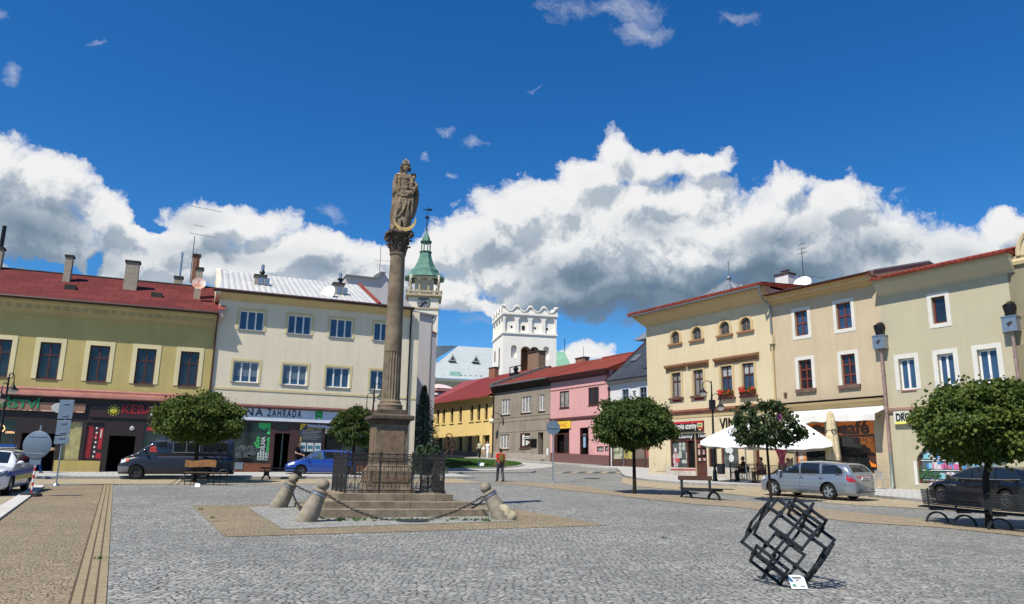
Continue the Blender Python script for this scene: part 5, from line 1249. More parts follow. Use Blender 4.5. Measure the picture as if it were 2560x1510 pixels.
g=MB();g.box(a+0.35,b-0.35,4.7,5.0,zt+0.12,zt+0.22);g.box(a+0.3,b-0.3,4.65,5.05,zt+0.32,zt+0.4);g.build('chimney_cowl',GUTG,R)
RWD=mat('red_timber',(0.10,0.024,0.016),0.45,var=0.3,vs=6);BLS=mat('black_sign',(0.016,0.013,0.016),0.35);LW=mat('cream_letters',(0.78,0.76,0.7),0.5)
a,d=CH.hit('j',985,448);b,c=CH.hit('j',1396,550)
g=MB();g.box(a,b,-0.10,-0.01,c,d);SG=g.build('shop_sign',BLS,P)
g=MB();g.box(a,b,-0.12,-0.101,d-0.14,d);g.box(b-0.05,b,-0.12,-0.101,c,d-0.14);g.build('red_edge',mat('sign_red',(0.42,0.02,0.03),0.5),SG)
xt_=CH.hit('j',1063,500,-0.1)[0];xt2=CH.hit('j',1305,500,-0.1)[0]
t=text('lettering','Slezské uzeniny',0.50,LW,SG,(xt_-0.15,-0.108,c+(d-c)*0.30),ext=0.004,off=0.004)
L_=max(v.co.x for v in t.data.vertices);t.scale=((xt2-xt_+0.15)/L_,1.1,1)
def shield(mb,x,z,s,y):
 mb.prism([(x-s*.8,z+s),(x+s*.8,z+s),(x+s*.9,z),(x+s*.5,z-s*.8),(x,z-s*1.15),(x-s*.5,z-s*.8),(x-s*.9,z)],y-0.012,y)
bx_=CH.hit('j',1343,495,-0.1)[0];zb_=(c+d)/2-0.02
g=MB();shield(g,bx_,zb_,0.24,-0.101);BD=g.build('badge',mat('badge_yellow',(0.6,0.52,0.25),0.5),SG)
g=MB();g.box(bx_-0.15,bx_+0.15,-0.12,-0.114,zb_+0.04,zb_+0.15);g.build('badge_green',mat('badge_green',(0.06,0.28,0.08),0.5),BD)
g=MB();g.box(bx_-0.14,bx_+0.14,-0.12,-0.114,zb_-0.16,zb_-0.02);g.build('badge_red',MATS['sign_red'],BD)
zt=CH.hit('j',1150,655)[1]
mull=CH.hit('j',1195,800)[0];mull2=CH.hit('j',1283,800)[0]
g=MB();y0,y1=0.04,0.12
g.box(sh1[0],dx[0]-0.02,y0,y1,zt-0.03,zt+0.05);g.box(sh1[0],dx[0]-0.02,y0,y1,zb1,zb1+0.12);g.box(sh1[0],sh1[0]+0.1,y0,y1,zb1+.12,zt-.03);g.box(mull-0.06,mull+0.06,y0,y1,zb1+.12,zt-.03);g.box(dx[0]-0.12,dx[0]-0.02,y0,y1,zb1+.12,zt-.03)
SFF=g.build('shopfront',RWD,P)
g=MB();g.box(sh1[0],dx[0]-0.02,0.08,0.14,zt+0.05,zw);tb=g.build('name_board',BLS,SFF)
text('lettering','Uzeniny',0.42,LW,tb,(CH.hit('j',1088,630)[0],0.07,zt+0.16),ext=0.004,off=0.004,sx=0.9,shear=0.2)
g=MB();g.quad((sh1[0],0.13,zb1),(mull,0.13,zb1),(mull,0.13,zt),(sh1[0],0.13,zt));g.build('shop_window',SHOPL,SFF)
g=MB();g.quad((mull,0.13,zb1),(dx[0],0.13,zb1),(dx[0],0.13,zt),(mull,0.13,zt));g.build('dark_shop_window',SHOPG,SFF)
g=MB();g.box(sh1[0],dx[0]-.02,-0.03,0.06,zb1-0.09,zb1-0.005);g.build('red_sill',mat('sign_red2',(0.35,0.03,0.03),0.5),SFF)
W_,H_=mull-sh1[0],zt-zb1;g=MB()
for(q0,q1,q2,q3)in((.45,.6,.82,.95),(.66,.82,.82,.95),(.45,.6,.66,.8),(.66,.82,.66,.8),(.42,.6,.38,.64),(.86,.98,.36,.58),(.6,.9,.2,.32)):g.box(sh1[0]+W_*q0,sh1[0]+W_*q1,0.11,0.128,zb1+H_*q2,zb1+H_*q3)
g.build('window_notices',mat('notice_white',(0.50,0.52,0.46),0.4,var=0.5,vs=9),SFF)
g=MB();cxp=sh1[0]+W_*0.22;g.sph((cxp,0.125,zb1+H_*0.66),(0.13,0.01,0.16),10,8);g.prism([(cxp-0.12,zb1+0.15),(cxp+0.2,zb1+0.15),(cxp+0.3,zb1+H_*0.42),(cxp+0.2,zb1+H_*0.56),(cxp-0.15,zb1+H_*0.56),(cxp-0.28,zb1+H_*0.4)],0.11,0.128);g.build('butcher_poster',mat('poster_apron',(0.55,0.55,0.6),0.4,col2=(0.35,0.15,0.12),vs=4),SFF)
g=MB();g.sph((cxp+0.18,0.115,zb1+H_*0.30),(0.2,0.02,0.14),10,8);g.build('poster_sausages',mat('sausage_red',(0.45,0.05,0.05),0.4),SFF)
g=MB();g.box(dx[0],dx[1],0.06,0.14,zt+0.05,zw);tb=g.build('name_board',BLS,P)
text('lettering','Pálenky',0.36,LW,tb,(CH.hit('j',1318,620)[0],0.05,zt+0.18),ext=0.004,off=0.003,sx=0.85,shear=0.2)
g=MB();g.box(dx[0]+.02,dx[1]-.02,0.08,0.14,zdb+0.02,zt+0.02);D_=g.build('door',RWD,P)
W_,H_=dx[1]-dx[0],zt-zdb
for(q0,q1)in((.12,.45),(.55,.88)):
 g=MB();g.box(dx[0]+W_*q0,dx[0]+W_*q1,0.07,0.079,zdb+H_*0.38,zdb+H_*0.94);g.build('door_pane',SHOPG,D_)
 g=MB();g.box(dx[0]+W_*q0,dx[0]+W_*q1,0.065,0.079,zdb+H_*0.08,zdb+H_*0.32);g.build('door_panel',BROWNW,D_)
g=MB();
for(q0,q1,q2,q3)in((.18,.38,.78,.9),(.2,.36,.58,.74),(.6,.8,.68,.72),(.6,.8,.6,.66),(.16,.4,.42,.5),(.6,.85,.42,.5)):g.box(dx[0]+W_*q0,dx[0]+W_*q1,0.058,0.069,zdb+H_*q2,zdb+H_*q3)
g.build('door_stickers',mat('sticker_mix',(0.5,0.5,0.42),0.4,col2=(0.4,0.08,0.08),vs=5),D_)
for nn,mm_ in((n1,SHOPG),(n2,SHOPL)):
 window(P,nn[0],nn[1],zn0,zn1,fm=RWD,gm=mm_,nx=1,tz=(),fw=0.12,y=0.1,name='shop_window')
window(P,n3[0],n3[1],zn3,zn1,fm=RWD,gm=SHOPG,nx=2,tz=(0.85,),fw=0.12,y=0.3,name='door')
text('wall_lettering','VINOTÉKA',0.95,BLACKM,P,(CH.hit('j',1583,520)[0],-0.06,CH.hit('j',1600,520)[1]),ext=0.03,off=-0.004,sx=0.8)
g=MB();
for(xx,yy,s)in((1635,700,.16),(1665,760,.2),(1700,770,.2),(1710,860,.22),(1640,720,.12)):
 a,z=CH.hit('j',xx,yy,0.08);g.sph((a,0.07,z),(s,0.01,s*1.1),7,5)
g.build('white_stickers',mat('sticker_white',(0.55,0.58,0.55),0.4),P)
g=MB();a,d=CH.hit('j',808,835,-0.02);b,c=CH.hit('j',955,925,-0.02);g.box(a,b,-0.03,0.002,c,d);a,d=CH.hit('j',835,925,-0.02);b,c=CH.hit('j',950,1010,-0.02);g.box(a,b,-0.025,0.002,c,d);g.build('meter_cabinet',CRE,P)
groundslope(CH,sh1[0]-0.4,dx[0]-0.03,'plinth',plaster('worn_white_plinth',(0.62,0.56,0.48),0.5,0.4),P,0.62,0.02)
groundslope(CH,dx[1]+0.02,n3[0]-0.1,'plinth',MATS['worn_white_plinth'],P,0.75,0.02)
CHO=CH
# beige café house
K=sub(RR,xb);P=K.root('town_house','peach house with red-brown windows in white surrounds and an orange café below','house')
xc_=RR.hit('i',822,700)[0];w=xc_-xb
PEA=plaster('peach_plaster',(0.53,0.43,0.29),0.28,0.15)
ze=K.hit('i',420,350,-0.45)[1]
up=rects(K,'i',[(86,606,207,792),(434,540,577,742)]);lo=rects(K,'i',[(118,1018,245,1248),(476,968,617,1216)])
zl=K.hit('i',420,1368)[1]
zs1=K.hit('k',1850,430)[1];zs0=K.hit('k',2090,965)[1]
c1=(K.hit('k',1150,800)[0],K.hit('k',1500,650)[0]);c2=(K.hit('k',1640,650)[0],K.hit('k',2078,700)[0]);zdk=gb(K,c1[1])+0.1
dk=(c1[1]+0.05,c2[0]-0.02)
g=MB();shell(g,0,w-0.003,-2,ze,11,up+lo+[(c1[0],c1[1],zs0-0.3,zs1,None,0.2),(c2[0],c2[1],zs0-0.3,zs1,None,0.2),(dk[0],dk[1],zdk,zs1,None,0.6)],rv=0.2);g.build('wall',PEA,P)
for h in up:window(P,*h,fm=REDW,gm=GLASSB,nx=2,tz=(0.5,),fw=0.075,y=0.16,sur=(WHITET,0.19,0.02),sill=None)
for h in lo:window(P,*h,fm=REDW,gm=GLASS,nx=2,tz=(0.34,0.67),fw=0.075,y=0.16,sur=(WHITET,0.19,0.02),sill=(mat('dark_brown_sill',(0.17,0.11,0.08),0.7,var=0.3),0.2,0.12,0.22))
prof=[(0,-0.55),(-0.06,-0.55),(-0.07,-0.42),(-0.2,-0.36),(-0.22,-0.26),(-0.3,-0.24),(-0.42,-0.08),(-0.46,0.0),(0,0)]
cornice(P,0,w-0.1,ze,prof,plaster('tan_cornice',(0.55,0.38,0.18),0.3))
g=MB()
for i in range(int(w/0.22)):x=0.1+i*0.22;g.box(x,x+0.10,-0.40,-0.2,ze-0.24,ze-0.14)
g.build('dentil_row',mat('cream_dentil',(0.66,0.55,0.36),0.8),P)
zq1=ze+0.25+5*0.2
g=MB();rsheet(g,0,w-0.05,(-0.7,ze+0.03),(5.0,zq1),amp=0.055,per=0.26,th=0.07);g.quad((0,5,zq1),(w-.05,5,zq1),(w-.05,11,ze),(0,11,ze));R=g.build('roof',TILE,P)
g=MB();g.tube([(0,-0.75,ze+0.02),(w-0.1,-0.75,ze+0.02)],0.05,6);g.build('gutter',GUT,P)
g=MB();g.prism([(-0.55,ze-0.1),(-0.7,ze+0.05),(5,zq1+0.22),(7,zq1-0.1),(7,ze)],w-0.25,w+0.02,plane='yz');g.build('parapet',mat('worn_parapet',(0.36,0.25,0.18),0.9,var=0.4,vs=4),P)
g=MB();g.prism([(-0.4,ze+0.12),(-0.4,ze+0.2),(5,zq1+0.32),(7.5,zq1-0.2),(7.5,zq1-0.3),(5,zq1+0.22)],w-0.32,w+0.06,plane='yz');g.build('parapet_flashing',MATS['grey_flashing'],P)
cornice(P,0,w-0.1,zl,[(0,-0.5),(-0.05,-0.5),(-0.08,-0.35),(-0.16,-0.28),(-0.3,-0.1),(-0.34,0.02),(0,0.1)],plaster('tan_ledge',(0.48,0.36,0.19),0.4),'shop_ledge')
g=MB();g.box(0,w-0.1,-0.36,-0.0,zl+0.1,zl+0.13);g.build('ledge_flashing',GUT,P)
a,z=K.hit('i',15,1305);g=MB();g.box(a-0.09,a+0.09,-0.07,0,z-0.12,z+0.12);g.build('vent_grille',SILLB,P)
a,zt=K.hit('i',148,80,4.5);an=antenna(None,K.W(a,4.5,zq1-0.5),zt-zq1+0.5,[(1.45,1.9,1,0.01),(3.3,0.35,5,0.9),(3.0,0.3,4,0.9),(3.6,0.25,4,0.7)],ang=0.2);tag(an,'aerial pole on the red-tiled roof beside a white satellite dish','antenna')
a,z=K.hit('i',168,372,4.3);dish('satellite_dish',K.W(a,4.2,z),0.55,-0.7,radians(60),MATS['white_dish'],None,'white satellite dish peeping over the tiles of the peach café house')
ORG=mat('orange_film',(0.85,0.22,0.02),0.35,var=0.1,vs=2);BRN=mat('cafe_brown',(0.06,0.022,0.015),0.5)
zt2=K.hit('k',1900,600)[1]
for(q,nm)in((c1,0),(c2,1)):
 g=MB();a,b=q;g.box(a,b,0.08,0.16,zt2-0.05,zt2+0.06);g.box(a,a+0.1,0.08,0.16,zs0-.3,zt2-.05);g.box(b-0.06,b,0.08,0.16,zs0-.3,zt2-.05);g.box(a,b,0.08,0.16,zs0-.3,zs0-.2)
 sf=g.build('shopfront',BROWNW,P)
 g=MB();g.quad((a,0.15,zs0-.3),(b,0.15,zs0-.3),(b,0.15,zt2),(a,0.15,zt2));g.build('shop_window',SHOPG,sf)
 g=MB();g.quad((a,0.12,zt2+0.06),(b,0.12,zt2+0.06),(b,0.12,zs1),(a,0.12,zs1));of=g.build('orange_fascia',ORG,sf)
 if nm==0:
  g=MB()
  for i in range(5):g.sph((a+0.9+i*0.5,0.1,zt2+0.35+0.12*(i%2)),(0.34,0.01,0.2),10,6)
  g.build('coffee_beans',BRN,of)
  g=MB();xw_=K.hit('k',1262,800)[0];g.box(a+0.02,xw_,0.10,0.145,zs0-0.25,zt2-0.05);ob=g.build('orange_banner',mat('orange_pale',(0.62,0.25,0.10),0.4,col2=(0.72,0.5,0.35),vs=1.6),sf)
  vtext('restaurant','k',1192,985,700,52,mat('white_film',(0.72,0.70,0.68),0.4),ob,K,d=0.09)
 else:
  t=text('lettering','café',0.95,BRN,of,(K.hit('k',1655,580)[0],0.105,zt2+0.12),ext=0.006,off=0.03)
  L_=max(v.co.x for v in t.data.vertices);t.scale=((K.hit('k',1998,580)[0]-K.hit('k',1655,580)[0])/L_,1,1)
  xo=K.hit('k',1890,700)[0];g=MB()
  pts=[K.hit('k',*p,0.13)for p in((1815,612),(2066,606),(2092,965),(2035,960),(2010,890),(2030,840),(1990,790),(1960,735),(1915,700),(1880,640))]
  g.prism(pts,0.125,0.14);fo=g.build('orange_graphic',ORG,sf)
  g=MB()
  for(xx,yy,s)in((1865,655,0.22),(1945,730,0.16),(1985,770,0.2),(2035,830,0.24),(2055,880,0.2),(2075,900,0.16)):
   p=K.hit('k',xx,yy,0.12);g.sph((p[0],0.12,p[1]),(s,0.012,s*0.75),10,6)
  g.build('coffee_beans',BRN,fo)
  p=K.hit('k',1920,700,0.12);text('number','49',0.78,mat('dark_orange',(0.42,0.08,0.01),0.4),fo,(p[0],0.115,p[1]),ext=0.004,off=-0.012)
g=MB();g.quad((dk[0],0.58,zdk),(dk[1],0.58,zdk),(dk[1],0.58,zs1),(dk[0],0.58,zs1));g.build('dark_doorway',DARKV,P)
groundslope(K,c2[1]+0.02,w-0.1,'plinth',PEA,P,0.1,0.02)
aw=(K.hit('k',1050,340,-0.2)[0],K.hit('k',2175,280,-0.2)[0]);za=K.hit('k',1640,318,-0.2)[1]
AWN=mat('awning_white',(0.72,0.69,0.64),0.8,var=0.18,vs=1.1)
g=MB();ya=-1.0;zlw=K.hit('k',1640,442,-1.0)[1]+0.36;nn=40
top=[(aw[0]+(aw[1]-aw[0])*i/nn,-0.12,za)for i in range(nn+1)];mid=[(p[0],ya,zlw+0.02*sin(i*0.9)-0.03*sin(i*0.23))for i,p in enumerate(top)];low=[(p[0],ya-0.02,p[2]-0.32-0.02*sin(i*0.7))for i,p in enumerate(mid)]
g.ring(top,mid,False);g.ring(mid,low,False);g.ring([(p[0],p[1]+0.01,p[2]-0.02)for p in top],[(p[0],p[1]+.01,p[2]-0.03)for p in mid],False)
AW=g.build('awning',AWN,None,smooth=60);AW.location=K.o;AW.rotation_euler=(0,0,K.rz);tag(AW,'white fabric awning over the orange café windows','awning')
g=MB();g.box(aw[0],aw[1],-0.2,-0.02,za-0.05,za+0.14);g.build('housing',WHITEP,AW)
for x in(aw[0]+0.3,aw[1]-0.3):g=MB();g.tube([(x,-0.05,za-0.3),(x,-0.6,za-0.62),(x,ya+0.05,zlw)],0.03,6);g.build('folding_arm',GALV,AW)
def hopperpipe(F,k,x,y,kb,xb_,yb_,label):
 "downpipe with a box hopper under an open black outlet"
 a,z=F.hit(k,x,y,-0.25);bx2,zb=F.hit(kb,xb_,yb_,-0.15)
 P=empty('drainpipe',F.W(a,-0.2,0),F.rz,label,'drainpipe')
 zb=gz(F.W(a,-0.2).x,F.W(a,-0.2).y)-F.o.z
 g=MB();g.box(-0.3,0.3,-0.2,0.19,z-0.32,z+0.32);g.box(-0.33,0.33,-0.23,0.2,z+0.32,z+0.37);g.build('hopper',GALV,P)
 g=MB();g.prism([(-0.12,z+0.02),(-0.02,z-0.1),(0.16,z+0.08),(0.04,z+0.12)],-0.215,-0.2);g.build('painted_mark',CAPC,P)
 g=MB();g.tube([(0,0.15,z+0.85),(0,-0.05,z+0.8),(0.02,-0.06,z+0.37)],[0.24,0.25,0.17],10);g.build('black_outlet',BLACKM,P,smooth=40)
 g=MB();g.tube([(0,0,z-0.3),(0,0,1.6)],0.075,8);
 for zz in(z*0.8,z*0.5):g.lathe([(0.09,0),(0.09,0.06)],(0,0,zz),8)
 g.build('pipe',mat('pinkish_pipe',(0.36,0.25,0.22),0.5,metal=0.3,var=0.3),P,smooth=40)
 g=MB();g.tube([(0,0,1.6),(0,0,0.25+zb),(0,-0.15,0.05+zb)],0.08,8);g.build('lower_pipe',mat('greenish_pipe',(0.22,0.27,0.25),0.5,metal=0.4,var=0.3),P,smooth=40)
hopperpipe(K,'i',808,865,'k',2275,1190,'drainpipe with grey hopper box between the peach house and the pale green house')
# pale green house (drogerie)
D=sub(RR,xc_);P=D.root('town_house','pale green three-storey house with a red tiled eave and a drugstore below','house')
xd=RR.hit('i',1893,400)[0];w=xd-xc_
GRP=plaster('pale_green_plaster',(0.465,0.42,0.295),0.16,0.08)
ze=D.hit('i',1350,215,-0.6)[1]
t1=rects(D,'i',[(1238,487,1378,692)]);lo=rects(D,'i',[(962,1000,1122,1255),(1290,968,1455,1235),(1625,932,1825,1192)],False)
lo=[(a,b,sum(q[2]for q in lo)/3,sum(q[3]for q in lo)/3)for(a,b,_,_)in lo]
zl=D.hit('i',1000,1424)[1]
dw=(D.hit('l',492,850)[0],D.hit('l',492,850)[0]+8.2);zw1,zw0=D.hit('l',560,720)[1]+0.35,D.hit('l',600,995)[1]
g=MB();shell(g,0,w,-2,ze-0.1,11,t1+lo+[(dw[0],dw[0]+4.0,zw0,zw1,'seg',0.25),(dw[0]+5,dw[0]+9,zw0,zw1,'seg',0.25)],rv=0.22);g.build('wall',GRP,P)
window(P,*t1[0],fm=REDW,gm=GLASS,nx=1,tz=(),fw=0.09,y=0.16,sur=(WHITET,0.2,0.02))
for h in lo:window(P,*h,fm=WHITEP,gm=GLASSB,nx=2,tz=(),fw=0.085,y=0.18,sur=(WHITET,0.22,0.02),sill=(mat('pinkish_sill',(0.40,0.17,0.14),0.6),0.06,0.06,-0.02),lab=None)
prof=[(0,-0.8),(-0.05,-0.8),(-0.08,-0.7),(-0.3,-0.5),(-0.5,-0.2),(-0.55,0.0),(0,0)]
cornice(P,0.02,w+0.35,ze,prof,GRP)
zq1=ze+0.4+5*0.26
g=MB();rsheet(g,0.02,w+0.4,(-0.8,ze+0.03),(5.0,zq1),amp=0.055,per=0.28,th=0.08);g.quad((0,5,zq1),(w+.4,5,zq1),(w+.4,11,ze),(0,11,ze));g.quad((w+.4,-.7,ze),(w+.4,5,zq1),(w+.4,11,ze));g.build('roof',TILE,P)
cornice(P,0,w,zl,[(0,-0.18),(-0.08,-0.18),(-0.14,-0.05),(-0.16,0.06),(0,0.1)],mat('rose_band',(0.40,0.26,0.20),0.8,var=0.2),'string_course')
a,d=D.hit('l',305,418,-0.1);c=D.hit('l',400,516,-0.1)[1]
g=MB();g.box(a,a+5.6,-0.16,-0.02,c,d);SG=g.build('shop_sign',mat('sign_pale',(0.62,0.62,0.55),0.45,var=0.15,vs=1),P)
g=MB();g.box(a+0.05,a+5.55,-0.175,-0.161,c,c+(d-c)*0.22);g.build('yellow_strip',mat('lemon_strip',(0.70,0.66,0.14),0.5),SG)
t=text('lettering','DROGERIE',(d-c)*0.86,mat('ink_black',(0.012,0.012,0.015),0.4),SG,(D.hit('l',323,480,-0.16)[0],-0.17,c+(d-c)*0.24),ext=0.006,off=0.02)
L_=max(v.co.x for v in t.data.vertices);t.scale=((D.hit('l',523,480,-0.16)[0]-D.hit('l',323,480,-0.16)[0])/L_*8.0/6.15,1,1)
for x0_ in(dw[0],dw[0]+5):
 b_=x0_+4.0;g=MB()
 for x in(x0_,x0_+1.9,x0_+3.88):g.box(x,x+0.13,0.12,0.2,zw0+.12,zw1)
 g.box(x0_,b_,0.12,0.2,zw0,zw0+0.12);sf=g.build('shopfront',BROWNW,P)
 g=MB();g.quad((x0_,0.19,zw0),(b_,0.19,zw0),(b_,0.19,zw1),(x0_,0.19,zw1));g.build('shop_window',mat('shop_teal',(0.10,0.14,0.15),0.15,var=0.5,vs=2),sf)
 pal=[(0.10,0.35,0.55),(0.5,0.55,0.6),(0.05,0.18,0.45),(0.55,0.5,0.5),(0.5,0.12,0.25),(0.2,0.45,0.5)]
 for ci,cc in enumerate(pal):
  g=MB();rr=random.Random(ci+3)
  for i in range(16):
   x=x0_+0.2+rr.random()*3.4;z=zw0+0.45*rr.randint(0,3)+0.2+0.05*rr.random();hh=0.15+0.2*rr.random()
   if z+hh<zw1-0.3:g.box(x,x+0.09+0.2*rr.random(),0.165-0.003*ci,0.188,z,z+hh)
  g.build('display_goods',mat('goods_%d'%ci,cc,0.4),sf)
 g=MB();
 for q in(0.17,0.62,1.07,1.52):g.box(x0_+0.13,b_-0.13,0.15,0.188,zw0+q-0.03,zw0+q)
 g.build('display_shelves',WHITEP,sf)
g=MB();n=14
for s_ in(0,5):
 xx=dw[0]+s_;g.box(xx-0.16,xx,-0.02,0.003,zw0-0.1,zw1-0.9)
g.build('white_surround',WHITET,P)
a,z=D.hit('l',560,920,0.1);rr=random.Random(4);g=MB()
for i in range(60):g.obox((a+rr.gauss(0,0.28),0.08+rr.random()*0.05,z+rr.gauss(0,0.13)),(0.05,0,0.02),(0,0.005,0),(0,0,0.035))
g.build('window_plants',mat('shop_plant',(0.03,0.10,0.03),0.6),P)
hopperpipe(D,'i',1912,712,'i',1985,1195,'drainpipe with grey hopper box at the right edge on the green and yellow houses')
# yellow house at the frame edge
E=sub(RR,xd+0.02);P=E.root('town_house','pale yellow house with a small rounded gable, cut by the right edge of the view','house')
ze=E.hit('i',1950,195)[1];YE=plaster('pale_yellow_plaster',(0.60,0.50,0.31),0.12)
g=MB();shell(g,0,14,-2,ze,11,[(2.2,3.5,5.3,7.2),(5.5,6.8,5.3,7.2)],rv=0.2);g.build('wall',YE,P)
for x in(2.2,5.5):window(P,x,x+1.3,5.3,7.2,fm=WHITEP,gm=GLASSB,nx=2,tz=(0.65,),y=0.15)
cornice(P,-0.02,14,ze,[(0,-0.1),(-0.12,-0.1),(-0.16,0.05),(-0.12,0.15),(0.3,0.15),(0.3,-0.1)],plaster('cap_band',(0.60,0.50,0.28),0.2))
n=16;R_=0.95;xg=E.hit('i',1970,170)[0]+R_+0.05
g=MB();g.prism([(xg-R_,ze+0.15)]+[(xg-R_*cos(pi*i/n),ze+0.3+R_*1.25*sin(pi*i/n))for i in range(n+1)]+[(xg+R_,ze+0.15)],0.0,0.35);gb_=g.build('round_gable',YE,P)
g=MB();g.tube([(xg-R_*cos(pi*i/n),-0.02,ze+0.3+R_*1.25*sin(pi*i/n))for i in range(n+1)],0.1,6);g.build('gable_moulding',YE,gb_)
g=MB();g.tube([(E.hit('i',1970,150)[0],0.5,ze),(E.hit('i',1945,0)[0],0.5,E.hit('i',1945,0)[1])],0.03,5);g.build('mast',BLACKM,P)
# paving
def fpts(F,L):return[tuple(F.W(x,y))[:2]for x,y in L]
drape('sand_path',poly('n',[(1110,123),(1040,1297),(1020,1700),(-700,1700),(-700,1010),(0,474),(440,142)]),SAND,0.010)
B1=G2('n',1110,123);B2=G2('n',1040,1297)
dv=(Vector(B2)-Vector(B1)).normalized();nv=Vector((dv.y,-dv.x))
if nv.x>0:nv=-nv
DJ=mat('dark_joint',(0.09,0.065,0.045),0.95)
SROW=bricks('sand_header_course',(0.37,0.305,0.19),(0.30,0.245,0.15),(0.10,0.075,0.05),bw=0.09,bh=0.117,ms=0.009,axis='xy',bump=0.9,rot=-atan2(dv.y,dv.x))
for i,o_ in enumerate((0.0,0.117,0.234)):
 a=Vector(B1)+nv*o_;b=Vector(B1)+dv*34+nv*o_
 w_=nv*0.105
 drape('path',[tuple(a),tuple(b),tuple(b+w_),tuple(a+w_)],SROW,0.016)
 c_=a+nv*0.104;d_=b+nv*0.104
 drape('path',[tuple(c_),tuple(d_),tuple(d_+nv*0.013),tuple(c_+nv*0.013)],DJ,0.018)
drape('kerb',poly('n',[(345,137),(440,142),(0,474),(-700,1005),(-700,830),(0,352)]),PALEK,0.06,thick=0.2)
drape('road',poly('n',[(345,137),(0,352),(-700,830),(-1500,1300),(-1500,75),(345,80)]),SAND2,0.012)
kl=OL.hit('z',200,900)[0]
def flocal(F,k,x,y):p=gpx(*Q(k,x,y))-F.o;return p.dot(F.t),p.dot(F.n)
kd=flocal(OL,'c',600,1163)[1]
rd_=flocal(OL,'n',700,124)[1]
xbg=BG.X(1040,1000)
drape('road',fpts(OL,[(-45,kd),(xbg+1,kd),(xbg+1,rd_+0.6),(8,rd_+0.4),(-16,rd_),(-45,rd_-2)]),SAND2,0.014)
drape('pavement',fpts(OL,[(-45,1.5),(xbg+2,1.5),(xbg+2,kd+0.15),(-45,kd+0.15)]),FLAG,0.13,thick=0.3)
drape('kerb',fpts(OL,[(-45,kd+0.15),(xbg+2,kd+0.15),(xbg+2,kd),(-45,kd)]),KERB,0.128,thick=0.3)
drape('path',[tuple(gpx(u,v))[:2]for u,v in((480,1264),(1207,1258),(1521,1314),(562,1343))],SAND,0.008)
drape('path',poly('o',[(70,322),(385,520),(1400,480),(2480,445),(2250,330),(600,285)]),GREY2,0.016)
top=[('p',0,232),('p',100,240),('p',530,262),('p',900,292),('p',1040,327),('p',1300,347),('p',1700,377),('p',2400,432),('l',0,1232),('l',600,1290),('l',1355,1375),('l',2300,1480)]
bot=[('l',2300,1600),('l',1355,1425),('l',700,1355),('l',0,1312),('p',2300,490),('p',1900,462),('p',1500,420),('p',1100,372),('p',700,330),('p',300,285),('p',0,258)]
drape('path',[G2(*q)for q in top]+[G2(*q)for q in bot],mat('dummy',(0,0,0))if False else cobble('strip_setts',(0.31,0.25,0.165),(0.43,0.36,0.26),(0.09,0.07,0.05),size=0.085,arc=1.0,jw=0.12,rot=0.8,chip=0.0),0.012)
kerbpts=[('p',1165,128),('p',1205,160),('p',1222,185),('p',1260,208),('p',1330,226),('p',1450,243),('p',1650,262),('p',1900,278),('k',1200,1205),('k',2040,1290),('l',130,1108),('l',540,1150),('l',1355,1215),('l',2300,1300)]
kp=[Vector(G2(*q))for q in kerbpts]
low=[('l',2300,1390),('l',1355,1265),('l',540,1200),('l',0,1172),('p',2500,395),('p',2100,350),('p',1640,318),('p',1300,285),('p',1190,255)]
drape('path',[tuple(p)for p in kp[2:]]+[G2(*q)for q in low],SAND2,0.012)
inner=[]
for i,p in enumerate(kp):
 d_=(kp[min(i+1,len(kp)-1)]-kp[max(i-1,0)]).normalized();n_=Vector((-d_.y,d_.x));n_=n_ if n_.y>0 else-n_
 inner.append(p+n_*0.16)
drape('kerb',[tuple(p)for p in kp]+[tuple(p)for p in inner[::-1]],KERB,0.118,thick=0.3)
far=[tuple(RR.W(12,2))[:2],tuple(RR.W(sub(RR,xa).o.dot(RR.t)-RR.o.dot(RR.t)+0.2,0.8))[:2]]
pvp=[tuple(p)for p in inner[::-1]]+[tuple(FR.W(xr-1.0,-2.4))[:2],tuple(FR.W(xr+3,0.8))[:2],tuple(CHO.W(-0.3,4))[:2],tuple(CHO.W(0.4,1.0))[:2],tuple(RR.W(14,1.0))[:2]]
drape('pavement',pvp,FLAG,0.12,thick=0.3)
drape('pavement',[tuple(FR.W(xy0-8,0.8))[:2],tuple(FR.W(xr-0.95,0.8))[:2],tuple(FR.W(xr-0.95,-2.2))[:2],tuple(FR.W(xl-4,-2.0))[:2],tuple(FR.W(xy0-8,-2.6))[:2]],KERB,0.11,thick=0.3)
for i in range(9):
 a=555+i*71
 drape('road_marking',poly('p',[(a,166),(a+62,166),(a+105,151),(a+48,151)]),SAND2 if i%2==0 else mat('dark_setts',(0.10,0.105,0.11),0.8,var=0.4,vs=8),0.016)
def ell(c,rx,ry,n=48,a0=0):return[(c[0]+rx*cos(2*pi*i/n)*cos(a0)-ry*sin(2*pi*i/n)*sin(a0),c[1]+rx*cos(2*pi*i/n)*sin(a0)+ry*sin(2*pi*i/n)*cos(a0))for i in range(n)]
R1=gpx(*Q('e',2430,612));Fb=gpx(*Q('e',1950,632));
p1_=gpx(*Q('e',1740,532))
IC=(R1.x-9.0,(Fb.y+p1_.y)/2);irx,iry=9.0,(p1_.y-Fb.y)/2
drape('pale_road',ell(IC,irx+2.6,iry+2.2),mat('pale_concrete',(0.42,0.41,0.38),0.9,var=0.2,vs=2,bump=0.2),0.014)
drape('kerb',ell(IC,irx,iry),PALEK,0.10,thick=0.25)
drape('kerb',[tuple(gpx(*Q('e',x,y)))[:2]for x,y in((1500,664),(2480,656),(2516,648),(1500,656))],KERB,0.10,thick=0.2)
drape('lawn_soil',ell(IC,irx-0.2,iry-0.2),mat('lawn_green',(0.045,0.10,0.02),0.95,var=0.4,vs=2.5),0.13)
g=MB();rr=random.Random(2)
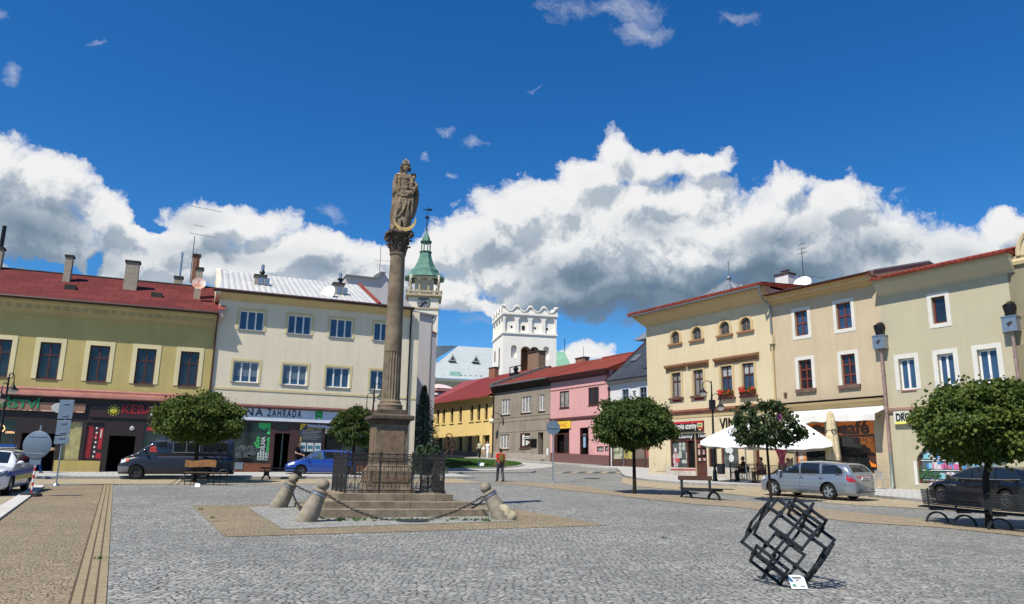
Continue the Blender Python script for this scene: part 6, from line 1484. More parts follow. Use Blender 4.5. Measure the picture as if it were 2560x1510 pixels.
for i in range(9000):
 a,r_=rr.random()*2*pi,sqrt(rr.random())*0.985
 x,y=IC[0]+(irx-.2)*r_*cos(a),IC[1]+(iry-.2)*r_*sin(a);z=gz(x,y)+0.12;h=0.06+0.07*rr.random();t=rr.random()*pi;w_=0.02+0.02*rr.random()
 g.add([(x-w_*cos(t),y-w_*sin(t),z),(x+w_*cos(t),y+w_*sin(t),z),(x+rr.gauss(0,.02),y+rr.gauss(0,.02),z+h)],[(0,1,2)])
tag(g.build('grass',mat('grass_blade',(0.075,0.15,0.03),0.8,col2=(0.04,0.09,0.015),vs=1.5),fixn=False),kind='stuff')
def at_px(k,x,y):return gpx(*Q(k,x,y))
g=MB();rr=random.Random(11)
spots=[('n',972,862,.09),('n',1975,375,.08),('n',2085,458,.05)]+[('o',750+rr.random()*1500,425+rr.random()*25,.05)for i in range(60)]+[('p',1600,790,.07)]
for k,x,y,s in spots:
 c=at_px(k,x,y)
 for i in range(14):
  t=rr.random()*2*pi;r_=s*rr.random();p=c+Vector((r_*cos(t),r_*sin(t),0.015));q=p+Vector((rr.gauss(0,.03),rr.gauss(0,.03),0.02+0.05*rr.random()));w_=Vector((0.012*cos(t+1),0.012*sin(t+1),0))
  g.add([p-w_,p+w_,q],[(0,1,2)])
tag(g.build('weeds',MATS['grass_blade'],fixn=False),kind='stuff')
for k,x,y,r_ in(('o',1555,447,0.33),('p',915,216,0.4)):
 c=at_px(k,x,y);g=MB();g.lathe([(0.001,0.03),(r_,0.03),(r_,0.0)],n=24,cap=False);g.lathe([(r_+.02,0.02),(r_+.06,0.03),(r_+.06,0)],n=24,cap=False)
 m_=g.build('manhole_cover',mat('cast_iron',(0.06,0.065,0.07),0.6,metal=0.5,var=0.4,vs=14),None);m_.location=c
 tag(m_,'dark iron manhole cover set in the paving at the foot of the monument steps' if k=='o' else 'dark iron manhole cover in the grey road near the crossing','manhole cover')
 # the Marian column
CX,CY=-3.45,22.2
TH=radians(20)
CZ=gz(CX,CY)
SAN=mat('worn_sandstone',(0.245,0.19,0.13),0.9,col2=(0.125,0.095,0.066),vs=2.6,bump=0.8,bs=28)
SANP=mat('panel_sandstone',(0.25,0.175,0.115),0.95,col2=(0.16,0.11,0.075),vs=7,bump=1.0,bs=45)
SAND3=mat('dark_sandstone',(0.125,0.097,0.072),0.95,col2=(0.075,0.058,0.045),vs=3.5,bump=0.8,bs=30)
STEP=mat('step_stone',(0.29,0.235,0.165),0.95,col2=(0.165,0.13,0.095),vs=2.2,bump=0.8,bs=22)
def sqp(mb,prof,rot=0.0,n=4):
 "square section swept through (half width, z)"
 rs=[[(w*sx,w*sy,z)for sx,sy in((-1,-1),(1,-1),(1,1),(-1,1))]for w,z in prof]
 for a,b in zip(rs,rs[1:]):mb.ring(a,b)
 mb.quad(*rs[0][::-1]);mb.quad(*rs[-1])
def zc(k,y,x=1000,dY=0.0):return at(*Q(k,x,y),CY+dY).z-CZ
def step_stone(name,hw,z0,z1,n,seed):
 "one course of steps: stone slabs with open joints and worn edges"
 P=empty(name,(CX,CY,CZ),TH,None,None);rr=random.Random(seed)
 return P
ST=empty('monument_steps',(CX,CY,CZ),TH,'three worn sandstone steps under the railing of the stone column','steps')
lv=[(2.30,-0.4,0.15,2.0),(1.93,0.10,0.33,1.7),(1.53,0.28,0.51,1.6)]
for ci,(hw,z0,z1,ln)in enumerate(lv):
 g=MB();rr=random.Random(5+ci)
 for r in range(4):
  st=len(g.v);cuts=[-hw+0.35];
  while cuts[-1]<hw-0.9:cuts.append(cuts[-1]+ln*(0.7+0.5*rr.random()))
  cuts=[-hw]+cuts[1:-1]+[hw-0.45]
  for a,b in zip(cuts,cuts[1:]):
   dz=rr.uniform(-0.006,0.006);g.box(a+0.004,b-0.004,-hw+rr.uniform(-.008,.008),-hw+0.45,z0,z1+dz)
  g.xf(Matrix.Rotation(r*pi/2,4,'Z'),st)
 g.box(-hw+0.44,hw-0.44,-hw+0.44,hw-0.44,z0,z1-0.012)
 o=g.build('step',STEP,ST,bevel=0.014)
zt=0.51
COLM=empty('marian_column',(CX,CY,CZ),TH,'tall baroque sandstone column on a square pedestal, rising from the railed steps','column')
z1=zc('r',1325,560,-.6);z2=zc('r',1030,560,-.6);z3=zc('r',940,560,-.5);z4=zc('r',885,560,-.45);z5=zc('r',240,560,-.45);z6=zc('r',105,560,-.55);z7=zc('r',22,560,-.3)
z1=zt-0.02
g=MB();sqp(g,[(0.68,z1),(0.68,z1+0.10),(0.63,z1+0.16),(0.60,z2),(0.60,z3-0.06),(0.56,z3),(0.50,z3+0.03),(0.50,z4-0.02),(0.46,z4+0.02),(0.455,z5-0.03)]);g.build('pedestal',SAN,COLM,bevel=0.012)
g=MB()
for r in range(4):
 st=len(g.v);g.box(-0.36,0.36,-0.475,-0.45,z4+0.12,z5-0.12);g.box(-0.5,0.5,-0.635,-0.60,z1+0.3,z3-0.2);g.xf(Matrix.Rotation(r*pi/2,4,'Z'),st)
g.build('pedestal_panel',SANP,COLM)
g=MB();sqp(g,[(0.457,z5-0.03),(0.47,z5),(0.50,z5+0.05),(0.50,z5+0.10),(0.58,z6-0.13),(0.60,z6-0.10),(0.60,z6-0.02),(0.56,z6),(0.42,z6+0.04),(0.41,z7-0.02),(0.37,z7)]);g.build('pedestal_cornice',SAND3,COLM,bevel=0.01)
zs0,zsf,zs1=zc('r',0,640),zc('b',1125,1770),zc('f',915,333)
zbse=z7
g=MB();
g.lathe([(0.36,zbse),(0.36,zbse+0.06),(0.345,zbse+0.07),(0.36,zbse+0.10),(0.36,zbse+0.14),(0.33,zbse+0.17),(0.30,zbse+0.19),(0.31,zbse+0.22),(0.30,zbse+0.25),(0.275,zbse+0.27)],n=40)
def shaft_r(z):
 f=(z-zbse)/(zs1-zbse);return 0.268-0.052*f**1.3
n=120;rows=[];zz=[zbse+0.265]+[zbse+0.32+(zsf-zbse-0.32)*i/12 for i in range(13)]+[zsf+0.03,zsf+0.05]+[zsf+0.05+(zs1-zsf-0.12)*i/14 for i in range(1,15)]+[zs1-0.04,zs1-0.02,zs1]
NF=20
for z in zz:
 row=[]
 for j in range(n):
  a=2*pi*j/n;r_=shaft_r(z)
  fl=abs(sin(a*NF/2));dep=0.0
  if zbse+0.3<z<=zsf+0.001:dep=0.028*max(0,(fl-0.28))/0.72
  elif zsf<z<zsf+0.04:dep=0.018*max(0,(fl-0.7))/0.3
  r_-=dep
  if z>zs1-0.05:r_+=0.03
  nz=noise.noise(Vector((3*cos(a),3*sin(a),z*2.0)))*0.004
  row.append(((r_+nz)*cos(a),(r_+nz)*sin(a),z))
 rows.append(row)
for a,b in zip(rows,rows[1:]):g.ring(a,b)
g.build('shaft',SAN,COLM,smooth=40)
zk0,zk1=zs1,zc('f',735,345)
hk=zk1-zk0
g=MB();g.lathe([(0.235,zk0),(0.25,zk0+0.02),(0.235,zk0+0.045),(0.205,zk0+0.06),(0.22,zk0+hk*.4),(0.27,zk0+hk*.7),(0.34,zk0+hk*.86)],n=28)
for tier,(zz_,rr_,n_,h_,off)in enumerate(((0.06,0.235,8,0.36,0),(0.30,0.26,8,0.36,pi/8))):
 for i in range(n_):
  a=off+2*pi*i/n_;ca,sa=cos(a),sin(a);pts=[(rr_*0.95,0),(rr_+0.02,h_*0.5),(rr_+0.06,h_*0.9),(rr_+0.11,h_*0.98),(rr_+0.12,h_*0.80)]
  prev=None
  for k_,(r_,z_)in enumerate(pts):
   w_=(0.075,0.085,0.07,0.05,0.02)[k_]
   cur=[(r_*ca-w_*sa,r_*sa+w_*ca,zk0+hk*zz_+z_*hk),((r_+0.03)*ca,(r_+0.03)*sa,zk0+hk*zz_+z_*hk+0.01),(r_*ca+w_*sa,r_*sa-w_*ca,zk0+hk*zz_+z_*hk),((r_-0.04)*ca,(r_-0.04)*sa,zk0+hk*zz_+z_*hk)]
   if prev:g.ring(prev,cur)
   prev=cur
g.build('capital',SAND3,COLM,smooth=50)
g=MB();sqp(g,[(0.33,zk1-0.09),(0.36,zk1-0.06),(0.36,zk1-0.03),(0.34,zk1)]);
for i in range(4):
 a=pi/4+i*pi/2;st=len(g.v)
 for s_ in(-1,1):
  pts=[Vector((0.02*s_+s_*0.0,0,0))]
  sp_=[]
  for t in range(22):
   q=t/21*2.3*2*pi/1.0;r_=0.085*(1-t/24)
   sp_.append(Vector((0.43-0.02+r_*cos(q)-0.0,s_*(0.045),zk1-0.13+r_*sin(q))))
  g.tube(sp_,[0.028*(1-0.5*t/22)for t in range(22)],6)
 g.obox((0.36,0,zk1-0.05),(0.13,0,-0.02),(0,0.07,0),(0,0,0.03))
 g.xf(Matrix.Rotation(a,4,'Z'),st)
for i in range(4):
 st=len(g.v);g.sph((0.36,0,zk1-0.06),(0.06,0.09,0.06),8,6);g.xf(Matrix.Rotation(i*pi/2,4,'Z'),st)
g.build('abacus',SAND3,COLM,smooth=50)
# statue: Mary with the child, standing on the capital
SQ=(zc('f',200,400)-zc('f',700,345))/500.0
base=Vector((CX,CY,CZ))
SB_=at(*Q('f',348,736),CY)
def sp(x,y,d=0.0):return at(*Q('f',x,y),CY+d)-SB_
def caps(mb,pts,rs,n=10,q=3):
 "round-ended tapered chain"
 pts=[Vector(p)for p in pts]
 for i in range(len(pts)-1):
  L=[pts[i].lerp(pts[i+1],t/q)for t in range(q+1)];R_=[rs[i]+(rs[i+1]-rs[i])*t/q for t in range(q+1)]
  mb.tube(L,R_,n)
 for p,r in zip(pts,rs):mb.sph(p,r,n,max(5,n//2))
def fuse(mb,name,m,parent,vox,smooth_it=3,disp=0.0,dsc=0.1):
 o=mb.build(name,m,parent)
 r=o.modifiers.new('r','REMESH');r.mode='VOXEL';r.voxel_size=vox
 if smooth_it:s=o.modifiers.new('s','SMOOTH');s.factor=0.5;s.iterations=smooth_it
 bpy.context.view_layer.update();fromeval(o);sm(o.data)
 if disp:
  for v in o.data.vertices:v.co+=v.normal*noise.fractal(v.co/dsc,0.8,2.2,4)*disp
 return o
px=lambda v:v*SQ
SS=empty('statue',SB_,0.0,'sandstone statue of a crowned woman holding a child above a gilded crescent','statue')
g=MB()
for(x,y,r,d)in((300,705,34,-.02),(345,712,36,-.12),(395,712,34,-.05),(280,680,24,0),(420,715,22,.05),(350,715,40,.15)):g.sph(sp(x,y,d),(px(r)*1.15,px(r)*1.3,px(r)*0.8),10,8)
prof=[(355,690,74,.20),(352,640,80,.22),(352,580,84,.22),(362,520,88,.21),(375,460,88,.20),(380,410,84,.19),(378,370,66,.15),(375,330,50,.13),(376,290,56,.14),(378,250,58,.13),(385,228,36,.10)]
rings=[]
for(x,y,r,d)in prof:
 c=sp(x,y,0);row=[]
 for j in range(48):
  a=2*pi*j/48;f=max(0,min(1,(y-380)/200));k_=1+0.09*f*sin(a*9+y*0.013)+0.05*f*sin(a*17-y*0.02)
  row.append(c+Vector((px(r)*cos(a)*k_,d*sin(a)*k_,0)))
 rings.append(row)
for a,b in zip(rings,rings[1:]):g.ring(a,b)
g.quad(*rings[0]);g.quad(*rings[-1])
folds=[([(345,440,-.19),(325,520,-.23),(305,600,-.22),(300,680,-.18)],[.03,.035,.03,.03]),([(400,470,-.2),(380,530,-.25),(340,580,-.25),(300,610,-.18)],[.03,.032,.03,.02]),([(430,450,-.17),(410,530,-.24),(395,610,-.24),(400,680,-.2)],[.03,.03,.03,.035]),([(455,430,-.08),(450,520,-.12),(432,600,-.12),(430,670,-.08)],[.05,.05,.045,.03]),([(350,620,-.24),(345,690,-.24)],[.03,.04]),([(375,600,-.24),(385,690,-.26)],[.025,.04]),([(340,470,-.2),(345,520,-.22),(330,545,-.2)],[.06,.06,.03]),([(330,385,-.16),(360,410,-.2),(400,412,-.2),(440,385,-.14)],[.035,.03,.03,.03]),([(335,365,-.14),(365,385,-.19),(410,385,-.19),(445,360,-.12)],[.025,.022,.022,.02]),([(470,330,.05),(490,400,.05),(478,480,.04),(462,560,.02),(450,600,0)],[.09,.08,.09,.08,.05]),([(490,330,.0),(492,420,-.02),(470,520,-.02)],[.04,.04,.03]),([(292,420,.03),(290,500,.03),(285,580,.02),(278,660,.0)],[.06,.06,.05,.05]),([(300,440,-.06),(296,540,-.1),(290,640,-.08)],[.035,.03,.03]),([(420,330,-.15),(445,300,-.14)],[.05,.05]),([(350,345,-.13),(400,347,-.14)],[.028,.028])]
for pts,rs in folds:caps(g,[sp(*p)for p in pts],rs,8,3)
caps(g,[sp(325,245,-.02),sp(300,310,-.05),sp(318,360,-.17)],[.10,.085,.055],10)
caps(g,[sp(300,300,-.05),sp(296,380,-.10),sp(292,405,-.08)],[.075,.07,.06],10)
caps(g,[sp(318,360,-.17),sp(322,385,-.19)],[.04,.035],8)
for i in range(5):caps(g,[sp(314+i*5,383,-.19),sp(313+i*5.5,402+(i==2)*3,-.20),sp(316+i*5,412+(i==2)*3,-.19)],[.011,.010,.009],6,2)
caps(g,[sp(432,250,0),sp(470,330,-.05),sp(440,385,-.16)],[.09,.075,.05],10)
for i in range(5):caps(g,[sp(436,378+i*5,-.17),sp(418,382+i*5,-.19),sp(410,387+i*5,-.185)],[.011,.010,.009],6,2)
caps(g,[sp(352,262,-.08),sp(405,262,-.08)],[.075,.075],10);caps(g,[sp(325,246,0),sp(385,236,0),sp(432,250,0)],[.085,.08,.085],10)
caps(g,[sp(390,232,-.01),sp(392,205,-.03)],[.048,.044],10)
fuse(g,'draped_figure',SAN,SS,0.017,2,0.008,0.05)
def head(mb,c,s,face=Vector((0,-1,0))):
 "head with brow, nose, mouth, eye sockets and ears; s = head height"
 f=face.normalized();r_=f.cross(Vector((0,0,1))).normalized()
 Z_=Vector((0,0,1));P_=lambda a,b,c_:c+r_*a*s+f*b*s+Z_*c_*s
 mb.sph(P_(0,-0.05,0.10),(s*0.37,s*0.42,s*0.40),14,10);mb.sph(P_(0,0.07,-0.14),(s*0.27,s*0.30,s*0.33),12,8)
 caps(mb,[P_(0,0.36,0.06),P_(0,0.45,-0.10)],[s*.035,s*.06],8);caps(mb,[P_(-.08,0.355,-.24),P_(.08,0.355,-.24)],[s*.035,s*.035],8)
 mb.sph(P_(0,0.30,-.40),s*0.10,8,6)
 for q in(-1,1):
  mb.sph(P_(q*.35,-.02,-.02),(s*.05,s*.09,s*.11),8,6);caps(mb,[P_(q*.06,.37,.13),P_(q*.22,.33,.12)],[s*.035,s*.03],6)
  mb.sph(P_(q*.14,.33,.02),s*.055,8,6);mb.sph(P_(q*.18,.26,-.14),s*0.10,8,6)
g=MB();head(g,sp(395,180,-.05),0.235,Vector((0.2,-1,-0.1)));head(g,sp(463,262,-.15),0.17,Vector((-0.1,-1,-0.1)))
caps(g,[sp(460,285,-.12),sp(440,315,-.14),sp(440,345,-.14)],[.05,.075,.08],10);caps(g,[sp(445,350,-.16),sp(470,355,-.2),sp(478,345,-.2),sp(458,388,-.2),sp(450,398,-.22)],[.05,.042,.04,.03,.028],8)
caps(g,[sp(450,350,-.1),sp(488,350,-.16),sp(470,380,-.17)],[.045,.038,.028],8)
caps(g,[sp(470,292,-.14),sp(488,315,-.18),sp(488,335,-.2)],[.035,.032,.03],8);g.sph(sp(490,328,-.21),0.055,10,8)
caps(g,[sp(445,290,-.15),sp(425,300,-.2),sp(412,312,-.2)],[.033,.03,.024],8)
for i in range(5):
 caps(g,[sp(410,308+i*3,-.21),sp(403,309+i*4,-.215)],[.009,.008],6,1);caps(g,[sp(488+i*3,326,-.24),sp(486+i*3,336,-.255)],[.009,.008],6,1)
fuse(g,'heads_and_child',SAN,SS,0.011,1,0.003,0.03)
g=MB()
for(x,y,r,d)in((365,165,20,0),(372,150,18,-.02),(395,143,20,0),(418,152,18,-.01),(424,175,17,0),(361,190,17,.02),(365,208,15,.02),(428,195,13,.02),(395,175,32,.09),(352,205,12,.0),(360,222,12,-.02)):g.sph(sp(x,y,d),px(r),10,8)
for(x,y,r,d)in((445,240,9,-.1),(463,238,14,-.1),(478,244,9,-.1),(463,250,20,-.07)):g.sph(sp(x,y,d),px(r),10,8)
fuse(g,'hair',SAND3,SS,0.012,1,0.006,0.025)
GOLD=mat('gilding',(0.62,0.42,0.15),0.45,metal=0.6,var=0.35,vs=9)
def crown(c,r,h,nm,m=GOLD):
 g=MB();c=Vector(c)
 g.lathe([(r*0.9,0),(r,0.01),(r,h*0.25),(r*.93,h*.25),(r*.85,0.01)],c,16,cap=False)
 for i in range(8):
  a=i*pi/4;g.tube([c+Vector((r*cos(a),r*sin(a),h*.2)),c+Vector((r*1.25*cos(a),r*1.25*sin(a),h*.6)),c+Vector((r*.85*cos(a),r*.85*sin(a),h*.85)),c+Vector((0,0,h*.92))],0.009,5);g.sph(c+Vector((r*1.2*cos(a),r*1.2*sin(a),h*.62)),0.016,6,4)
 g.sph(c+Vector((0,0,h)),0.02,8,6);g.tube([c+Vector((0,0,h)),c+Vector((0,0,h*1.25))],0.008,5);return g.build(nm,m,SS,smooth=40)
crown(sp(395,146,-.02),0.078,0.17,'crown');crown(sp(462,236,-.12),0.062,0.05,'child_crown',mat('dark_gilding',(0.06,0.045,0.03),0.5,metal=0.5))
g=MB();C0=(388,618);out=[];inn=[]
for i in range(29):
 a=radians(172+(372-172)*i/28);
 out.append(sp(C0[0]+96*cos(a),C0[1]-100*sin(a),-.30));f=sin(pi*i/28)
 ri=96-30*f**0.8-2
 inn.append(sp(C0[0]+ri*cos(a),C0[1]-(ri+3)*sin(a),-.30))
D_=Vector((0,0.03,0))
g.ring(out,inn,False);g.ring([p+D_ for p in out],[p+D_ for p in inn],False);g.ring(out,[p+D_ for p in out],False);g.ring(inn,[p+D_ for p in inn],False)
g.build('gilded_crescent',GOLD,SS)
g=MB();g.tube([sp(355,212,-.08),sp(338,260,-.17),sp(332,330,-.2),sp(325,400,-.2)],0.012,6);g.sph(sp(338,222,-.08),(.05,.02,.03),8,6);g.build('gilded_sceptre',GOLD,SS)
# iron railing
IRON=mat('dark_wrought_iron',(0.045,0.043,0.042),0.6,metal=0.5,var=0.4,vs=12)
F_=empty('iron_railing',(CX,CY,CZ+0.51),TH,'square wrought iron railing with scrollwork around the foot of the stone column','railing')
hw=1.31;RH=1.02
def scroll(mb,c,r,a0,turns,s,y,th=0.0055,n=14):
 mb.tube([(c[0]+s*r*(1-0.75*t/n)*cos(a0+turns*2*pi*t/n),y,c[1]+r*(1-0.75*t/n)*sin(a0+turns*2*pi*t/n))for t in range(n+1)],th,4,cap=False)
gp_=MB();nb=3;bw=2*hw/nb
for k_,z in enumerate((0.075,RH-0.115,RH)):gp_.box(-hw,hw,-0.014,0.014,z-0.012,z+0.012)
for b_ in range(nb):
 x0_=-hw+b_*bw
 for i in range(1,4):gp_.tube([(x0_+bw*i/4,0,0),(x0_+bw*i/4,0,RH)],0.0095,5)
 for i in range(4):
  cx_=x0_+bw*(i+0.5)/4
  gp_.tube([(cx_,0,0.12),(cx_,0,RH-0.13)],0.0045,4)
  for s in(-1,1):
   hh=bw/8
   gp_.tube([(cx_,0,0.16),(cx_+s*hh*0.55,0,0.34),(cx_+s*hh*0.95,0,0.50),(cx_+s*hh*0.7,0,0.56)],0.0055,4,cap=False)
   scroll(gp_,(cx_+s*hh*0.5,0.50),hh*0.48,0.5,1.2,s,0);scroll(gp_,(cx_+s*hh*0.45,0.60),hh*0.42,-0.6,-1.1,s,0)
   scroll(gp_,(cx_+s*hh*0.42,0.13),hh*0.40,1.2,1.1,s,0)
   gp_.tube([(cx_,0,0.62),(cx_+s*hh*0.6,0,0.74),(cx_+s*hh*0.9,0,0.88)],0.0055,4,cap=False);scroll(gp_,(cx_+s*hh*0.5,0.83),hh*0.42,0.4,1.0,s,0);scroll(gp_,(cx_+s*hh*0.5,RH-0.057),hh*0.46,0.2,1.2,s,0)
me_=gp_.mesh('railing_panel',IRON,40)
for r in range(4):
 o=bpy.data.objects.new('railing_panel',me_);COL.objects.link(o);o.parent=F_;o.matrix_local=Matrix.Rotation(r*pi/2,4,'Z')@Matrix.Translation((0,-hw,0))
gq=MB();gq.box(-0.022,0.022,-0.022,0.022,0,RH+0.03);gq.lathe([(0.03,RH+0.03),(0.035,RH+0.05),(0.015,RH+0.08)],n=8);me_=gq.mesh('post',IRON)
for r in range(4):
 for i in range(3):
  o=bpy.data.objects.new('post',me_);COL.objects.link(o);o.parent=F_;o.matrix_local=Matrix.Rotation(r*pi/2,4,'Z')@Matrix.Translation((-hw+2*hw*i/3,-hw,0))
  # leaning stone bollards and their chains
BST=mat('bollard_stone',(0.31,0.265,0.20),0.95,col2=(0.17,0.145,0.112),vs=3.0,bump=0.9,bs=26)
bp=[at_px('e',455,1098),at_px('e',2215,1078),None,at_px('e',205,968)]
bp[2]=Vector((bp[3].x+bp[1].x-bp[0].x,bp[3].y+bp[1].y-bp[0].y,0));bp[2].z=gz(bp[2].x,bp[2].y)
gb_=MB();gb_.lathe([(0.245,-0.25),(0.245,0.0),(0.225,0.15),(0.195,0.45),(0.17,0.66),(0.165,0.70),(0.185,0.72),(0.19,0.75),(0.18,0.77),(0.13,0.785),(0.12,0.80)],n=32);gb_.sph((0,0,0.91),(0.145,0.145,0.14),20,14)
me_=gb_.mesh('body',BST,45)
gr_=MB();gr_.lathe([(0.176,0.655),(0.186,0.66),(0.184,0.70),(0.174,0.695)],n=24,cap=False);mr_=gr_.mesh('iron_band',GALV,40)
labs=['leaning stone bollard nearest the camera, its chain band showing bright metal','leaning stone bollard right of the steps, with a pale patched lump at its foot','leaning stone bollard hidden behind the railing at the back of the steps','leaning stone bollard at the far left of the steps with two chains hanging from it']
tops=[]
for i,p in enumerate(bp):
 ctr=Vector((CX,CY,0));d_=Vector((ctr.x-p.x,ctr.y-p.y,0)).normalized()
 ax=Vector((-d_.y,d_.x,0));an=radians([22,31,24,26][i])
 if i==0:d_=Vector((0.85,0.25,0)).normalized();ax=Vector((-d_.y,d_.x,0))
 if i==1:d_=Vector((-1.0,0.15,0)).normalized();ax=Vector((-d_.y,d_.x,0))
 E_=empty('bollard',p-d_*0.02,0,labs[i],'bollard','leaning stone bollards around the column')
 rot=Matrix.Rotation(an,4,ax)
 if(rot@Vector((0,0,1))).dot(d_)<0:rot=Matrix.Rotation(-an,4,ax)
 E_.rotation_mode='QUATERNION';E_.rotation_quaternion=rot.to_quaternion()
 o=bpy.data.objects.new('body',me_);COL.objects.link(o);o.parent=E_
 o=bpy.data.objects.new('iron_band',mr_);COL.objects.link(o);o.parent=E_
 tops.append(E_.location+rot@Vector((0,0,0.68)))
 if i==1:
  g=MB();g.sph((0.17,-0.13,0.08),(0.12,0.12,0.26),10,8);g.sph((0.24,-0.12,-0.02),(0.12,0.12,0.14),10,8);g.sph((0.12,-0.17,0.22),(0.06,0.05,0.14),8,6)
  q=fuse(g,'mortar_repair',mat('pale_mortar',(0.46,0.40,0.27),0.9,var=0.25,vs=6),E_,0.025,1,0.02,0.1)
def chain(a,b,sag,label):
 E_=empty('chain',a,0,label,'chain','heavy chains slung between the bollards');L=(b-a).length;pts=[]
 N_=400
 for i in range(N_+1):
  f=i/N_;p=a.lerp(b,f);p.z-=sag*4*f*(1-f);g_=gz(p.x,p.y)+0.025
  pts.append(Vector((p.x,p.y,max(p.z,g_))))
 g=MB();acc=0;step=0.062;k_=0;last=pts[0];nxt=step/2
 for p,q in zip(pts,pts[1:]):
  acc+=(q-p).length
  if acc>=nxt:
   nxt+=step;k_+=1;d_=(q-p).normalized();s_=d_.cross(Vector((0,0,1)))
   if s_.length<1e-3:s_=Vector((1,0,0))
   s_.normalize();u_=s_.cross(d_).normalized();w_=s_ if k_%2 else u_
   g.tube([q+d_*0.046*cos(t*pi/5)+w_*0.023*sin(t*pi/5)for t in range(10)],0.0095,5,closed=True)
 o=g.build('links',mat('old_chain',(0.05,0.05,0.055),0.5,metal=0.7,var=0.4,vs=20),E_,smooth=True);o.location=-a
for i,j,sg,lb in((0,1,0.62,'heavy iron chain sagging to the lowest step in front of the monument'),(0,3,0.45,'heavy iron chain between the two bollards on the left'),(1,2,0.5,'heavy iron chain running back from the right-hand bollard'),(3,2,0.5,'heavy iron chain along the back of the steps')):
 a,b=tops[i],tops[j];d_=(b-a).normalized();chain(a+d_*0.17,b-d_*0.17,sg,lb)
 # vehicles
def interp(L,x):
 if x<=L[0][0]:return L[0][1]
 for(a,b),(c,d)in zip(L,L[1:]):
  if x<=c:
   t=(x-a)/(c-a);return b+(d-b)*t
 return L[-1][1]
def smoothp(L,x,w=0.06):
 return(interp(L,x-w)+interp(L,x-w/2)+interp(L,x)+interp(L,x+w/2)+interp(L,x+w))/5
RUB=mat('tyre_rubber',(0.018,0.018,0.019),0.85);ALLOY=mat('alloy',(0.55,0.56,0.58),0.3,metal=0.8);TRIMB=mat('black_trim',(0.02,0.02,0.022),0.6)
CGL=mat('car_glass',(0.012,0.016,0.02),0.04,spec=0.8);TAIL=mat('tail_red',(0.35,0.01,0.015),0.15,coat=0.6);HEADL=mat('head_lamp',(0.6,0.63,0.66),0.12,coat=0.5);CHR=mat('chrome',(0.7,0.7,0.7),0.2,metal=0.9)
def paint(n,c,metal=0.3):return mat(n,c,0.28,metal=metal,coat=1.0,spec=0.5)
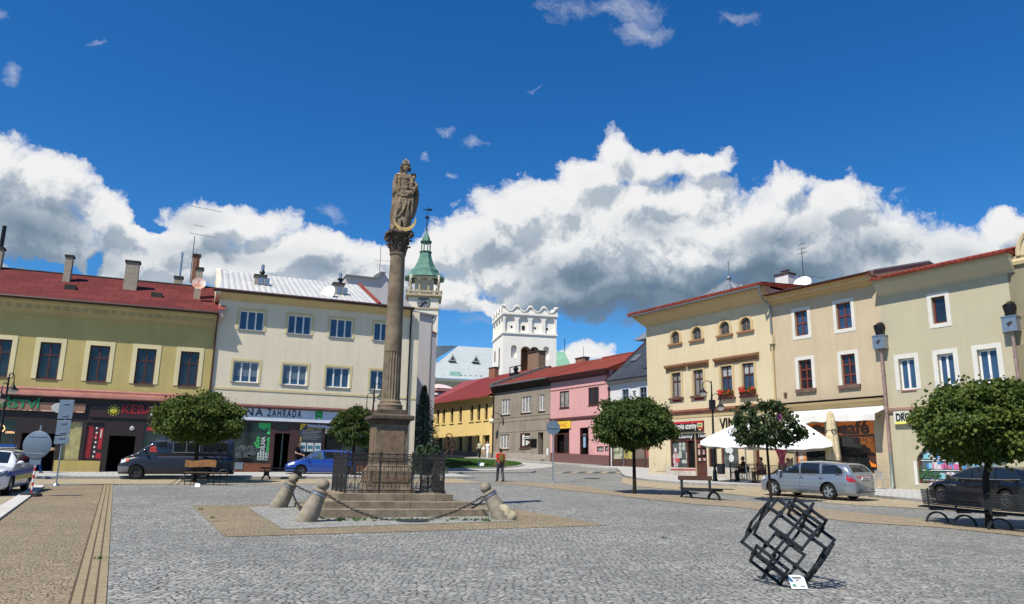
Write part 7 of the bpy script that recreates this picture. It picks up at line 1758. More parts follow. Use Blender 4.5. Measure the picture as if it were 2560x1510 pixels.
class Car:
 def __init__(s,L,Wd,top,belt,wb,fo,tum=0.26,nose=(7,1/3),tail=(12,1/4),zs=0.2,wr=0.32,rimstyle='5',rim=ALLOY,wt=0.2):
  s.L,s.Wd,s.top,s.belt,s.tum,s.nose,s.tail,s.zs,s.wr=L,Wd,top,belt,tum,nose,tail,zs,wr
  s.fa=L/2-fo;s.ra=s.fa-wb;s.rim=rim;s.rs=rimstyle;s.wt=wt
 def wl(s,x):
  e,p=s.nose if x>0 else s.tail
  return s.Wd/2*max(0.0,1-(abs(x)/(s.L/2+0.015))**e)**p
 def y(s,x,z):
  zb,zt=smoothp(s.belt,x),smoothp(s.top,x);W=s.wl(x);zb=min(zb,zt)
  zm=s.zs+(zb-s.zs)*0.52;h=(zb-zm)if z>zm else(zm-s.zs)*1.12
  q=abs(z-zm)/max(h,.01);lo=W*(1-min(1,q)**5)**0.2 if q<1 else 0
  lo-=0.012*max(0,1-abs(z-(zm+0.02))/0.05)*0
  up=0
  if zt-zb>0.02 and z>=zb-0.06:
   f=(z-zb)/(zt-zb);up=(W*0.955-s.tum*(z-zb)/0.5*0.9*0.5)*max(0,1-max(0,f)**7)**0.4
  return max(lo,up)
 def ztop(s,x,y):
  zt=smoothp(s.top,x);a,b=zt-0.35,zt
  if s.y(x,a)<y:return a
  for _ in range(14):
   m=(a+b)/2
   if s.y(x,m)>=y:a=m
   else:b=m
  return a
 def body(s):
  g=MB();xs=[];n=76
  for i in range(n+1):
   t=i/n;xs.append(-s.L/2+s.L*(t-0.13*sin(2*pi*t)/1.0*0.9))
  rings=[]
  for x in xs:
   zt=smoothp(s.top,x);ze=zt-0.05;half=[]
   for j in range(17):half.append((s.y(x,s.zs+0.002+(ze-s.zs)*j/16),s.zs+(ze-s.zs)*j/16))
   ye=half[-1][0]
   for f in(0.97,0.9,0.75,0.5,0.25):half.append((ye*f,max(ze,s.ztop(x,ye*f))))
   ring=[(x,y,z)for y,z in half]+[(x,0,zt)]+[(x,-y,z)for y,z in half[::-1]]
   rings.append(ring)
  for a,b in zip(rings,rings[1:]):g.ring(a,b)
  g.quad(*rings[0]);g.quad(*rings[-1][::-1]);return g
 def build(s,name,label,mp,group=None,low=None,spec=None):
  E=empty(name,(0,0,0),0,label,'car' if 'van' not in name else 'van',group);s.E=E
  o=s.body().build('body',mp,E,fixn=True)
  cut=MB()
  for ax in(s.fa,s.ra):
   for q in(-1,1):cut.tube([(ax,q*(s.Wd/2+0.1),s.wr+0.01),(ax,q*(s.Wd/2-0.26),s.wr+0.01)],s.wr+0.055,28)
  c=cut.build('cut',TRIMB,None);b=o.modifiers.new('b','BOOLEAN');b.object=c;b.operation='DIFFERENCE';b.solver='EXACT';b.material_mode='TRANSFER'
  bpy.context.view_layer.update();fromeval(o);bpy.data.objects.remove(c);sm(o.data,35);s.b=o
  g=MB()
  for ax in(s.fa,s.ra):g.box(ax-s.wr-.03,ax+s.wr+.03,-s.Wd/2+0.26,s.Wd/2-0.26,s.zs-.02,s.wr*2.0)
  g.build('underbody',TRIMB,E)
  for ax in(s.fa,s.ra):
   for q in(-1,1):s.wheel(ax,q)
  return E
 def wheel(s,ax,q):
  r=s.wr;w=s.wt;g=MB()
  T=Matrix.Translation((ax,q*(s.Wd/2-0.03-w/2),r))@Matrix.Rotation(-q*pi/2,4,'X')
  g.lathe([(r*.62,-w/2),(r*.9,-w/2),(r*.98,-w/2+.03),(r,-w/2+.05),(r,w/2-.05),(r*.98,w/2-.03),(r*.9,w/2),(r*.66,w/2),(r*.64,w/2-.03)],n=32,cap=False);g.xf(T)
  t=g.build('wheel',RUB,s.E,smooth=40)
  g=MB();g.lathe([(r*.66,w/2-.01),(r*.62,w/2-.015),(r*.6,w/2-.07),(r*.58,w/2-.07)],n=32,cap=False);g.lathe([(r*.15,w/2-.02),(r*.13,w/2-.005),(0.001,w/2-.004)],n=16,cap=False)
  ns={'5':5,'10':10,'steel':16}[s.rs];sw={'5':.075,'10':.025,'steel':0.05}[s.rs]
  if s.rs=='steel':g.lathe([(r*.62,w/2-.03),(r*.5,w/2-.02),(r*.42,w/2-.06),(r*.2,w/2-.05),(.001,w/2-.03)],n=32,cap=False)
  else:
   for i in range(ns):
    a=2*pi*i/ns;u_=Vector((cos(a),sin(a),0));v_=Vector((-sin(a),cos(a),0))
    for dd in((-1,1)if s.rs=='5' else(0,)):
     g.obox(u_*r*.36+v_*dd*.022+Vector((0,0,w/2-.03)),u_*r*.25+v_*dd*.008,v_*sw*.28,Vector((0,0,.014)))
  g.xf(T);g.build('rim',s.rim,t,smooth=40)
  g=MB();g.lathe([(r*.58,w/2-.08),(.001,w/2-.08)],n=24,cap=False);g.xf(T);g.build('brake_shadow',TRIMB,t)
 def side(s,name,pts,m,parent=None,off=0.006,q=(1,),grid=0.09,lab=None):
  for sg in q:
   bm=bmesh.new();bm.faces.new([bm.verts.new((x,0,z))for x,z in pts])
   for k_ in(0,2):
    v0=min(v.co[k_]for v in bm.verts);v1=max(v.co[k_]for v in bm.verts);t=v0+grid;no=(1,0,0)if k_==0 else(0,0,1)
    while t<v1:bmesh.ops.bisect_plane(bm,geom=bm.verts[:]+bm.edges[:]+bm.faces[:],plane_co=(t if k_==0 else 0,0,t if k_==2 else 0),plane_no=no);t+=grid
   for v in bm.verts:v.co.y=sg*(s.y(v.co.x,v.co.z)+off)
   bmesh.ops.recalc_face_normals(bm,faces=bm.faces[:])
   me=bpy.data.meshes.new(name);bm.to_mesh(me);bm.free();me.materials.append(m);sm(me)
   o=bpy.data.objects.new(name,me);COL.objects.link(o);o.parent=parent or s.E
   if lab:o['label']=lab
  return o
 def toppatch(s,name,x0,y0,x1,y1,m,off=0.006,n=10):
  "patch between (x0, half width y0) and (x1, y1), following the upper surface"
  g=MB();rows=[]
  for i in range(n+1):
   f=i/n;x=x0+(x1-x0)*f;yy=y0+(y1-y0)*f;rows.append([(x,yy*(2*j/n-1),s.ztop(x,abs(yy*(2*j/n-1)))+off)for j in range(n+1)])
  for a,b in zip(rows,rows[1:]):g.ring(a,b,False)
  o=g.build(name,m,s.E,smooth=True);return o
 def line(s,name,pts,m=TRIMB,r=0.006,q=(1,-1),off=0.0):
  for sg in q:
   P_=[]
   for(a,b)in zip(pts,pts[1:]):
    for t in range(6):x=a[0]+(b[0]-a[0])*t/6;z=a[1]+(b[1]-a[1])*t/6;P_.append((x,sg*(s.y(x,z)+off),z))
   x,z=pts[-1];P_.append((x,sg*(s.y(x,z)+off),z));g=MB();g.tube(P_,r,5);g.build(name,m,s.E)
 def place(s,kf,xf_,yf,kr,xr_,yr):
  "front and rear tyre contact pixels on the near (left) side; the heading follows them"
  F_,R_=gpx(*Q(kf,xf_,yf)),gpx(*Q(kr,xr_,yr));h=(F_-R_);h.z=0;h.normalize();l=Vector((-h.y,h.x,0))
  mid=(F_+R_)/2;mid.z=0;ctr=mid-l*(s.Wd/2-0.03)-h*((s.fa+s.ra)/2)
  s.put(ctr,h);return(F_-R_).length
 def put(s,ctr,h,lift=0.015):
  a,b=ctr+h*s.fa,ctr+h*s.ra;za,zb=gz(a.x,a.y),gz(b.x,b.y);l=Vector((-h.y,h.x,0))
  sl=(za-zb)/(s.fa-s.ra);wl_,wr_=ctr+l*.75,ctr-l*.75;cr=(gz(wl_.x,wl_.y)-gz(wr_.x,wr_.y))/1.5
  X_=Vector((h.x,h.y,sl)).normalized();Y_=Vector((l.x,l.y,cr)).normalized();Z_=X_.cross(Y_).normalized();Y_=Z_.cross(X_)
  m_=Matrix((X_,Y_,Z_)).transposed().to_4x4();s.E.matrix_world=Matrix.Translation((ctr.x,ctr.y,(za+zb)/2-sl*(s.fa+s.ra)/2+lift))@m_
hl=2.285
sv=Car(4.57,1.77,[(-2.285,.62),(-2.25,.93),(-2.17,1.05),(-1.98,1.33),(-1.85,1.41),(-1.2,1.455),(-.4,1.47),(.1,1.445),(.42,1.385),(1.12,.965),(1.3,.93),(1.9,.83),(2.15,.70),(2.285,.52)],[(-2.285,.62),(-2.22,.95),(-1.9,1.01),(-1.0,.98),(.3,.945),(1.1,.93),(1.3,.92),(1.9,.82),(2.15,.69),(2.285,.51)],2.58,0.92,zs=.19,wr=.317)
sv.build('parked_car','silver estate car with roof rails parked before the peach café house',paint('silver_paint',(0.27,0.31,0.37),0.55),'cars parked around the square')
sv.side('front_side_window',[(1.0,.975),(.46,1.34),(.16,1.385),(.08,.975)],CGL,q=(1,-1))
sv.side('rear_side_window',[(0.0,.98),(.06,1.39),(-.80,1.385),(-.86,.99)],CGL,q=(1,-1))
sv.side('quarter_window',[(-.97,1.0),(-.93,1.375),(-1.55,1.33),(-1.80,1.18),(-1.86,1.05),(-1.80,1.02)],CGL,q=(1,-1))
sv.toppatch('windscreen',1.08,.62,.45,.55,CGL);sv.toppatch('rear_window',-2.15,.60,-1.93,.50,CGL)
sv.side('tail_lamp',[(-2.272,.70),(-2.262,.93),(-2.02,.97),(-1.97,.88),(-2.05,.72)],TAIL,q=(1,-1),grid=.05)
sv.side('head_lamp',[(2.22,.58),(2.14,.70),(1.80,.78),(1.78,.70),(2.1,.58)],HEADL,q=(1,-1),grid=.05)
for pts in([(0.04,.30),(0.04,.96),(0.12,1.39)],[(-.90,.45),(-.93,.97),(-.90,1.38)],[(1.02,.40),(1.02,.92)],[(-2.18,.60),(-1.9,.60)]):sv.line('panel_gap',pts,q=(1,))
sv.line('side_moulding',[(1.0,.47),(-.88,.47)],MATS['silver_paint'],.012,off=.004);sv.line('window_trim',[(1.04,.965),(0,.965),(-1.0,.985),(-1.85,1.02)],TRIMB,.009)
for x in(-.12,-1.0):sv.line('door_handle',[(x,.83),(x+.17,.83)],MATS['silver_paint'],.017,off=.02)
g=MB();
for q in(-1,1):g.tube([(.2,q*.56,1.45),(.1,q*.57,1.50),(-1.6,q*.55,1.475),(-1.72,q*.55,1.43)],.014,6)
g.build('roof_rails',BLACKM,sv.E)
g=MB();g.box(-2.305,-2.27,-.26,.26,.80,.91);pl=g.build('number_plate',WHITEP,sv.E)
g=MB();g.box(-2.31,-2.306,-.20,.20,.83,.88);g.build('plate_characters',mat('grey_letters',(0.2,0.2,0.2),0.5),pl)
g=MB();g.box(-2.30,-2.2,-.62,.62,.33,.36);g.box(-2.315,-2.28,-.5,-.35,.42,.45);g.box(-2.315,-2.28,.35,.5,.42,.45);g.build('bumper_trim',TRIMB,sv.E)
g=MB();g.sph((-2.285,0,.98),(.012,.035,.035),8,6);g.build('round_badge',CHR,sv.E)
def mirror(c,x,z,m,q=(1,-1)):
 for s_ in q:g=MB();yy=c.y(x,z-.03);g.sph((x,s_*(yy+.12),z+.02),(.07,.10,.06),10,8);g.tube([(x,s_*yy*.97,z-.03),(x,s_*(yy+.1),z)],.02,6);g.build('wing_mirror',m,c.E,smooth=True)
mirror(sv,.92,1.0,MATS['silver_paint'])
d_=sv.place('k',925,1302,'k',1512,1346)
print('silver wheelbase',d_)
bk=Car(4.75,1.83,[(-2.37,.62),(-2.33,.95),(-2.2,1.10),(-1.95,1.36),(-1.5,1.44),(-.6,1.475),(.1,1.455),(.45,1.39),(1.2,.97),(1.4,.935),(2.0,.84),(2.28,.70),(2.375,.5)],[(-2.37,.62),(-2.3,.98),(-1.9,1.04),(-1.0,1.0),(.3,.965),(1.1,.95),(1.4,.925),(2.0,.83),(2.28,.69),(2.375,.49)],2.71,0.92,zs=.18,wr=.335,rimstyle='10')
bk.build('parked_car','black estate car with thin-spoked wheels parked behind the curved bench',paint('black_paint',(0.008,0.009,0.012),0.2),'cars parked around the square')
bk.side('front_side_window',[(1.05,.995),(.48,1.34),(.14,1.385),(.08,.995)],SHOPG,q=(1,-1));bk.side('rear_side_window',[(0.0,1.0),(.06,1.39),(-.80,1.385),(-.86,1.01)],SHOPG,q=(1,-1));bk.side('quarter_window',[(-.95,1.02),(-.91,1.38),(-1.6,1.34),(-1.9,1.1),(-1.8,1.05)],CGL,q=(1,-1))
bk.toppatch('windscreen',1.15,.62,.5,.55,CGL);bk.toppatch('rear_window',-2.17,.60,-1.98,.50,CGL)
bk.line('window_trim',[(1.1,.985),(0,.985),(-1.0,1.005),(-1.85,1.04)],CHR,.009,off=.004);bk.line('window_trim',[(1.05,1.02),(.5,1.37),(.1,1.41),(-.9,1.40),(-1.6,1.36)],CHR,.007,off=.004)
for pts in([(0.04,.30),(0.04,.98)],[(-.90,.45),(-.93,.99)],[(1.02,.40),(1.02,.95)]):bk.line('panel_gap',pts,q=(1,))
bk.side('head_lamp',[(2.32,.58),(2.24,.70),(1.88,.78),(1.88,.70),(2.2,.58)],HEADL,q=(1,-1),grid=.05);bk.side('tail_lamp',[(-2.362,.75),(-2.33,.95),(-2.05,.99),(-2.08,.85)],TAIL,q=(1,-1),grid=.05)
mirror(bk,.98,1.02,MATS['black_paint']);print('black wb',bk.place('l',640,1162,'l',1285,1222))
bl=Car(4.0,1.64,[(-2.0,.6),(-1.97,.95),(-1.9,1.10),(-1.75,1.38),(-1.5,1.45),(-.6,1.475),(0,1.455),(.3,1.39),(1.0,.96),(1.2,.93),(1.7,.82),(1.92,.68),(2.0,.5)],[(-2.0,.6),(-1.95,.97),(-1.6,1.02),(-.8,.97),(.3,.93),(1.0,.92),(1.2,.92),(1.7,.81),(1.92,.67),(2.0,.49)],2.46,0.82,zs=.2,wr=.30,rimstyle='steel',rim=mat('wheel_cover',(0.12,0.12,0.13),0.5,metal=.4))
BLUP=paint('blue_paint',(0.012,0.065,0.36),0.25)
bl.build('parked_car','bright blue hatchback in front of the garden shop, partly hidden by the railing',BLUP,'cars parked around the square')
LGL=mat('light_car_glass',(0.10,0.15,0.15),0.08,spec=.7,var=.7,vs=3)
bl.side('front_side_window',[(.92,.955),(.40,1.32),(.05,1.37),(-.05,.965)],LGL,q=(1,-1));bl.side('rear_side_window',[(-.12,.97),(-.05,1.375),(-.95,1.36),(-1.2,1.05)],CGL,q=(1,-1))
bl.toppatch('windscreen',.97,.58,.34,.52,CGL);bl.toppatch('rear_window',-1.9,.55,-1.76,.48,CGL)
for pts in([(-.08,.28),(-.08,.95)],[(.95,.35),(.95,.92)]):bl.line('panel_gap',pts,q=(1,))
bl.side('head_lamp',[(1.96,.60),(1.86,.70),(1.55,.80),(1.55,.66),(1.85,.58)],HEADL,q=(1,-1),grid=.05);bl.side('tail_lamp',[(-1.985,.75),(-1.96,1.0),(-1.8,1.02),(-1.85,.8)],TAIL,q=(1,-1),grid=.05)
mirror(bl,.85,.98,BLUP);F_=at_px('d',1612,1117);h_=-OL.t.copy();l_=Vector((-h_.y,h_.x,0));bl.put(F_-l_*(.82-.03)-h_*bl.fa,h_)
g=MB();g.tube([(.35,.98,.75),(-.05,1.02,.55)],.035,6);
vn=Car(5.3,1.97,[(-2.65,.7),(-2.63,1.9),(-2.55,2.02),(-1.0,2.08),(.6,2.06),(1.0,2.0),(1.25,1.85),(1.85,1.28),(1.95,1.20),(2.3,1.08),(2.55,.92),(2.65,.65)],[(-2.65,.7),(-2.63,1.2),(-1,1.22),(1.2,1.2),(1.9,1.17),(2.3,1.06),(2.55,.90),(2.65,.64)],3.0,0.85,tum=.12,zs=.25,wr=.33,rimstyle='steel',rim=mat('dull_steel',(0.05,0.05,0.055),0.6,metal=.5),tail=(30,1/5))
VNP=mat('van_blue',(0.007,0.013,0.035),0.4,coat=0.4)
vn.build('delivery_van','dark blue old panel van parked before the kebab shop, behind the round tree',VNP,'cars parked around the square')
vn.side('side_window',[(1.72,1.28),(1.20,1.80),(.55,1.82),(.55,1.28)],CGL,q=(1,-1));vn.toppatch('windscreen',1.82,.72,1.25,.66,CGL,n=12)
for(x0_,x1_)in((.25,-.95),(-1.1,-2.3)):
 vn.side('side_window',[(x0_,1.30),(x0_,1.78),(x1_,1.78),(x1_,1.30)],CGL,q=(1,-1));vn.line('window_frame',[(x0_,1.30),(x0_,1.78),(x1_,1.78),(x1_,1.30),(x0_,1.30)],GALV if x0_>0 else TRIMB,.014,q=(1,),off=.008)
vn.line('window_divider',[(-.35,1.30),(-.35,1.78)],GALV,.014,q=(1,),off=.008)
vn.side('seat_seen_through_glass',[(1.3,1.30),(1.28,1.55),(1.05,1.60),(.95,1.30)],mat('seat_red',(0.35,0.03,0.02),0.5),q=(1,),off=.009)
vn.side('head_lamp',[(2.62,.78),(2.56,.93),(2.30,1.0),(2.28,.84),(2.5,.76)],HEADL,q=(1,-1),grid=.06);vn.side('indicator',[(2.28,.85),(2.30,1.0),(2.16,1.0),(2.16,.86)],mat('orange_lamp',(0.55,0.10,0.02),0.3),q=(1,-1))
vn.line('panel_gap',[(.5,.35),(.5,1.85)],q=(1,));vn.line('panel_gap',[(-1.0,.35),(-1.0,1.85)],q=(1,));vn.side('bumper',[(2.655,.34),(2.655,.62),(2.12,.62),(2.16,.34)],mat('grey_plastic',(0.10,0.105,0.115),0.6),q=(1,-1),off=.03,grid=.05)
mirror(vn,1.5,1.38,MATS['light_car_glass']);F_=at_px('c',1318,1170);h_=-OL.t.copy();l_=Vector((-h_.y,h_.x,0));vn.put(F_-l_*(.985-.03)-h_*vn.fa,h_)
pc=Car(4.68,1.81,[(-2.34,.62),(-2.3,.95),(-2.2,1.10),(-1.95,1.34),(-1.5,1.42),(-.6,1.46),(.1,1.44),(.45,1.38),(1.18,.97),(1.4,.935),(2.0,.86),(2.27,.74),(2.34,.5)],[(-2.34,.62),(-2.28,.96),(-1.9,1.02),(-1.0,.98),(.3,.945),(1.1,.94),(1.4,.925),(2.0,.85),(2.27,.73),(2.34,.49)],2.68,0.9,zs=.18,wr=.325,rimstyle='10',nose=(9,1/3.4))
PW=paint('white_paint',(0.72,0.73,0.74),0.0)
pc.build('police_car','white patrol car with blue light bar and side stripes, cut by the left edge',PW,'cars parked around the square')
pc.side('front_side_window',[(1.0,.975),(.46,1.33),(.16,1.375),(.08,.975)],CGL,q=(1,-1));pc.side('rear_side_window',[(0.0,.98),(.06,1.38),(-1.2,1.33),(-1.5,1.0)],CGL,q=(1,-1));pc.toppatch('windscreen',1.13,.64,.47,.57,CGL)
pc.side('blue_stripe',[(2.1,.60),(1.9,.74),(-2.0,.80),(-2.2,.7),(-2.0,.62)],mat('stripe_blue',(0.02,0.08,0.35),0.3),q=(1,-1),off=.004);pc.side('yellow_stripe',[(1.0,.44),(1.0,.60),(-1.6,.62),(-1.6,.46)],mat('stripe_yellow',(0.60,0.55,0.05),0.3),q=(1,-1),off=.004)
pc.side('head_lamp',[(2.325,.60),(2.26,.72),(1.9,.80),(1.88,.72),(2.2,.60)],mat('dark_lamp',(0.10,0.13,0.17),0.1,coat=.6),q=(1,-1),grid=.05);pc.side('fog_lamp',[(2.32,.32),(2.32,.38),(2.2,.39),(2.18,.33)],TRIMB,q=(1,-1),grid=.04)
g=MB();g.box(2.31,2.36,-.45,.45,.52,.68);g.build('grille',TRIMB,pc.E)
g=MB();g.box(-.05,.28,-.62,.62,1.50,1.60);lb=g.build('light_bar',mat('blue_lamp',(0.01,0.06,0.25),0.15,coat=.6),pc.E,bevel=.03);g=MB();g.box(-.04,.27,-.2,.2,1.46,1.50);g.box(-.06,.29,-.62,.62,1.485,1.50);g.build('bar_mount',WHITEP,lb)
mirror(pc,.95,1.0,PW)
F_=at_px('c',95,1325);R_=at_px('c',165,1268);h_=(F_-R_);h_.z=0;h_.normalize()
F_=at_px('c',92,1322);h_=Vector((0.36,-.93,0)).normalized();l_=Vector((-h_.y,h_.x,0));pc.put(F_-l_*(pc.Wd/2-.03)-h_*pc.fa,h_)
# trees
LEAF={}
def leafmat(name,c1,c2,tr=0.35):
 m=bpy.data.materials.new(name);m.use_nodes=True;nt=m.node_tree;b=nt.nodes['Principled BSDF'];b.inputs['Roughness'].default_value=0.55;b.inputs['Specular IOR Level'].default_value=0.35
 tc=N(nt,'ShaderNodeTexCoord').outputs['Object'];n=N(nt,'ShaderNodeTexNoise',{'Vector':tc,'Scale':1.6,'Detail':3.0}).outputs[0];n2=N(nt,'ShaderNodeTexWhiteNoise',{'Vector':VM(nt,'SNAP',tc,(0.09,0.09,0.09))},noise_dimensions='3D').outputs[0]
 f=M(nt,'ADD',M(nt,'MULTIPLY',n,0.9),M(nt,'MULTIPLY',n2,0.5));col=MIX(nt,RAMP(nt,f,[(0.45,0.0),(0.95,1.0)]),c1,c2);nt.links.new(col,b.inputs['Base Color'])
 t=N(nt,'ShaderNodeBsdfTranslucent',{0:col});mx=N(nt,'ShaderNodeMixShader',{0:tr,1:b.outputs[0],2:t.outputs[0]});nt.links.new(mx.outputs[0],nt.nodes['Material Output'].inputs[0]);return m
BARK=mat('tree_bark',(0.045,0.034,0.027),0.95,var=0.5,vs=20,bump=1.0,bs=30)
LG_=leafmat('maple_leaf',(0.04,0.075,0.011),(0.17,0.17,0.025));LD=leafmat('dark_maple_leaf',(0.027,0.062,0.011),(0.095,0.13,0.022));LM=leafmat('mid_maple_leaf',(0.036,0.080,0.011),(0.14,0.17,0.026));LC=leafmat('conifer_needles',(0.03,0.06,0.028),(0.055,0.09,0.04),0.1);LS=leafmat('thin_leaf',(0.022,0.05,0.014),(0.055,0.075,0.02),.25)
def leaf(mb,c,d,s,rr):
 "lobed leaf hanging from c, tip towards d, slightly folded"
 u=d.normalized();v=u.cross(Vector((rr.gauss(0,1),rr.gauss(0,1),rr.gauss(0,1))))
 if v.length<1e-4:return
 v.normalize();w=u.cross(v)*0.22
 pts=[c,c+u*s*.25+v*s*.5+w*s,c+u*s*.45+v*s*.28,c+u*s*.75+v*s*.42+w*s,c+u*s,c+u*s*.75-v*s*.42+w*s,c+u*s*.45-v*s*.28,c+u*s*.25-v*s*.5+w*s]
 mb.add(pts,[(0,1,2),(0,2,4),(2,3,4),(0,4,6),(4,5,6),(0,6,7)])
def globe_tree(name,base,cz,rx,rz,trunk_r,n,ls,m,label,seed,ncl=170,sparse=0.0,group=None,lean=(0,0),flat=0.55,offx=0.0):
 rr=random.Random(seed);E=empty(name,base,0,label,'tree',group);C_=Vector((lean[0]+offx,lean[1],cz))
 g=MB();top=C_+Vector((0,0,-rz*0.35));r0=trunk_r
 g.tube([Vector((0,0,-0.2)),Vector((lean[0]*.25,lean[1]*.25,0.1)),Vector((lean[0]*.6,lean[1]*.6,top.z*.55)),top],[r0*1.35,r0*1.1,r0*0.92,r0*0.8],10)
 cl=[]
 for i in range(ncl):
  while True:
   p=Vector((rr.uniform(-1,1),rr.uniform(-1,1),rr.uniform(-1,1)))
   if 0.05<p.length<1:break
  r_=p.length;p=p/r_*(r_**0.45)
  if p.z<-flat:p.z=-flat-(-flat-p.z)*0.35
  k_=1+0.20*noise.noise(p*2.3+Vector((seed,0,0)))+rr.uniform(-.07,.03)
  cl.append(Vector((p.x*rx*k_*0.93,p.y*rx*k_*0.93,p.z*rz*k_*0.93)))
 for i in range(0,ncl,max(1,ncl//26)):
  p=cl[i]*0.85;mid=p*0.45+Vector((0,0,-rz*0.12));g.tube([top,C_+mid,C_+p],[r0*.38,r0*.2,r0*.07],5)
 g.build('trunk',BARK,E,smooth=True)
 g=MB();per=n//ncl
 for c in cl:
  if rr.random()<sparse:continue
  sp_=rr.uniform(.7,1.25)*0.20*min(rx,2.0)/1.6;o_=c.normalized()
  for _ in range(per):
   q=Vector((rr.gauss(0,1),rr.gauss(0,1),rr.gauss(0,.75)))*sp_*.62;p=C_+c+q
   d=o_*0.7+Vector((rr.gauss(0,.5),rr.gauss(0,.5),-0.75+rr.gauss(0,.35)));leaf(g,p,d,ls*rr.uniform(.65,1.2),rr)
 g.build('crown',m,E,fixn=False)
 return E
def wz(k,x,y,Y):return at(*Q(k,x,y),Y)
def tree_at(kb,xb_,yb_,kc,xc,yc,Y,**kw):
 b=gpx(*Q(kb,xb_,yb_))if yb_ else None
 if b is None:c=wz(kc,xc,yc,Y);b=Vector((c.x,c.y,gz(c.x,c.y)))
 c=wz(kc,xc,yc,b.y);kw['lean']=(c.x-b.x if kb and yb_ else 0,0);return globe_tree(base=b,cz=c.z-b.z,**kw)
TG='round-headed trees around the square'
tree_at('l',1070,1362,'l',1010,505,0,name='maple_tree',rx=1.80,rz=1.10,trunk_r=.085,n=38000,ls=.105,m=LM,label='large round maple with rusty tips standing inside the curved black bench',seed=3,ncl=250,offx=.26,group=TG)
tree_at('j',588,1275,'j',572,480,0,name='maple_tree',rx=1.72,rz=1.14,trunk_r=.075,n=27000,ls=.105,m=LD,label='dark green globe maple between the round traffic sign and the brown-backed bench',seed=5,ncl=190,group=TG)
tree_at('',0,0,'d',580,535,36.3,name='maple_tree',rx=2.02,rz=1.18,trunk_r=.10,n=27000,ls=.11,m=LM,label='broad yellow-green globe maple in front of the dark blue van',seed=8,ncl=200,group=TG)
tree_at('',0,0,'e',888,262,44.0,name='maple_tree',rx=1.28,rz=1.25,trunk_r=.09,n=15000,ls=.11,m=LD,label='small globe maple left of the column pedestal, above the blue car',seed=11,ncl=130,group=TG)
tree_at('k',878,1368,'k',805,470,0,name='young_tree',rx=1.36,rz=.88,trunk_r=.05,n=4600,ls=.12,m=LS,label='thin young tree with a sparse crown beside the silver car',seed=14,ncl=100,sparse=.15,group=TG,flat=.8)
def conifer(base,h,r,label,seed,nb=260):
 rr=random.Random(seed);E=empty('conifer',base,0,label,'conifer','evergreens left of the yellow house');g=MB();g.tube([(0,0,-.2),(0,0,h*.9)],[.12,.02],7);g.build('trunk',BARK,E);g=MB()
 for i in range(nb):
  z=h*(0.04+0.94*(i/nb));a=i*2.4+rr.random();R_=r*(1-(z/h))**0.95*rr.uniform(.6,1.15)+.04;ca,sa=cos(a),sin(a)
  for j in range(26):
   f=rr.random()**.6;jt=.03+.10*min(1,R_);p=Vector((R_*f*ca+rr.gauss(0,jt),R_*f*sa+rr.gauss(0,jt),z-0.15*R_*f+rr.gauss(0,jt)));d=Vector((ca+rr.gauss(0,.5),sa+rr.gauss(0,.5),rr.gauss(-.1,.5))).normalized();s_=(.07+.11*min(1,R_))*rr.uniform(.6,1.2);v=d.orthogonal().normalized()*.035
   g.add([p-v,p+v,p+d*s_],[(0,1,2)])
 g.build('crown',LC,E,fixn=False)
c=wz('s',90,1150,53);gc=Vector((c.x,c.y,gz(c.x,c.y)));conifer(gc,wz('s',90,175,53).z-gc.z,1.75,'tall dark conifer beside the lilac-grey house behind the column',3,330)
for i,(x,y,r,h)in enumerate(((60,1130,1.0,1.5),(190,1120,.9,1.6),(300,1130,.8,1.5))):
 c=wz('s',x,y,47+i*.6);conifer(Vector((c.x,c.y,gz(c.x,c.y))),h+.35,r,['low juniper at the foot of the tall conifer','low juniper in the middle of the evergreen clump behind the railing','low juniper beside the rusty hoops'][i],20+i,90)
 # street furniture
def wp(k,x,y,Y):return at(*Q(k,x,y),Y)
SB=mat('sculpture_steel',(0.028,0.032,0.038),0.38,metal=0.6,var=0.4,vs=10)
cr,cu,cb_=CR.col[0].copy(),CR.col[1].copy(),CR.col[2].copy()
def cv(r,dn,aw):return cr*r-cu*dn-cb_*aw
C_=cv(.05,.67,.74).normalized();A_=cv(.708,.562,-.429);A_=(A_-C_*A_.dot(C_)).normalized();B_=C_.cross(A_).normalized()
hs_=0.47;ext_=(abs(A_.z)+abs(B_.z)+0.12)*1.0
def low_(Y):
 c=at(*Q('m',940,752),Y);h=400/4.9475*(-(CR.transposed()@(c-Vector((0,0,CAMH)))).z)/FPX;k=max(abs(A_.z)+abs(B_.z),abs(B_.z)+abs(C_.z),abs(A_.z)+abs(C_.z),max(abs(N_.z)*1.1+0.53*(abs(X_.z)+abs(Y_.z))for N_,X_,Y_ in((A_,B_,C_),(B_,C_,A_),(C_,A_,B_))))
 return c.z-h*k-gz(c.x,c.y),c,h
YS=7.0
while low_(YS)[0]>0 and YS<14:YS+=0.02
_,ctr,hs_=low_(YS)
E=empty('lattice_sculpture',Vector((ctr.x,ctr.y,gz(ctr.x,ctr.y))),0,'dark steel sculpture of interlocking square frames forming a tilted cube','sculpture')
c0=ctr-E.location
def barloop(corners,t=0.0185,nm='square_frame'):
 g=MB();n=len(corners)
 nrm=(corners[1]-corners[0]).cross(corners[2]-corners[1]).normalized()
 for i in range(n):
  a,b=corners[i],corners[(i+1)%n];d=(b-a).normalized();s_=d.cross(nrm)
  g.obox((a+b)/2,d*((b-a).length/2+t),s_*t,nrm*(t*.98))
 return g.build(nm,SB,E,bevel=.006)
mn=9
for X_,Y_ in((A_,B_),(B_,C_),(C_,A_)):barloop([c0+(X_*a+Y_*b)*hs_ for a,b in((1,1),(1,-1),(-1,-1),(-1,1))])
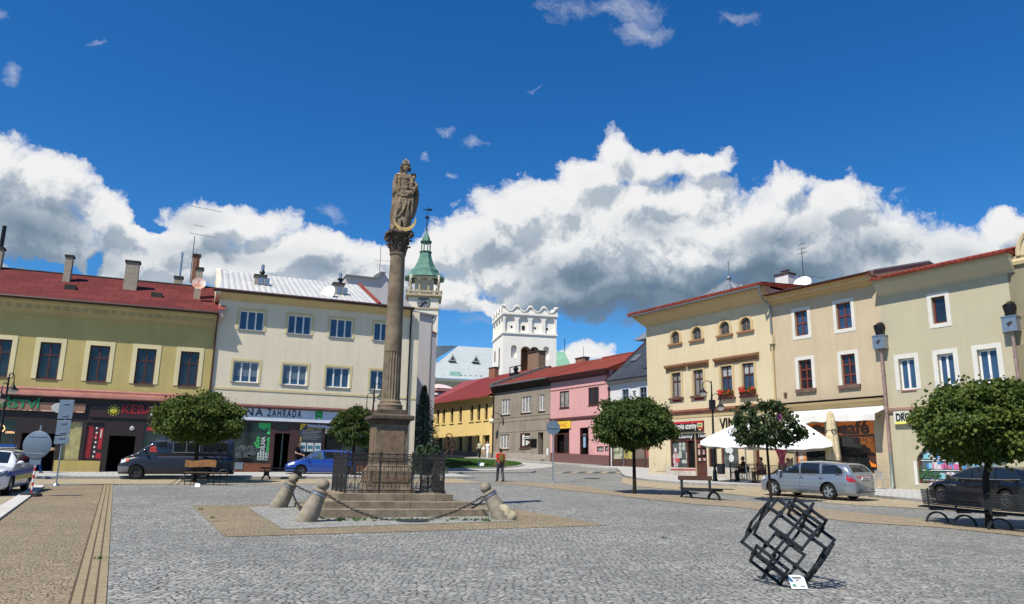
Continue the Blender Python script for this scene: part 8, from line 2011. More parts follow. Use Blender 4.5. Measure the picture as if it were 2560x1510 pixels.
for Nn,X_,Y_ in((A_,B_,C_),(B_,C_,A_),(C_,A_,B_)):
 for s_ in(-1,1):
  cc=c0+Nn*s_*(hs_+0.032);q=hs_*.53;barloop([cc+X_*a*q+Y_*b*q for a,b in((1,1),(1,-1),(-1,-1),(-1,1))],nm='face_frame')
  for X2,Y2 in((X_,Y_),(Y_,X_)):
   for q2 in(-1,1):g=MB();g.obox(c0+Nn*s_*(hs_+.016)+X2*q2*hs_*.53,X2*.03,Y2*.03,Nn*.036);g.build('clamp',SB,E)
lowest=min((ob.matrix_local@v.co).z for ob in COL.objects if ob.parent==E for v in ob.data.vertices)
def card(name,loc,w,h,rz,tilt,label,lines=True):
 Ec=empty(name,loc,rz,label,'information card');g=MB();R_=Matrix.Rotation(-tilt,4,'X')
 g.prism([(-w/2,0),(w/2,0),(w/2,h*.82),(w/2-.05,h),(-w/2,h)],0,.006);g.xf(R_);p=g.build('panel',mat('card_white',(0.72,0.76,0.82),0.4),Ec)
 g=MB();g.tube([R_@Vector((0,.01,h*.7)),(0,h*.55,0)],.008,5);g.build('stand',BLACKM,Ec)
 if lines:
  g=MB()
  for(x0_,x1_,z0_)in((-.3,.3,.82),(-.26,.26,.77),(-.12,.12,.62),(-.4,-.15,.2),(.1,.35,.18)):g.obox(R_@Vector(((x0_+x1_)/2*w,-.003,z0_*h)),((x1_-x0_)/2*w,0,0),(0,.001,0),R_@Vector((0,0,.008)))
  g.build('printed_lines',mat('grey_letters',(0.2,0.2,0.2),0.5),p);g=MB();g.obox(R_@Vector((-.3*w,-.004,.27*h)),(.02,0,0),(0,.001,0),(0,0,.014));g.build('green_mark',GRN,p)
 return Ec
cl_=at(*Q('m',1088,1325),YS-0.42);cl_.z=gz(cl_.x,cl_.y)+.012;card('information_card',cl_,.215,.19,0.10,radians(35),'white information card standing on the paving before the steel lattice sculpture')
def arch_leg(mb,c,u,r,w,t=.05,n=14):
 "half-ring leg in the plane of u and z"
 u=Vector(u).normalized();s_=Vector((-u.y,u.x,0))
 for i in range(n):
  a,b=pi*i/n,pi*(i+1)/n;p=lambda q,rr_:Vector(c)+u*rr_*cos(q)+Vector((0,0,rr_*sin(q)))
  o1,o2,i1,i2=p(a,r),p(b,r),p(a,r-t),p(b,r-t)
  for sg in(-1,1):mb.quad(o1+s_*w*sg,o2+s_*w*sg,i2+s_*w*sg,i1+s_*w*sg)
  mb.quad(o1-s_*w,o2-s_*w,o2+s_*w,o1+s_*w);mb.quad(i1-s_*w,i2-s_*w,i2+s_*w,i1+s_*w)
BCH=mat('bench_iron',(0.035,0.04,0.045),0.5,metal=0.4,var=0.3)
a=gpx(*Q('j',1145,1322));b=gpx(*Q('j',1465,1350));u_=(b-a);u_.z=0;L=u_.length;u_.normalize();m_=(a+b)/2
E=empty('park_bench',(m_.x,m_.y,gz(m_.x,m_.y)),atan2(u_.y,u_.x),'iron bench with arched legs and a single dark brown back board near the round tree','bench')
for s_ in(-1,1):
 g=MB();arch_leg(g,(s_*L/2,.2,0),(1,0,0),.30,.05,.05);g.build('leg',BCH,E,smooth=40)
 g=MB();g.obox((s_*L/2*1.02,-.02,.55),(.045,0,0),(0,.025,0),(0,0,.27));g.build('back_post',BCH,E)
g=MB()
for i in range(7):
 yy=.02+i*.09;ww=L/2+.20+.07*i;g.box(-ww,ww,yy,yy+.07,.385,.415)
g.box(-L/2-.1,L/2+.1,0,.6,.30,.384);g.build('seat',BCH,E)
g=MB();g.box(-L/2-.16,L/2+.16,-.075,-.025,.70,.87);g.build('backrest',mat('bench_board',(0.085,0.035,0.02),0.6,var=.4,vs=6),E,bevel=.015)
p0,p1,p2=gpx(*Q('l',575,1322)),gpx(*Q('l',880,1352)),gpx(*Q('l',1185,1386))
E=empty('park_bench',(p1.x,p1.y,gz(p1.x,p1.y)),0,'long curved black slatted bench wrapping the big maple in front of the black car','bench')
path=[];d_=(p2-p0);d_.z=0;d_.normalize();n_=Vector((-d_.y,d_.x,0));n_=n_ if n_.y>0 else-n_
for s_ in[x*.25 for x in range(-6,16)]:
 curve=-0.09*max(0,abs(s_-1.1)-.3)**2
 path.append(Vector((p1.x,p1.y,0))+d_*s_-n_*curve*1.0)
def rel(p,h,off):
 return[Vector((q.x,q.y,0))+n_*off+Vector((0,0,gz(q.x,q.y)+h))-E.location for q in p]
g=MB()
for i in range(10):g.tube(rel(path,.50+i*.040,-.02-i*.006),.0175,5)
g.build('backrest',BCH,E)
g=MB()
for i in range(9):
 L_=rel(path,.43-.006*abs(i-4),.05+i*.055);L_[0]+=-d_*.22;g.tube(L_,.021,5)
g.build('seat',BCH,E)
for i in(1,5,9,13,17):
 g=MB();q=path[i];c_=Vector((q.x,q.y,gz(q.x,q.y)))+n_*.27-E.location;arch_leg(g,c_-n_*.02,n_*.85+d_*.5,.30,.03,.045);g.obox(c_+Vector((0,0,.36)),n_*.26,d_*.025,Vector((0,0,.03)));g.obox(c_-n_*.30+Vector((0,0,.64)),n_*.012,d_*.02,Vector((0,0,.27)));g.build('leg',BCH,E,smooth=40)
a=gpx(*Q('d',1262,1152));b=gpx(*Q('d',1600,1145));u_=(b-a);u_.z=0;L=u_.length;u_.normalize();m_=(a+b)/2
E=empty('park_bench',(m_.x,m_.y,gz(m_.x,m_.y)),atan2(u_.y,u_.x),'low dark backless bench in front of the blue car','bench')
g=MB();g.box(-L/2-.3,L/2+.3,-.2,.3,.38,.44);g.build('seat',BCH,E)
for s_ in(-1,1):g=MB();arch_leg(g,(s_*L/2,.05,0),(1,0,.0),.24,.04,.06);g.box(s_*L/2-.05,s_*L/2+.05,-.15,.25,.2,.38);g.build('leg',BCH,E)
g=MB();g.box(-L/2-.25,L/2+.25,.26,.29,.52,.60)
for s_ in(-1,1):g.box(s_*L/2-.02,s_*L/2+.02,.26,.29,.44,.52)
g.build('backrest',BCH,E)
c_=gpx(*Q('d',640,1206));E=empty('park_bench',c_,0.18,'odd bench with an orange-brown wooden back panel on bent wire frames and loops','bench')
s_=4.122*58.5
Pb=lambda x,y,d=0:Vector(((x-640)/s_,d,(1206-y)/s_))
g=MB();n=10
for i in range(n):
 x0_,x1_=410+310*i/n,410+310*(i+1)/n;bow=lambda x:8*sin((x-410)/310*6.5)
 a0,a1=Pb(x0_,952+bow(x0_)),Pb(x1_,952+bow(x1_));b0,b1=Pb(x0_,1022+bow(x0_)*.5),Pb(x1_,1022+bow(x1_)*.5);D_=Vector((0,.035,0))
 g.quad(a0,a1,b1,b0);g.quad(a0+D_,a1+D_,b1+D_,b0+D_);g.quad(a0,a1,a1+D_,a0+D_);g.quad(b0,b1,b1+D_,b0+D_)
WDO=mat('orange_wood',(0.33,0.15,0.045),0.6,col2=(0.20,0.085,0.025),vs=5);g.build('backrest',WDO,E)
g=MB();g.obox(Pb(645,1078,-.2),(.86,0,0),(0,.22,0),(0,0,.022));g.build('seat',mat('grey_wood',(0.16,0.11,0.07),0.7,var=.3),E)
g=MB()
for x in(415,700):g.tube([Pb(x,930,.04),Pb(x,1090,.02),Pb(x+10,1206,.05)],.022,6)
g.tube([Pb(290,1212,-.35),Pb(330,1180,-.3),Pb(440,1105,-.2),Pb(440,1085,-.2)],.018,6);g.tube([Pb(290,1215,-.35),Pb(365,1215,-.35),Pb(430,1135,-.1)],.018,6);g.tube([Pb(520,1195,0),Pb(640,1190,0),Pb(700,1120,0)],.016,6)
for x in(500,575,785,852):g.tube([Pb(x,1085,-.3),Pb(x,1205,-.3)],.018,6)
g.build('wire_frame',BCH,E)
for cx_,rr_ in((505,66),(800,52),(682,64)):
 g=MB();g.tube([Pb(cx_+rr_*cos(t*pi/12),1085-rr_*.75*sin(t*pi/12),.1)for t in range(13)],.02,6);g.build('loop',BCH,E)
cl_=gpx(*Q('d',548,1225));card('information_card',cl_,.2,.17,0.3,radians(35),'small white card on the ground under the wooden wire bench',False)
cl_=gpx(*Q('g',600,1392));cl_.z+=.1;card('information_card',cl_,.5,.32,0.0,radians(30),'small white plate standing on the lawn of the grass island',False)
GLOB=mat('lamp_glass',(0.62,0.60,0.54),0.25,var=.1);
def bell(mb,gl,c,s=1.0):
 c=Vector(c);mb.lathe([(.02,.52*s),(.03,.30*s),(.07,.20*s),(.14,.10*s),(.26,.0),(.27,-.02*s),(.24,0),(.03,.18*s)],c,16,cap=False);gl.lathe([(.22,0.0),(.20,-.10*s),(.12,-.18*s),(.01,-.20*s)],c,14,cap=False)
def street_lamp(base,H_,rz,heads,label,bin_=False,box=True):
 E=empty('street_lamp',base,rz,label,'street lamp','black street lamps with bell shades');g=MB()
 g.lathe([(.16,-.1),(.16,.06),(.12,.12),(.11,.5),(.085,.6),(.07,.62),(.06,H_*.62),(.045,H_*.63),(.04,H_*.95),(.02,H_*.97),(.035,H_*.98),(.005,H_)],n=14);g.build('pole',BLACKM,E,smooth=40)
 for(dx,zt,zh)in heads:
  s_=1 if dx>0 else-1;w_=abs(dx);g=MB();gl=MB()
  pts=[(0,0,zh-.1)]+[(s_*(w_/2-w_/2*cos(t*pi/10)),0,zt-w_*.5+w_*.5*sin(t*pi/10))for t in range(11)]+[(s_*w_,0,zh+.45)]
  pts=[(s_*.06,0,zt-w_*.5-.9)]+pts[1:]
  g.tube(pts,.024,6);bell(g,gl,(s_*w_,0,zh));a_=g.build('lamp_head',BLACKM,E,smooth=40);gl.build('lamp_glass',GLOB,a_,smooth=True)
 if box:g=MB();g.box(-.16,.16,-.12,.12,H_*.70,H_*.80);g.build('banner_box',BLACKM,E)
 return E
b=gpx(*Q('j',1522,1150));b.z+=.12;tz_=wp('h',1172,1152,b.y).z-b.z
zA=wp('h',1097,1268,b.y).z-b.z;zB=wp('h',1268,1400,b.y).z-b.z;pm=1966/b.y*3.71
tA=wp('h',1140,1158,b.y).z-b.z;tB=wp('h',1230,1278,b.y).z-b.z
street_lamp(b,tz_,0,[(-82/pm,tA,zA),(78/pm,tB,zB)],'black two-headed street lamp with a litter bin, in front of the cream house')
bb=Vector((b.x+.30,b.y-.2,b.z));E=empty('litter_bin',bb,0,'dark grey litter bin hung on the street lamp before the cream house','litter bin');g=MB();zb_=wp('j',1550,1045,b.y).z-b.z;zt_=wp('j',1550,925,b.y).z-b.z
g.lathe([(.19,zb_),(.21,zb_+.05),(.23,zt_-.03),(.24,zt_),(.20,zt_),(.19,zt_-.05)],n=18);g.build('bucket',mat('bin_grey',(0.05,0.055,0.06),0.5,var=.2),E,smooth=40);g=MB();g.tube([(0,0,zt_-.1),(-.3,.2,zt_-.1)],.02,5);g.tube([(0,0,zb_+.1),(-.3,.2,zb_+.1)],.02,5);g.build('bracket',BLACKM,E)
Y1=35.5;t=wp('c',95,130,Y1);bx=Vector((t.x,t.y,gz(t.x,t.y)));z1_=wp('c',65,262,Y1-.8).z-bx.z;z2_=wp('c',45,400,Y1+.8).z-bx.z
street_lamp(bx,t.z-bx.z,radians(100),[(.55,z1_+.75,z1_),(-.5,z2_+.75,z2_)],'black street lamp at the left edge, above the white patrol car',box=False)
Y2=46.5;t=wp('w',921,932,Y2);bx=Vector((t.x,t.y,gz(t.x,t.y)));z1_=wp('w',927,975,Y2).z-bx.z
street_lamp(bx,t.z-bx.z,radians(20),[(.42,z1_+.8,z1_),(-.40,z1_+.2,z1_-.9)],'black street lamp between the small globe maple and the column shaft',box=False)
def ball_lamp(F,k,x,y,d,label):
 a,z=F.hit(k,x,y,d);E=empty('wall_lamp',F.W(a,d,z),F.rz,label,'wall lamp','globe lamps on curved wall brackets');r_=.27;g=MB();g.sph((0,0,0),r_,16,12);g.build('globe',mat('globe_cream',(0.72,0.66,0.5),0.3),E,smooth=True)
 g=MB();g.tube([(0,0,r_),(.05,0,.55),(.3,.1,.85),(.65,.3,.8),(.85,-d-.1,.4),(.9,-d,-.1)],.03,6);g.box(.78,1.0,-d-.06,-d+.05,-.35,.1);g.build('bracket',BLACKM,E)
ball_lamp(FR,'g',681,1046,-.9,'round cream globe lamp on the corner of the grey and yellow houses');ball_lamp(FR,'g',1501,963,-.9,'round cream globe lamp on the right end of the pink house')
SBK=mat('sign_back',(0.15,0.195,0.25),0.45,metal=.4,var=.12,vs=4)
def at_h(base,k,x,y):p=wp(k,x,y,base.y);return p-base
b=gpx(*Q('c',300,1335));E=empty('temporary_sign',b,0.1,'round temporary road sign seen from behind on a red and white striped post','road sign')
t=at_h(b,'c',335,637);s1=at_h(b,'c',312,1010);dc=at_h(b,'c',322,828)
g=MB();g.tube([(0,0,s1.z),(0,0,t.z)],.03,8);g.build('upper_post',GALV,E)
for i in range(8):
 g=MB();z0_,z1_=.1+(s1.z-.1)*i/8,.1+(s1.z-.1)*(i+1)/8;g.tube([(0,0,z0_),(0,0,z1_)],.031,8);g.build('post_band',mat('band_red',(0.5,0.02,0.02),.4)if i%2==0 else WHITEP,E)
g=MB();g.lathe([(.001,0),(.43,0),(.44,.01),(.44,.03),(.43,.035),(.001,.035)],n=36,cap=False);g.xf(Matrix.Translation((0,-.05,dc.z))@Matrix.Rotation(pi/2,4,'X'));d_=g.build('disc',SBK,E,smooth=40)
g=MB();
for zz in(.27,-.28):g.box(-.26,.26,-.10,-.055,dc.z+zz-.015,dc.z+zz+.02)
g.build('clamp_bars',GALV,d_);g=MB();z_=at_h(b,'c',312,935).z;z2_=at_h(b,'c',312,1020).z;g.box(-.17,.17,-.06,-.05,z2_,z_);g.build('small_plate',SBK,E)
g=MB();g.prism([(-.28,0),(.28,0),(.26,.07),(.2,.13),(-.2,.13),(-.26,.07)],-.2,.2);g.build('rubber_base',mat('rubber_foot',(0.05,0.05,0.052),.85,var=.2),E,bevel=.02)
b=gpx(*Q('c',545,1228));E=empty('road_sign',b,-0.05,'tall grey signpost carrying three stacked square plates seen from behind','road sign')
t=at_h(b,'c',685,398);lean=0.0
g=MB();g.tube([(0,0,0),(0,0,t.z)],.032,8);g.lathe([(.14,0),(.12,.05),(.05,.12)],n=10);g.build('post',GALV,E,smooth=40)
for(y0_,y1_,w_)in((388,580,.62),(586,738,.60),(742,828,.62)):
 zt_,zb_=at_h(b,'c',660,y0_).z,at_h(b,'c',660,y1_).z;g=MB();g.box(-w_/2,w_/2,-.05,-.035,zb_+.02,zt_-.01);pl=g.build('plate',SBK,E,bevel=.01)
 g=MB()
 for f in(.2,.8):g.box(-.12,.12,-.09,-.055,zb_+(zt_-zb_)*f-.015,zb_+(zt_-zb_)*f+.015)
 g.build('clamp',GALV,pl)
b=gpx(*Q('p',541,256));E=empty('road_sign',b,0.0,'round grey-blue road sign on a thin pole, seen from behind near the walking person','road sign')
t=at_h(b,'g',1125,1038);dc=at_h(b,'g',1125,1096);r_=.37
g=MB();g.tube([(0,0,0),(0,0,t.z)],.035,8);g.lathe([(.12,0),(.1,.05),(.04,.1)],n=10);g.build('post',GALV,E);g=MB();g.lathe([(.001,0),(r_,0),(r_,.03),(.001,.03)],n=32,cap=False);g.xf(Matrix.Translation((0,-.06,dc.z))@Matrix.Rotation(pi/2,4,'X'));d_=g.build('disc',mat('sign_back_blue',(0.12,0.17,0.22),.5,metal=.3),E,smooth=40);g=MB();g.box(-.25,.25,-.12,-.095,dc.z-.03,dc.z+.03);g.build('clamp',GALV,d_)
b=gpx(*Q('p',1218,114));b.z+=.11;E=empty('post',b,0,'thin grey post standing on the pavement before the white house','post');g=MB();g.tube([(0,0,0),(0,0,2.6)],.035,7);g.box(-.25,.25,-.02,.02,2.1,2.6);g.build('shaft',GALV,E)
b=gpx(*Q('g',1522,1368));b.z+=.1;E=empty('sandwich_board',b,FR.rz+.15,'white A-shaped advertising board on the pavement before the pink house','advertising board');g=MB()
for s_ in(-1,1):g.add([(-.35,s_*.32,0),(.35,s_*.32,0),(.35,s_*.03,1.35),(-.35,s_*.03,1.35),(-.35,s_*.30-.02,0),(.35,s_*.30-.02,0),(.35,s_*.01-.0,1.35),(-.35,s_*.01,1.35)],[(0,1,2,3),(4,5,6,7),(0,1,5,4),(1,2,6,5),(2,3,7,6),(3,0,4,7)])
g.build('panels',WHITEP,E);g=MB()
for z in(1.1,.95,.6,.5):g.obox((0,-.33+.29*z/1.35-.012,z),(.22,0,0),(0,.003,0),(0,0,.02))
g.build('printed_lines',mat('grey_letters',(0.2,0.2,0.2),0.5),E)
c_=wp('s',490,1200,50);E=empty('hoop_sculpture',Vector((c_.x,c_.y,gz(c_.x,c_.y))),.2,'rusty sculpture of large wheels and hoops beside the evergreens','sculpture');RST=mat('rust_brown',(0.10,0.055,0.04),.8,var=.4)
s_=5.936*1966/50;H0=wp('s',490,1200,50).z-E.location.z
Pq=lambda x,y,d=0:Vector(((x-490)/s_,d,H0+(1200-y)/s_))
for cx_,cy_,rx_,ry_,d in((535,1080,42,78,0),(468,1040,48,80,.3),(478,975,45,55,-.2)):
 g=MB();g.tube([Pq(cx_+rx_*cos(t*pi/14),cy_+ry_*sin(t*pi/14),d)for t in range(28)],.035,6,closed=True);h_=g.build('hoop',RST,E)
 if cx_!=478:
  g=MB()
  for t in range(8):g.tube([Pq(cx_,cy_,d),Pq(cx_+rx_*cos(t*pi/4),cy_+ry_*sin(t*pi/4),d)],.014,4)
  g.build('spokes',RST,h_)
g=MB();g.tube([Pq(535,1080),Pq(440,1210)],.035,6);g.tube([Pq(468,1040,.3),Pq(468,1260,.3)],.035,6);g.tube([Pq(535,1080),Pq(535,1260)],.035,6);g.build('supports',RST,E)
# café terrace
def on_pave(k,x,y,d=3.2):p=RR.W(RR.hit(k,x,y,-d)[0],-d);p.z=gz(p.x,p.y)+.125;return p
UW=mat('parasol_white',(0.74,0.74,0.72),.8,var=.06,vs=1);UB=mat('parasol_beige',(0.62,0.52,0.33),.8,var=.25,vs=4)
def parasol(base,hw,ze_,zt_,rz,label,logo=True):
 E=empty('parasol',base,rz,label,'parasol','white square café parasols');g=MB();g.tube([(0,0,0),(0,0,zt_-.02)],.04,8);g.lathe([(.35,0),(.35,.08),(.06,.12)],n=16);g.build('pole',WHITEP,E,smooth=40)
 g=MB();n=8;cs_=[(-hw,-hw),(hw,-hw),(hw,hw),(-hw,hw)]
 for i in range(4):
  a,b_=Vector((*cs_[i],0)),Vector((*cs_[(i+1)%4],0));rows=[]
  for j in range(n+1):
   f=j/n;row=[]
   for q in range(n+1):
    e=a.lerp(b_,q/n)*(1-f);sag=-.16*sin(pi*q/n)*sin(pi*min(1,(1-f)*1.0)/1.6)*(1-f);row.append((e.x,e.y,ze_+(zt_-ze_)*(f**.9)+sag))
   rows.append(row)
  for r0_,r1_ in zip(rows,rows[1:]):g.ring(r0_,r1_,False)
  e0=rows[0];e1=[(x*1.005,y*1.005,z-.20-.03*(k_%2))for k_,(x,y,z)in enumerate(e0)];g.ring(e0,e1,False)
 cn=g.build('canopy',UW,E,smooth=50)
 g=MB()
 for x,y in cs_:g.tube([(0,0,zt_-.1),(x*.98,y*.98,ze_-.03)],.015,5);g.tube([(0,0,zt_-1.1),(x*.5,y*.5,(zt_+ze_)/2-.08)],.013,5)
 g.build('ribs',GALV,E)
 if logo:
  INKL=mat('logo_grey',(0.12,0.12,0.13),.5);sl=(zt_-ze_)/hw;nrm=Vector((0,-sl,1)).normalized();up_=Vector((0,1,sl)).normalized();o_=Vector((-.15,-hw*.60,ze_+(zt_-ze_)*.46))
  g=MB();pts=[]
  for t in range(40):
   q=t/39*2*pi*0.93+.2;X_=16*sin(q)**3;Y_=13*cos(q)-5*cos(2*q)-2*cos(3*q)-cos(4*q);pts.append(o_+Vector((1,0,0))*X_*.024+up_*Y_*.026+nrm*.0)
  g.tube([p+nrm*.015 for p in pts],.022,5);g.tube([o_+Vector((1,0,0))*x+up_*z+nrm*.015 for x,z in((-.16,.16),(-.05,.1),(0,-.02),(.05,.08),(.18,.12),(.22,.0),(.08,-.14))],.02,5);g.build('heart_logo',INKL,cn)
  t=text('brand_lettering','Algida',.22,INKL,cn,tuple(o_+Vector((.3,0,0))-up_*.42+nrm*.01),rot=(math.atan(sl),0,0),ext=.004)
 return E
u1=on_pave('k',590,1138,2.8);pmk=1966/u1.y*4.638
ze1=wp('k',590,668,u1.y-1.8).z-u1.z;zt1=wp('k',520,425,u1.y).z-u1.z
parasol(u1,1.8,ze1+.05,zt1,RR.rz+.75*0+.35,'white café parasol on the left, half hidden by the thin young tree')
c_=wp('k',1165,1150,40.2);u2=Vector((c_.x,c_.y,gz(c_.x,c_.y)+.12));ze2=wp('k',1300,690,u2.y-1.6).z-u2.z;zt2_=wp('k',1130,375,u2.y).z-u2.z
parasol(u2,1.8,ze2+.05,zt2_,RR.rz+.62,'white café parasol with a heart logo above the silver car')
c_=wp('k',1610,1100,38.6);u3=Vector((c_.x,c_.y,gz(c_.x,c_.y)+.12));zt3,zm3,zb3=(wp('k',1600,y,38.6).z-u3.z for y in(310,560,890))
E=empty('folded_parasol',u3,0,'closed beige parasol standing before the orange café window','parasol');g=MB();rows=[]
for z,r_ in((zt3,.05),(zt3-.1,.12),(zt3-.5,.17),(zt3-.95,.20),(zt3-1.0,.17),(zt3-1.1,.19),((zt3+zb3)/2,.24),(zb3+.2,.30),(zb3,.28)):
 rows.append([((r_*(1+.22*cos(j*pi*2/4.0+z)))*cos(j*2*pi/32),(r_*(1+.22*cos(j*pi*2/4.0+z)))*sin(j*2*pi/32),z)for j in range(32)])
for a,b in zip(rows,rows[1:]):g.ring(a,b)
g.build('canopy',UB,E,smooth=True);g=MB();g.tube([(0,0,0),(0,0,zt3+.1)],.03,8);g.lathe([(.3,0),(.3,.08),(.05,.12)],n=14);g.build('pole',WHITEP,E)
text('brand_lettering','C',.36,BLACKM,E,(-.12,-.24,zm3-.1),ext=.01)
def rail(p,q,label,n,h=.95):
 d=q-p;L=d.length;E=empty('terrace_railing',p,atan2(d.y,d.x),label,'railing','black railings of the café terrace');sl=(q.z-p.z)/max(.1,Vector((d.x,d.y)).length);g=MB();Lh=Vector((d.x,d.y)).length
 for z in(.12,h*.55,h):g.tube([(0,0,z),(Lh,0,z+sl*Lh)],.014,5)
 for i in range(n+1):x=Lh*i/n;g.tube([(x,0,.12+sl*x),(x,0,h+sl*x)],.008,4)
 g.build('bars',BLACKM,E)
 for x in(0,Lh):g=MB();g.box(x-.025,x+.025,-.025,.025,0+sl*x,h+.05+sl*x);g.build('post',BLACKM,E)
f0,f1_=on_pave('k',405,1140),on_pave('k',815,1150);rail(f0,f1_,'black terrace railing in front of the seated guests',22)
f2=f0+RR.n*2.2;f2.z=gz(f2.x,f2.y)+.12;rail(f2,f0,'black terrace railing end panel next to the street lamp',14)
f3=f1_-RR.t*-1.2;f4=on_pave('k',1050,1110,3.0);rail(f1_,f4,'black terrace railing behind the thin young tree',16)
def chair(p,rz,m,label,grp='café chairs'):
 E=empty('chair',p,rz,label,'chair',grp);g=MB();g.box(-.22,.22,-.22,.22,.43,.46);g.build('seat',m,E)
 g=MB()
 for i in range(6):g.box(-.2+i*.07,-.16+i*.07,.20,.22,.5,.85)
 g.tube([(-.22,.21,.45),(-.22,.24,.86),(0,.27,.9),(.22,.24,.86),(.22,.21,.45)],.014,5);g.build('backrest',m,E)
 for x in(-.2,.2):
  for y in(-.2,.2):g=MB();g.tube([(x,y,.44),(x*1.15,y*1.15,0)],.013,5);g.build('leg',m,E)
  g=MB();g.tube([(x*1.15,-.2,.45),(x*1.2,-.18,.66),(x*1.2,.2,.66)],.013,5);g.build('armrest',m,E)
 return E
SILV=mat('silver_chair',(0.55,0.56,0.56),.35,metal=.6);DKC=mat('dark_chair',(0.05,0.04,0.035),.6)
chair(on_pave('k',2020,1205,1.2),RR.rz+2.6,SILV,'pale metal café chair just behind the silver car');chair(on_pave('k',2175,1208,.9),RR.rz+1.4,SILV,'pale metal café chair beside the drainpipe')
def table(p,label,m=DKC):
 E=empty('café_table',p,0,label,'table','café tables');g=MB();g.lathe([(.36,.70),(.37,.715),(.36,.73)],n=20);g.build('tabletop',m,E);g=MB();g.tube([(0,0,0),(0,0,.70)],.025,6);g.lathe([(.22,0),(.2,.03),(.03,.05)],n=14);g.build('pedestal',m,E)
E_t=on_pave('k',655,1120,2.3);table(E_t,'small dark café table behind the terrace railing')
c_=wp('k',1180,1100,40.0);tb2=Vector((c_.x,c_.y,gz(c_.x,c_.y)+.12));table(tb2,'small café table beside the guest in sunglasses')
c1_,c2_,c3_=on_pave('k',770,1135,2.5),on_pave('k',560,1125,1.9),on_pave('k',475,1120,2.2)
chair(c1_,RR.rz+2.2,DKC,'dark café chair under the man in the brown shirt');chair(c2_,RR.rz-.5,DKC,'dark café chair on the far side of the terrace table');chair(c3_,RR.rz-1.4,DKC,'dark empty café chair next to the left parasol pole')
p_=wp('k',990,800,41.0);g=MB();rows=[]
for j in range(9):
 z=.85-1.7*j/8;w_=.30+.12*sin(j*.7);rows.append([(w_*(i/5-1),.05*sin(i*1.7+j),z)for i in range(11)])
for a,b in zip(rows,rows[1:]):g.ring(a,b,False)
o=g.build('hanging_cloth',mat('pink_cloth',(0.50,0.03,0.14),.8,col2=(0.65,0.30,0.38),vs=7),None,smooth=True);o.location=p_;tag(o,'crumpled pink patterned cloth hanging at the terrace beside the young tree','cloth');o.scale=(.8,1,.75)
g=MB();g.tube([(0,.06,1.0),(0,.06,-1.9)],.02,5);q=g.build('stand',GALV,o)
p_=wp('k',965,392,28.6);g=MB();g.quad((-.09,0,.14),(.08,.03,.16),(.1,.0,-.1),(-.03,.04,-.17));g.quad((-.09,0.02,.14),(.08,.05,.16),(.1,.02,-.1),(-.03,.06,-.17));o=g.build('ribbon',MATS['pink_cloth'],None);o.location=p_;tag(o,'small pink ribbon caught in the crown of the young tree','ribbon')
for i,h in enumerate((2,3)):
 a,b,c,d=rects(CHO,'h',[(1268,1030,1383,1304),(1466,1003,1589,1293)])[i]
 E=empty('flower_box',CHO.W((a+b)/2,-.08,c),CHO.rz,['window box of red geraniums on the left of the two flowered sills','window box of red geraniums on the right of the two flowered sills'][i],'flower box','geranium boxes on the cream house')
 w_=(b-a)/2+.1;g=MB();g.box(-w_,w_,-.14,.06,.0,.16);g.build('box',mat('box_brown',(0.16,0.05,0.035),.7),E);rr=random.Random(i);g=MB();f_=MB()
 for j in range(420):
  p=Vector((rr.uniform(-w_,w_),rr.uniform(-.2,.05),.16+abs(rr.gauss(0,.13))));leaf(g,p,Vector((rr.gauss(0,1),rr.gauss(0,1)-.5,rr.gauss(0,.6))),.09,rr)
  if j%7==0:q=Vector((rr.uniform(-w_,-w_*.3 if rr.random()<.6 else w_),rr.uniform(-.25,-.1),.2+abs(rr.gauss(0,.13))));f_.sph(q,.045,6,5)
 pl=g.build('foliage',LG_,E,fixn=False);f_.build('blossoms',mat('geranium_red',(0.55,0.03,0.02),.6),E)
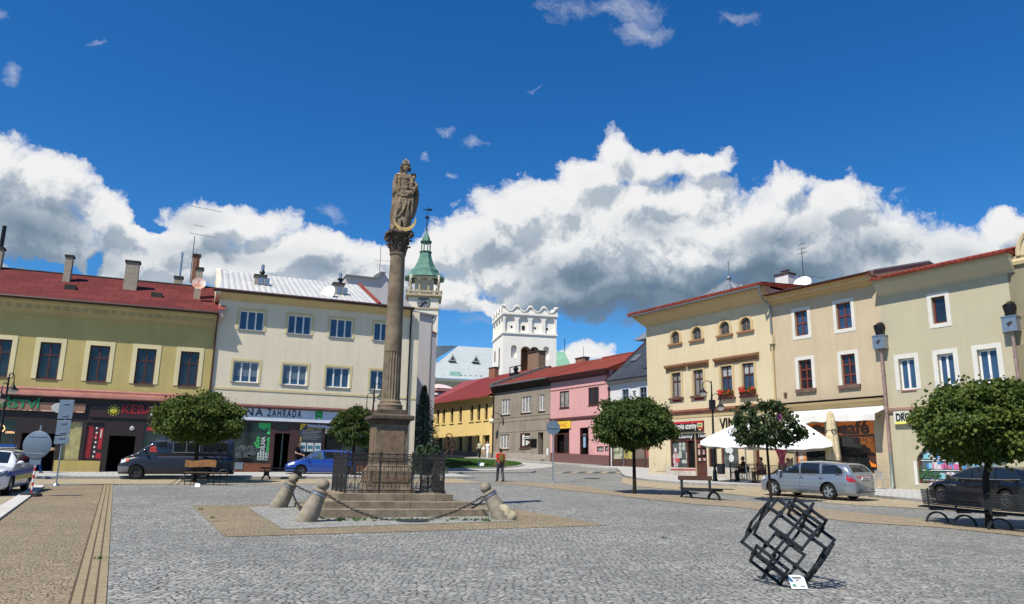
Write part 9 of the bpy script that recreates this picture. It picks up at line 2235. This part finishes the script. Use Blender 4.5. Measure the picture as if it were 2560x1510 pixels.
 # people
SKIN=mat('skin',(0.48,0.27,0.19),.6)
def person(loc,rz,J,label,top,bot,hair,shoe=BLACKM,sleeves=False,longhair=False,hands=True,extra=None,dress=False,shorts=False,vox=.017,S=1.0):
 E=empty('person',loc,rz,label,'person')
 D=dict(pel=(0,0,.95),ch=(0,-.01,1.28),nk=(0,-.01,1.47),hd=(0,-.03,1.62),sl=(-.18,0,1.40),sr=(.18,0,1.40),el=(-.24,.02,1.13),er=(.24,.02,1.13),wl=(-.25,-.06,.88),wr=(.25,-.06,.88),hl=(-.09,0,.92),hr=(.09,0,.92),kl=(-.10,-.02,.50),kr=(.10,-.02,.50),al=(-.10,.03,.09),ar=(.10,.03,.09),face=(0,-1,0))
 D.update(J);V={k:Vector(v)*S for k,v in D.items()}
 def torso(g,e=0.0,low=True):
  caps(g,[V['ch']+Vector((-.09,0,-.02))*S,V['ch']+Vector((.09,0,-.02))*S],[.115*S+e]*2,12);caps(g,[V['sl'],(V['sl']+V['sr'])/2+Vector((0,0,.02)),V['sr']],[.06*S+e,.07*S+e,.06*S+e],10)
  caps(g,[V['pel']+(V['ch']-V['pel'])*.35+Vector((-.05,0,0)),V['pel']+(V['ch']-V['pel'])*.35+Vector((.05,0,0))],[.105*S+e]*2,12);caps(g,[V['pel'],V['ch']],[.13*S+e,.13*S+e],12)
 g=MB();torso(g);caps(g,[V['pel']+Vector((-.06,0,0)),V['pel']+Vector((.06,0,0))],[.13*S,.13*S],12);caps(g,[V['ch']+Vector((0,0,.08)),V['nk'],V['hd']-Vector((0,0,.05))],[.07*S,.052*S,.05*S],10)
 for q in 'lr':
  caps(g,[V['s'+q],V['e'+q],V['w'+q]],[.052*S,.040*S,.027*S],8);caps(g,[V['h'+q],V['k'+q],V['a'+q]],[.088*S,.058*S,.040*S],10)
  k_,a_=V['k'+q],V['a'+q];caps(g,[k_.lerp(a_,.3)+Vector((0,.015,0)),k_.lerp(a_,.6)],[.060*S,.045*S],8)
  d_=(V['w'+q]-V['e'+q]).normalized();caps(g,[V['w'+q],V['w'+q]+d_*.045*S,V['w'+q]+d_*.09*S],[.026*S,.036*S,.036*S],8)
 f_=Vector(D['face']).normalized();head(g,V['hd'],.23*S,f_)
 o=fuse(g,'body',SKIN,E,vox,2)
 g=MB()
 for q,sg in(('l',-1),('r',1)):
  d_=(V['w'+q]-V['e'+q]).normalized();w0_=V['w'+q]+d_*.085*S;sd=d_.cross(Vector((1,0,0))if abs(d_.x)<.8 else Vector((0,0,1))).normalized();pn=d_.cross(sd).normalized()
  for i in range(4):
   b_=w0_+sd*(i-1.5)*.019*S;l_=(.068,.078,.073,.058)[i]*S;caps(g,[b_,b_+d_*l_*.5+pn*.004,b_+d_*l_*.85+pn*sg*.02],[.0088*S,.008*S,.007*S],6,2)
  b_=V['w'+q]+d_*.03*S+sd*.026*S;caps(g,[b_,b_+sd*.025+d_*.025,b_+sd*.03+d_*.055+pn*sg*.01],[.011*S,.009*S,.008*S],6,2)
 g.build('fingers',SKIN,o,smooth=True)
 g=MB();torso(g,.018);
 for q in 'lr':caps(g,[V['s'+q],V['s'+q].lerp(V['e'+q],1.0 if sleeves else .62)]+([V['w'+q]]if sleeves else[]),[.066*S,.058*S]+([.042*S]if sleeves else[]),8)
 if dress:caps(g,[V['pel'],V['pel']+Vector((0,0,-.42))],[.17*S,.22*S],14)
 else:caps(g,[V['pel']+Vector((-.04,0,.02)),V['pel']+Vector((.04,0,.02))],[.14*S,.14*S],12)
 fuse(g,'shirt',top,E,vox,2,.006,.12)
 g=MB();caps(g,[V['pel']+Vector((-.06,0,-.01)),V['pel']+Vector((.06,0,-.01))],[.143*S,.143*S],12)
 for q in 'lr':caps(g,[V['h'+q],V['k'+q]]+([]if shorts else[V['a'+q]+Vector((0,0,.04))]),[.102*S,.080*S]+([]if shorts else[.068*S]),10)
 fuse(g,'trousers',bot,E,vox,2,.006,.1)
 g=MB()
 for q in 'lr':
  a_=V['a'+q];fd=Vector((f_.x,f_.y,0)).normalized();caps(g,[a_-fd*.03+Vector((0,0,-.03)),a_+fd*.09+Vector((0,0,-.05)),a_+fd*.16+Vector((0,0,-.055))],[.048*S,.042*S,.034*S],8)
 g.build('shoes',shoe,E,smooth=True)
 g=MB();h_=V['hd'];s_=.23*S;g.sph(h_-f_*s_*.12+Vector((0,0,s_*.17)),(s_*.42,s_*.44,s_*.40),14,10);g.sph(h_-f_*s_*.25+Vector((0,0,-s_*.05)),(s_*.36,s_*.30,s_*.36),12,8)
 if longhair:caps(g,[h_-f_*.07,h_-f_*.09+Vector((0,0,-.2)),h_-f_*.07+Vector((0,0,-.36))],[.09*S,.085*S,.05*S],10)
 g.build('hair',hair,E,smooth=True);return E,V
BRH=mat('brown_hair',(0.05,0.028,0.018),.7);BKH=mat('black_hair',(0.012,0.01,0.01),.6)
REDT=mat('red_shirt',(0.50,0.035,0.03),.8,var=.2,vs=5);GRT=mat('grey_trousers',(0.07,0.07,0.08),.85,var=.25,vs=6)
pb=gpx(*Q('p',38,246));E,V=person(pb,radians(198),dict(al=(-.10,.26,.10),kl=(-.10,.05,.50),ar=(.10,-.20,.06),kr=(.10,-.14,.50),wl=(-.27,-.02,.86),wr=(.23,-.16,.92),el=(-.25,.06,1.13),er=(.24,.04,1.14),face=(.35,-1,0)),'person in a red T-shirt and grey trousers walking away with an olive backpack',REDT,GRT,BRH,vox=.014)
BPK=mat('olive_pack',(0.13,0.10,0.025),.85,var=.3,vs=6);g=MB();g.sph((0,.22,1.20),(.16,.13,.25),16,12);g.sph((0,.30,1.12),(.12,.09,.15),12,8);g.tube([(-.12,.12,1.40),(-.13,-.05,1.46),(-.12,-.12,1.30),(-.14,.0,1.05)],.022,6);g.tube([(.12,.12,1.40),(.13,-.05,1.46),(.12,-.12,1.30),(.14,.0,1.05)],.022,6);o=g.build('backpack',BPK,None,smooth=True);o.location=pb;o.rotation_euler=(0,0,radians(198));tag(o,'rounded olive green backpack worn by the walker in red','backpack')
pa=YH.W(YH.hit('s',942,1200,-1.6)[0],-1.6);pa.z=gz(pa.x,pa.y)+.11;person(pa,radians(20),dict(al=(-.08,-.12,.10),ar=(.08,.12,.08),kl=(-.09,-.10,.5),wl=(-.3,-.1,.95)),'pedestrian in pale green top and dark trousers before the yellow house',mat('pale_green_cloth',(0.42,0.47,0.33),.8),mat('dark_trousers',(0.02,0.02,0.025),.8),BKH,vox=.02,longhair=True)
pw=YH.W(YH.hit('s',1062,1200,-1.2)[0],-1.2);pw.z=gz(pw.x,pw.y)+.11;person(pw,radians(-30),dict(al=(-.08,.15,.12),ar=(.10,-.18,.06),kr=(.1,-.12,.5)),'pedestrian dressed all in white before the yellow house door',mat('white_cloth',(0.66,0.68,0.70),.8),mat('white_cloth',(0.66,0.68,0.70),.8),BRH,vox=.02,shoe=WHITEP)
g=MB();g.sph((0,0,0),(.17,.10,.19),12,8);g.tube([(-.1,0,.15),(0,0,.45),(.1,0,.15)],.012,5);o=g.build('handbag',WHITEP,None,smooth=True);o.location=pw+Vector((-.42,-.1,.95));tag(o,'pale blue-white bag carried by the pedestrian in white','bag')
c_=wp('d',1575,950,47.2);pz=Vector((c_.x,c_.y,gz(c_.x,c_.y)+.13));person(pz,radians(70),dict(wl=(-.2,-.30,1.05),el=(-.24,-.05,1.12),wr=(.2,-.28,1.0),er=(.24,-.04,1.1),nk=(0,-.06,1.46),hd=(0,-.12,1.58),face=(.2,-1,-.3)),'long-haired person in black clothes standing behind the blue car',mat('black_cloth',(0.012,0.012,0.014),.85),MATS['black_cloth'],BRH,longhair=True,vox=.02)
c_=gpx(*Q('c',350,1128));c_.z+=.12;E,V=person(c_,radians(80),dict(wl=(-.18,-.42,1.25),el=(-.22,-.2,1.15),wr=(.18,-.42,1.25),er=(.22,-.2,1.15),al=(-.1,.15,.1),ar=(.1,-.15,.08)),'person in an orange top and blue trousers half hidden behind the round sign',mat('orange_cloth',(0.55,0.12,0.05),.8),mat('blue_trousers',(0.02,0.07,0.22),.8),BRH,vox=.02)
g=MB();g.obox((0,0,0),(.32,0,.14),(0,.14,0),(-.03,0,.05));o=g.build('cardboard_box',mat('cardboard',(0.42,0.30,0.18),.8),None,bevel=.01);pp=wp('c',462,880,c_.y-.1);o.location=pp;o.rotation_euler=(0,.15,.2);tag(o,'flat cardboard box held up by the person behind the round sign','box')
def seated(p,rz,label,top,bot,hair,**kw):
 return person(p,rz,dict(pel=(0,.02,.55),ch=(0,.0,.88),nk=(0,-.02,1.07),hd=(0,-.05,1.23),sl=(-.18,0,1.0),sr=(.18,0,1.0),el=(-.25,-.08,.76),er=(.25,-.08,.76),wl=(-.16,-.32,.74),wr=(.16,-.32,.74),hl=(-.09,0,.54),hr=(.09,0,.54),kl=(-.12,-.42,.52),kr=(.12,-.42,.52),al=(-.12,-.40,.10),ar=(.12,-.38,.10),**kw),label,top,bot,hair,vox=.02,shorts=False)
TAN=mat('tan_shirt',(0.30,0.20,0.145),.85);DKT=MATS['dark_trousers']
seated(c1_,RR.rz+2.2-pi,'guest in a tan T-shirt seen from behind, seated at the terrace',TAN,mat('brown_shorts',(0.14,0.09,0.07),.85),BKH)
seated(c2_,RR.rz-.5,'guest in dark clothes seated behind the left parasol pole',mat('black_cloth',(0.012,0.012,0.014),.85),DKT,BKH)
c_=wp('k',1080,1100,41.0);pg=Vector((c_.x,c_.y,gz(c_.x,c_.y)+.12));chair(pg,RR.rz+.2,DKC,'dark café chair under the guest in sunglasses');E,V=seated(pg,RR.rz+.2,'guest in a pale shirt and sunglasses seated behind the silver car bonnet',mat('pale_shirt',(0.50,0.42,0.30),.85),DKT,BKH)
g=MB();h_=V['hd'];
for q in(-1,1):g.sph(h_+Vector((q*.035,-.082,.005)),(.028,.012,.02),8,6)
g.build('sunglasses',BLACKM,E)
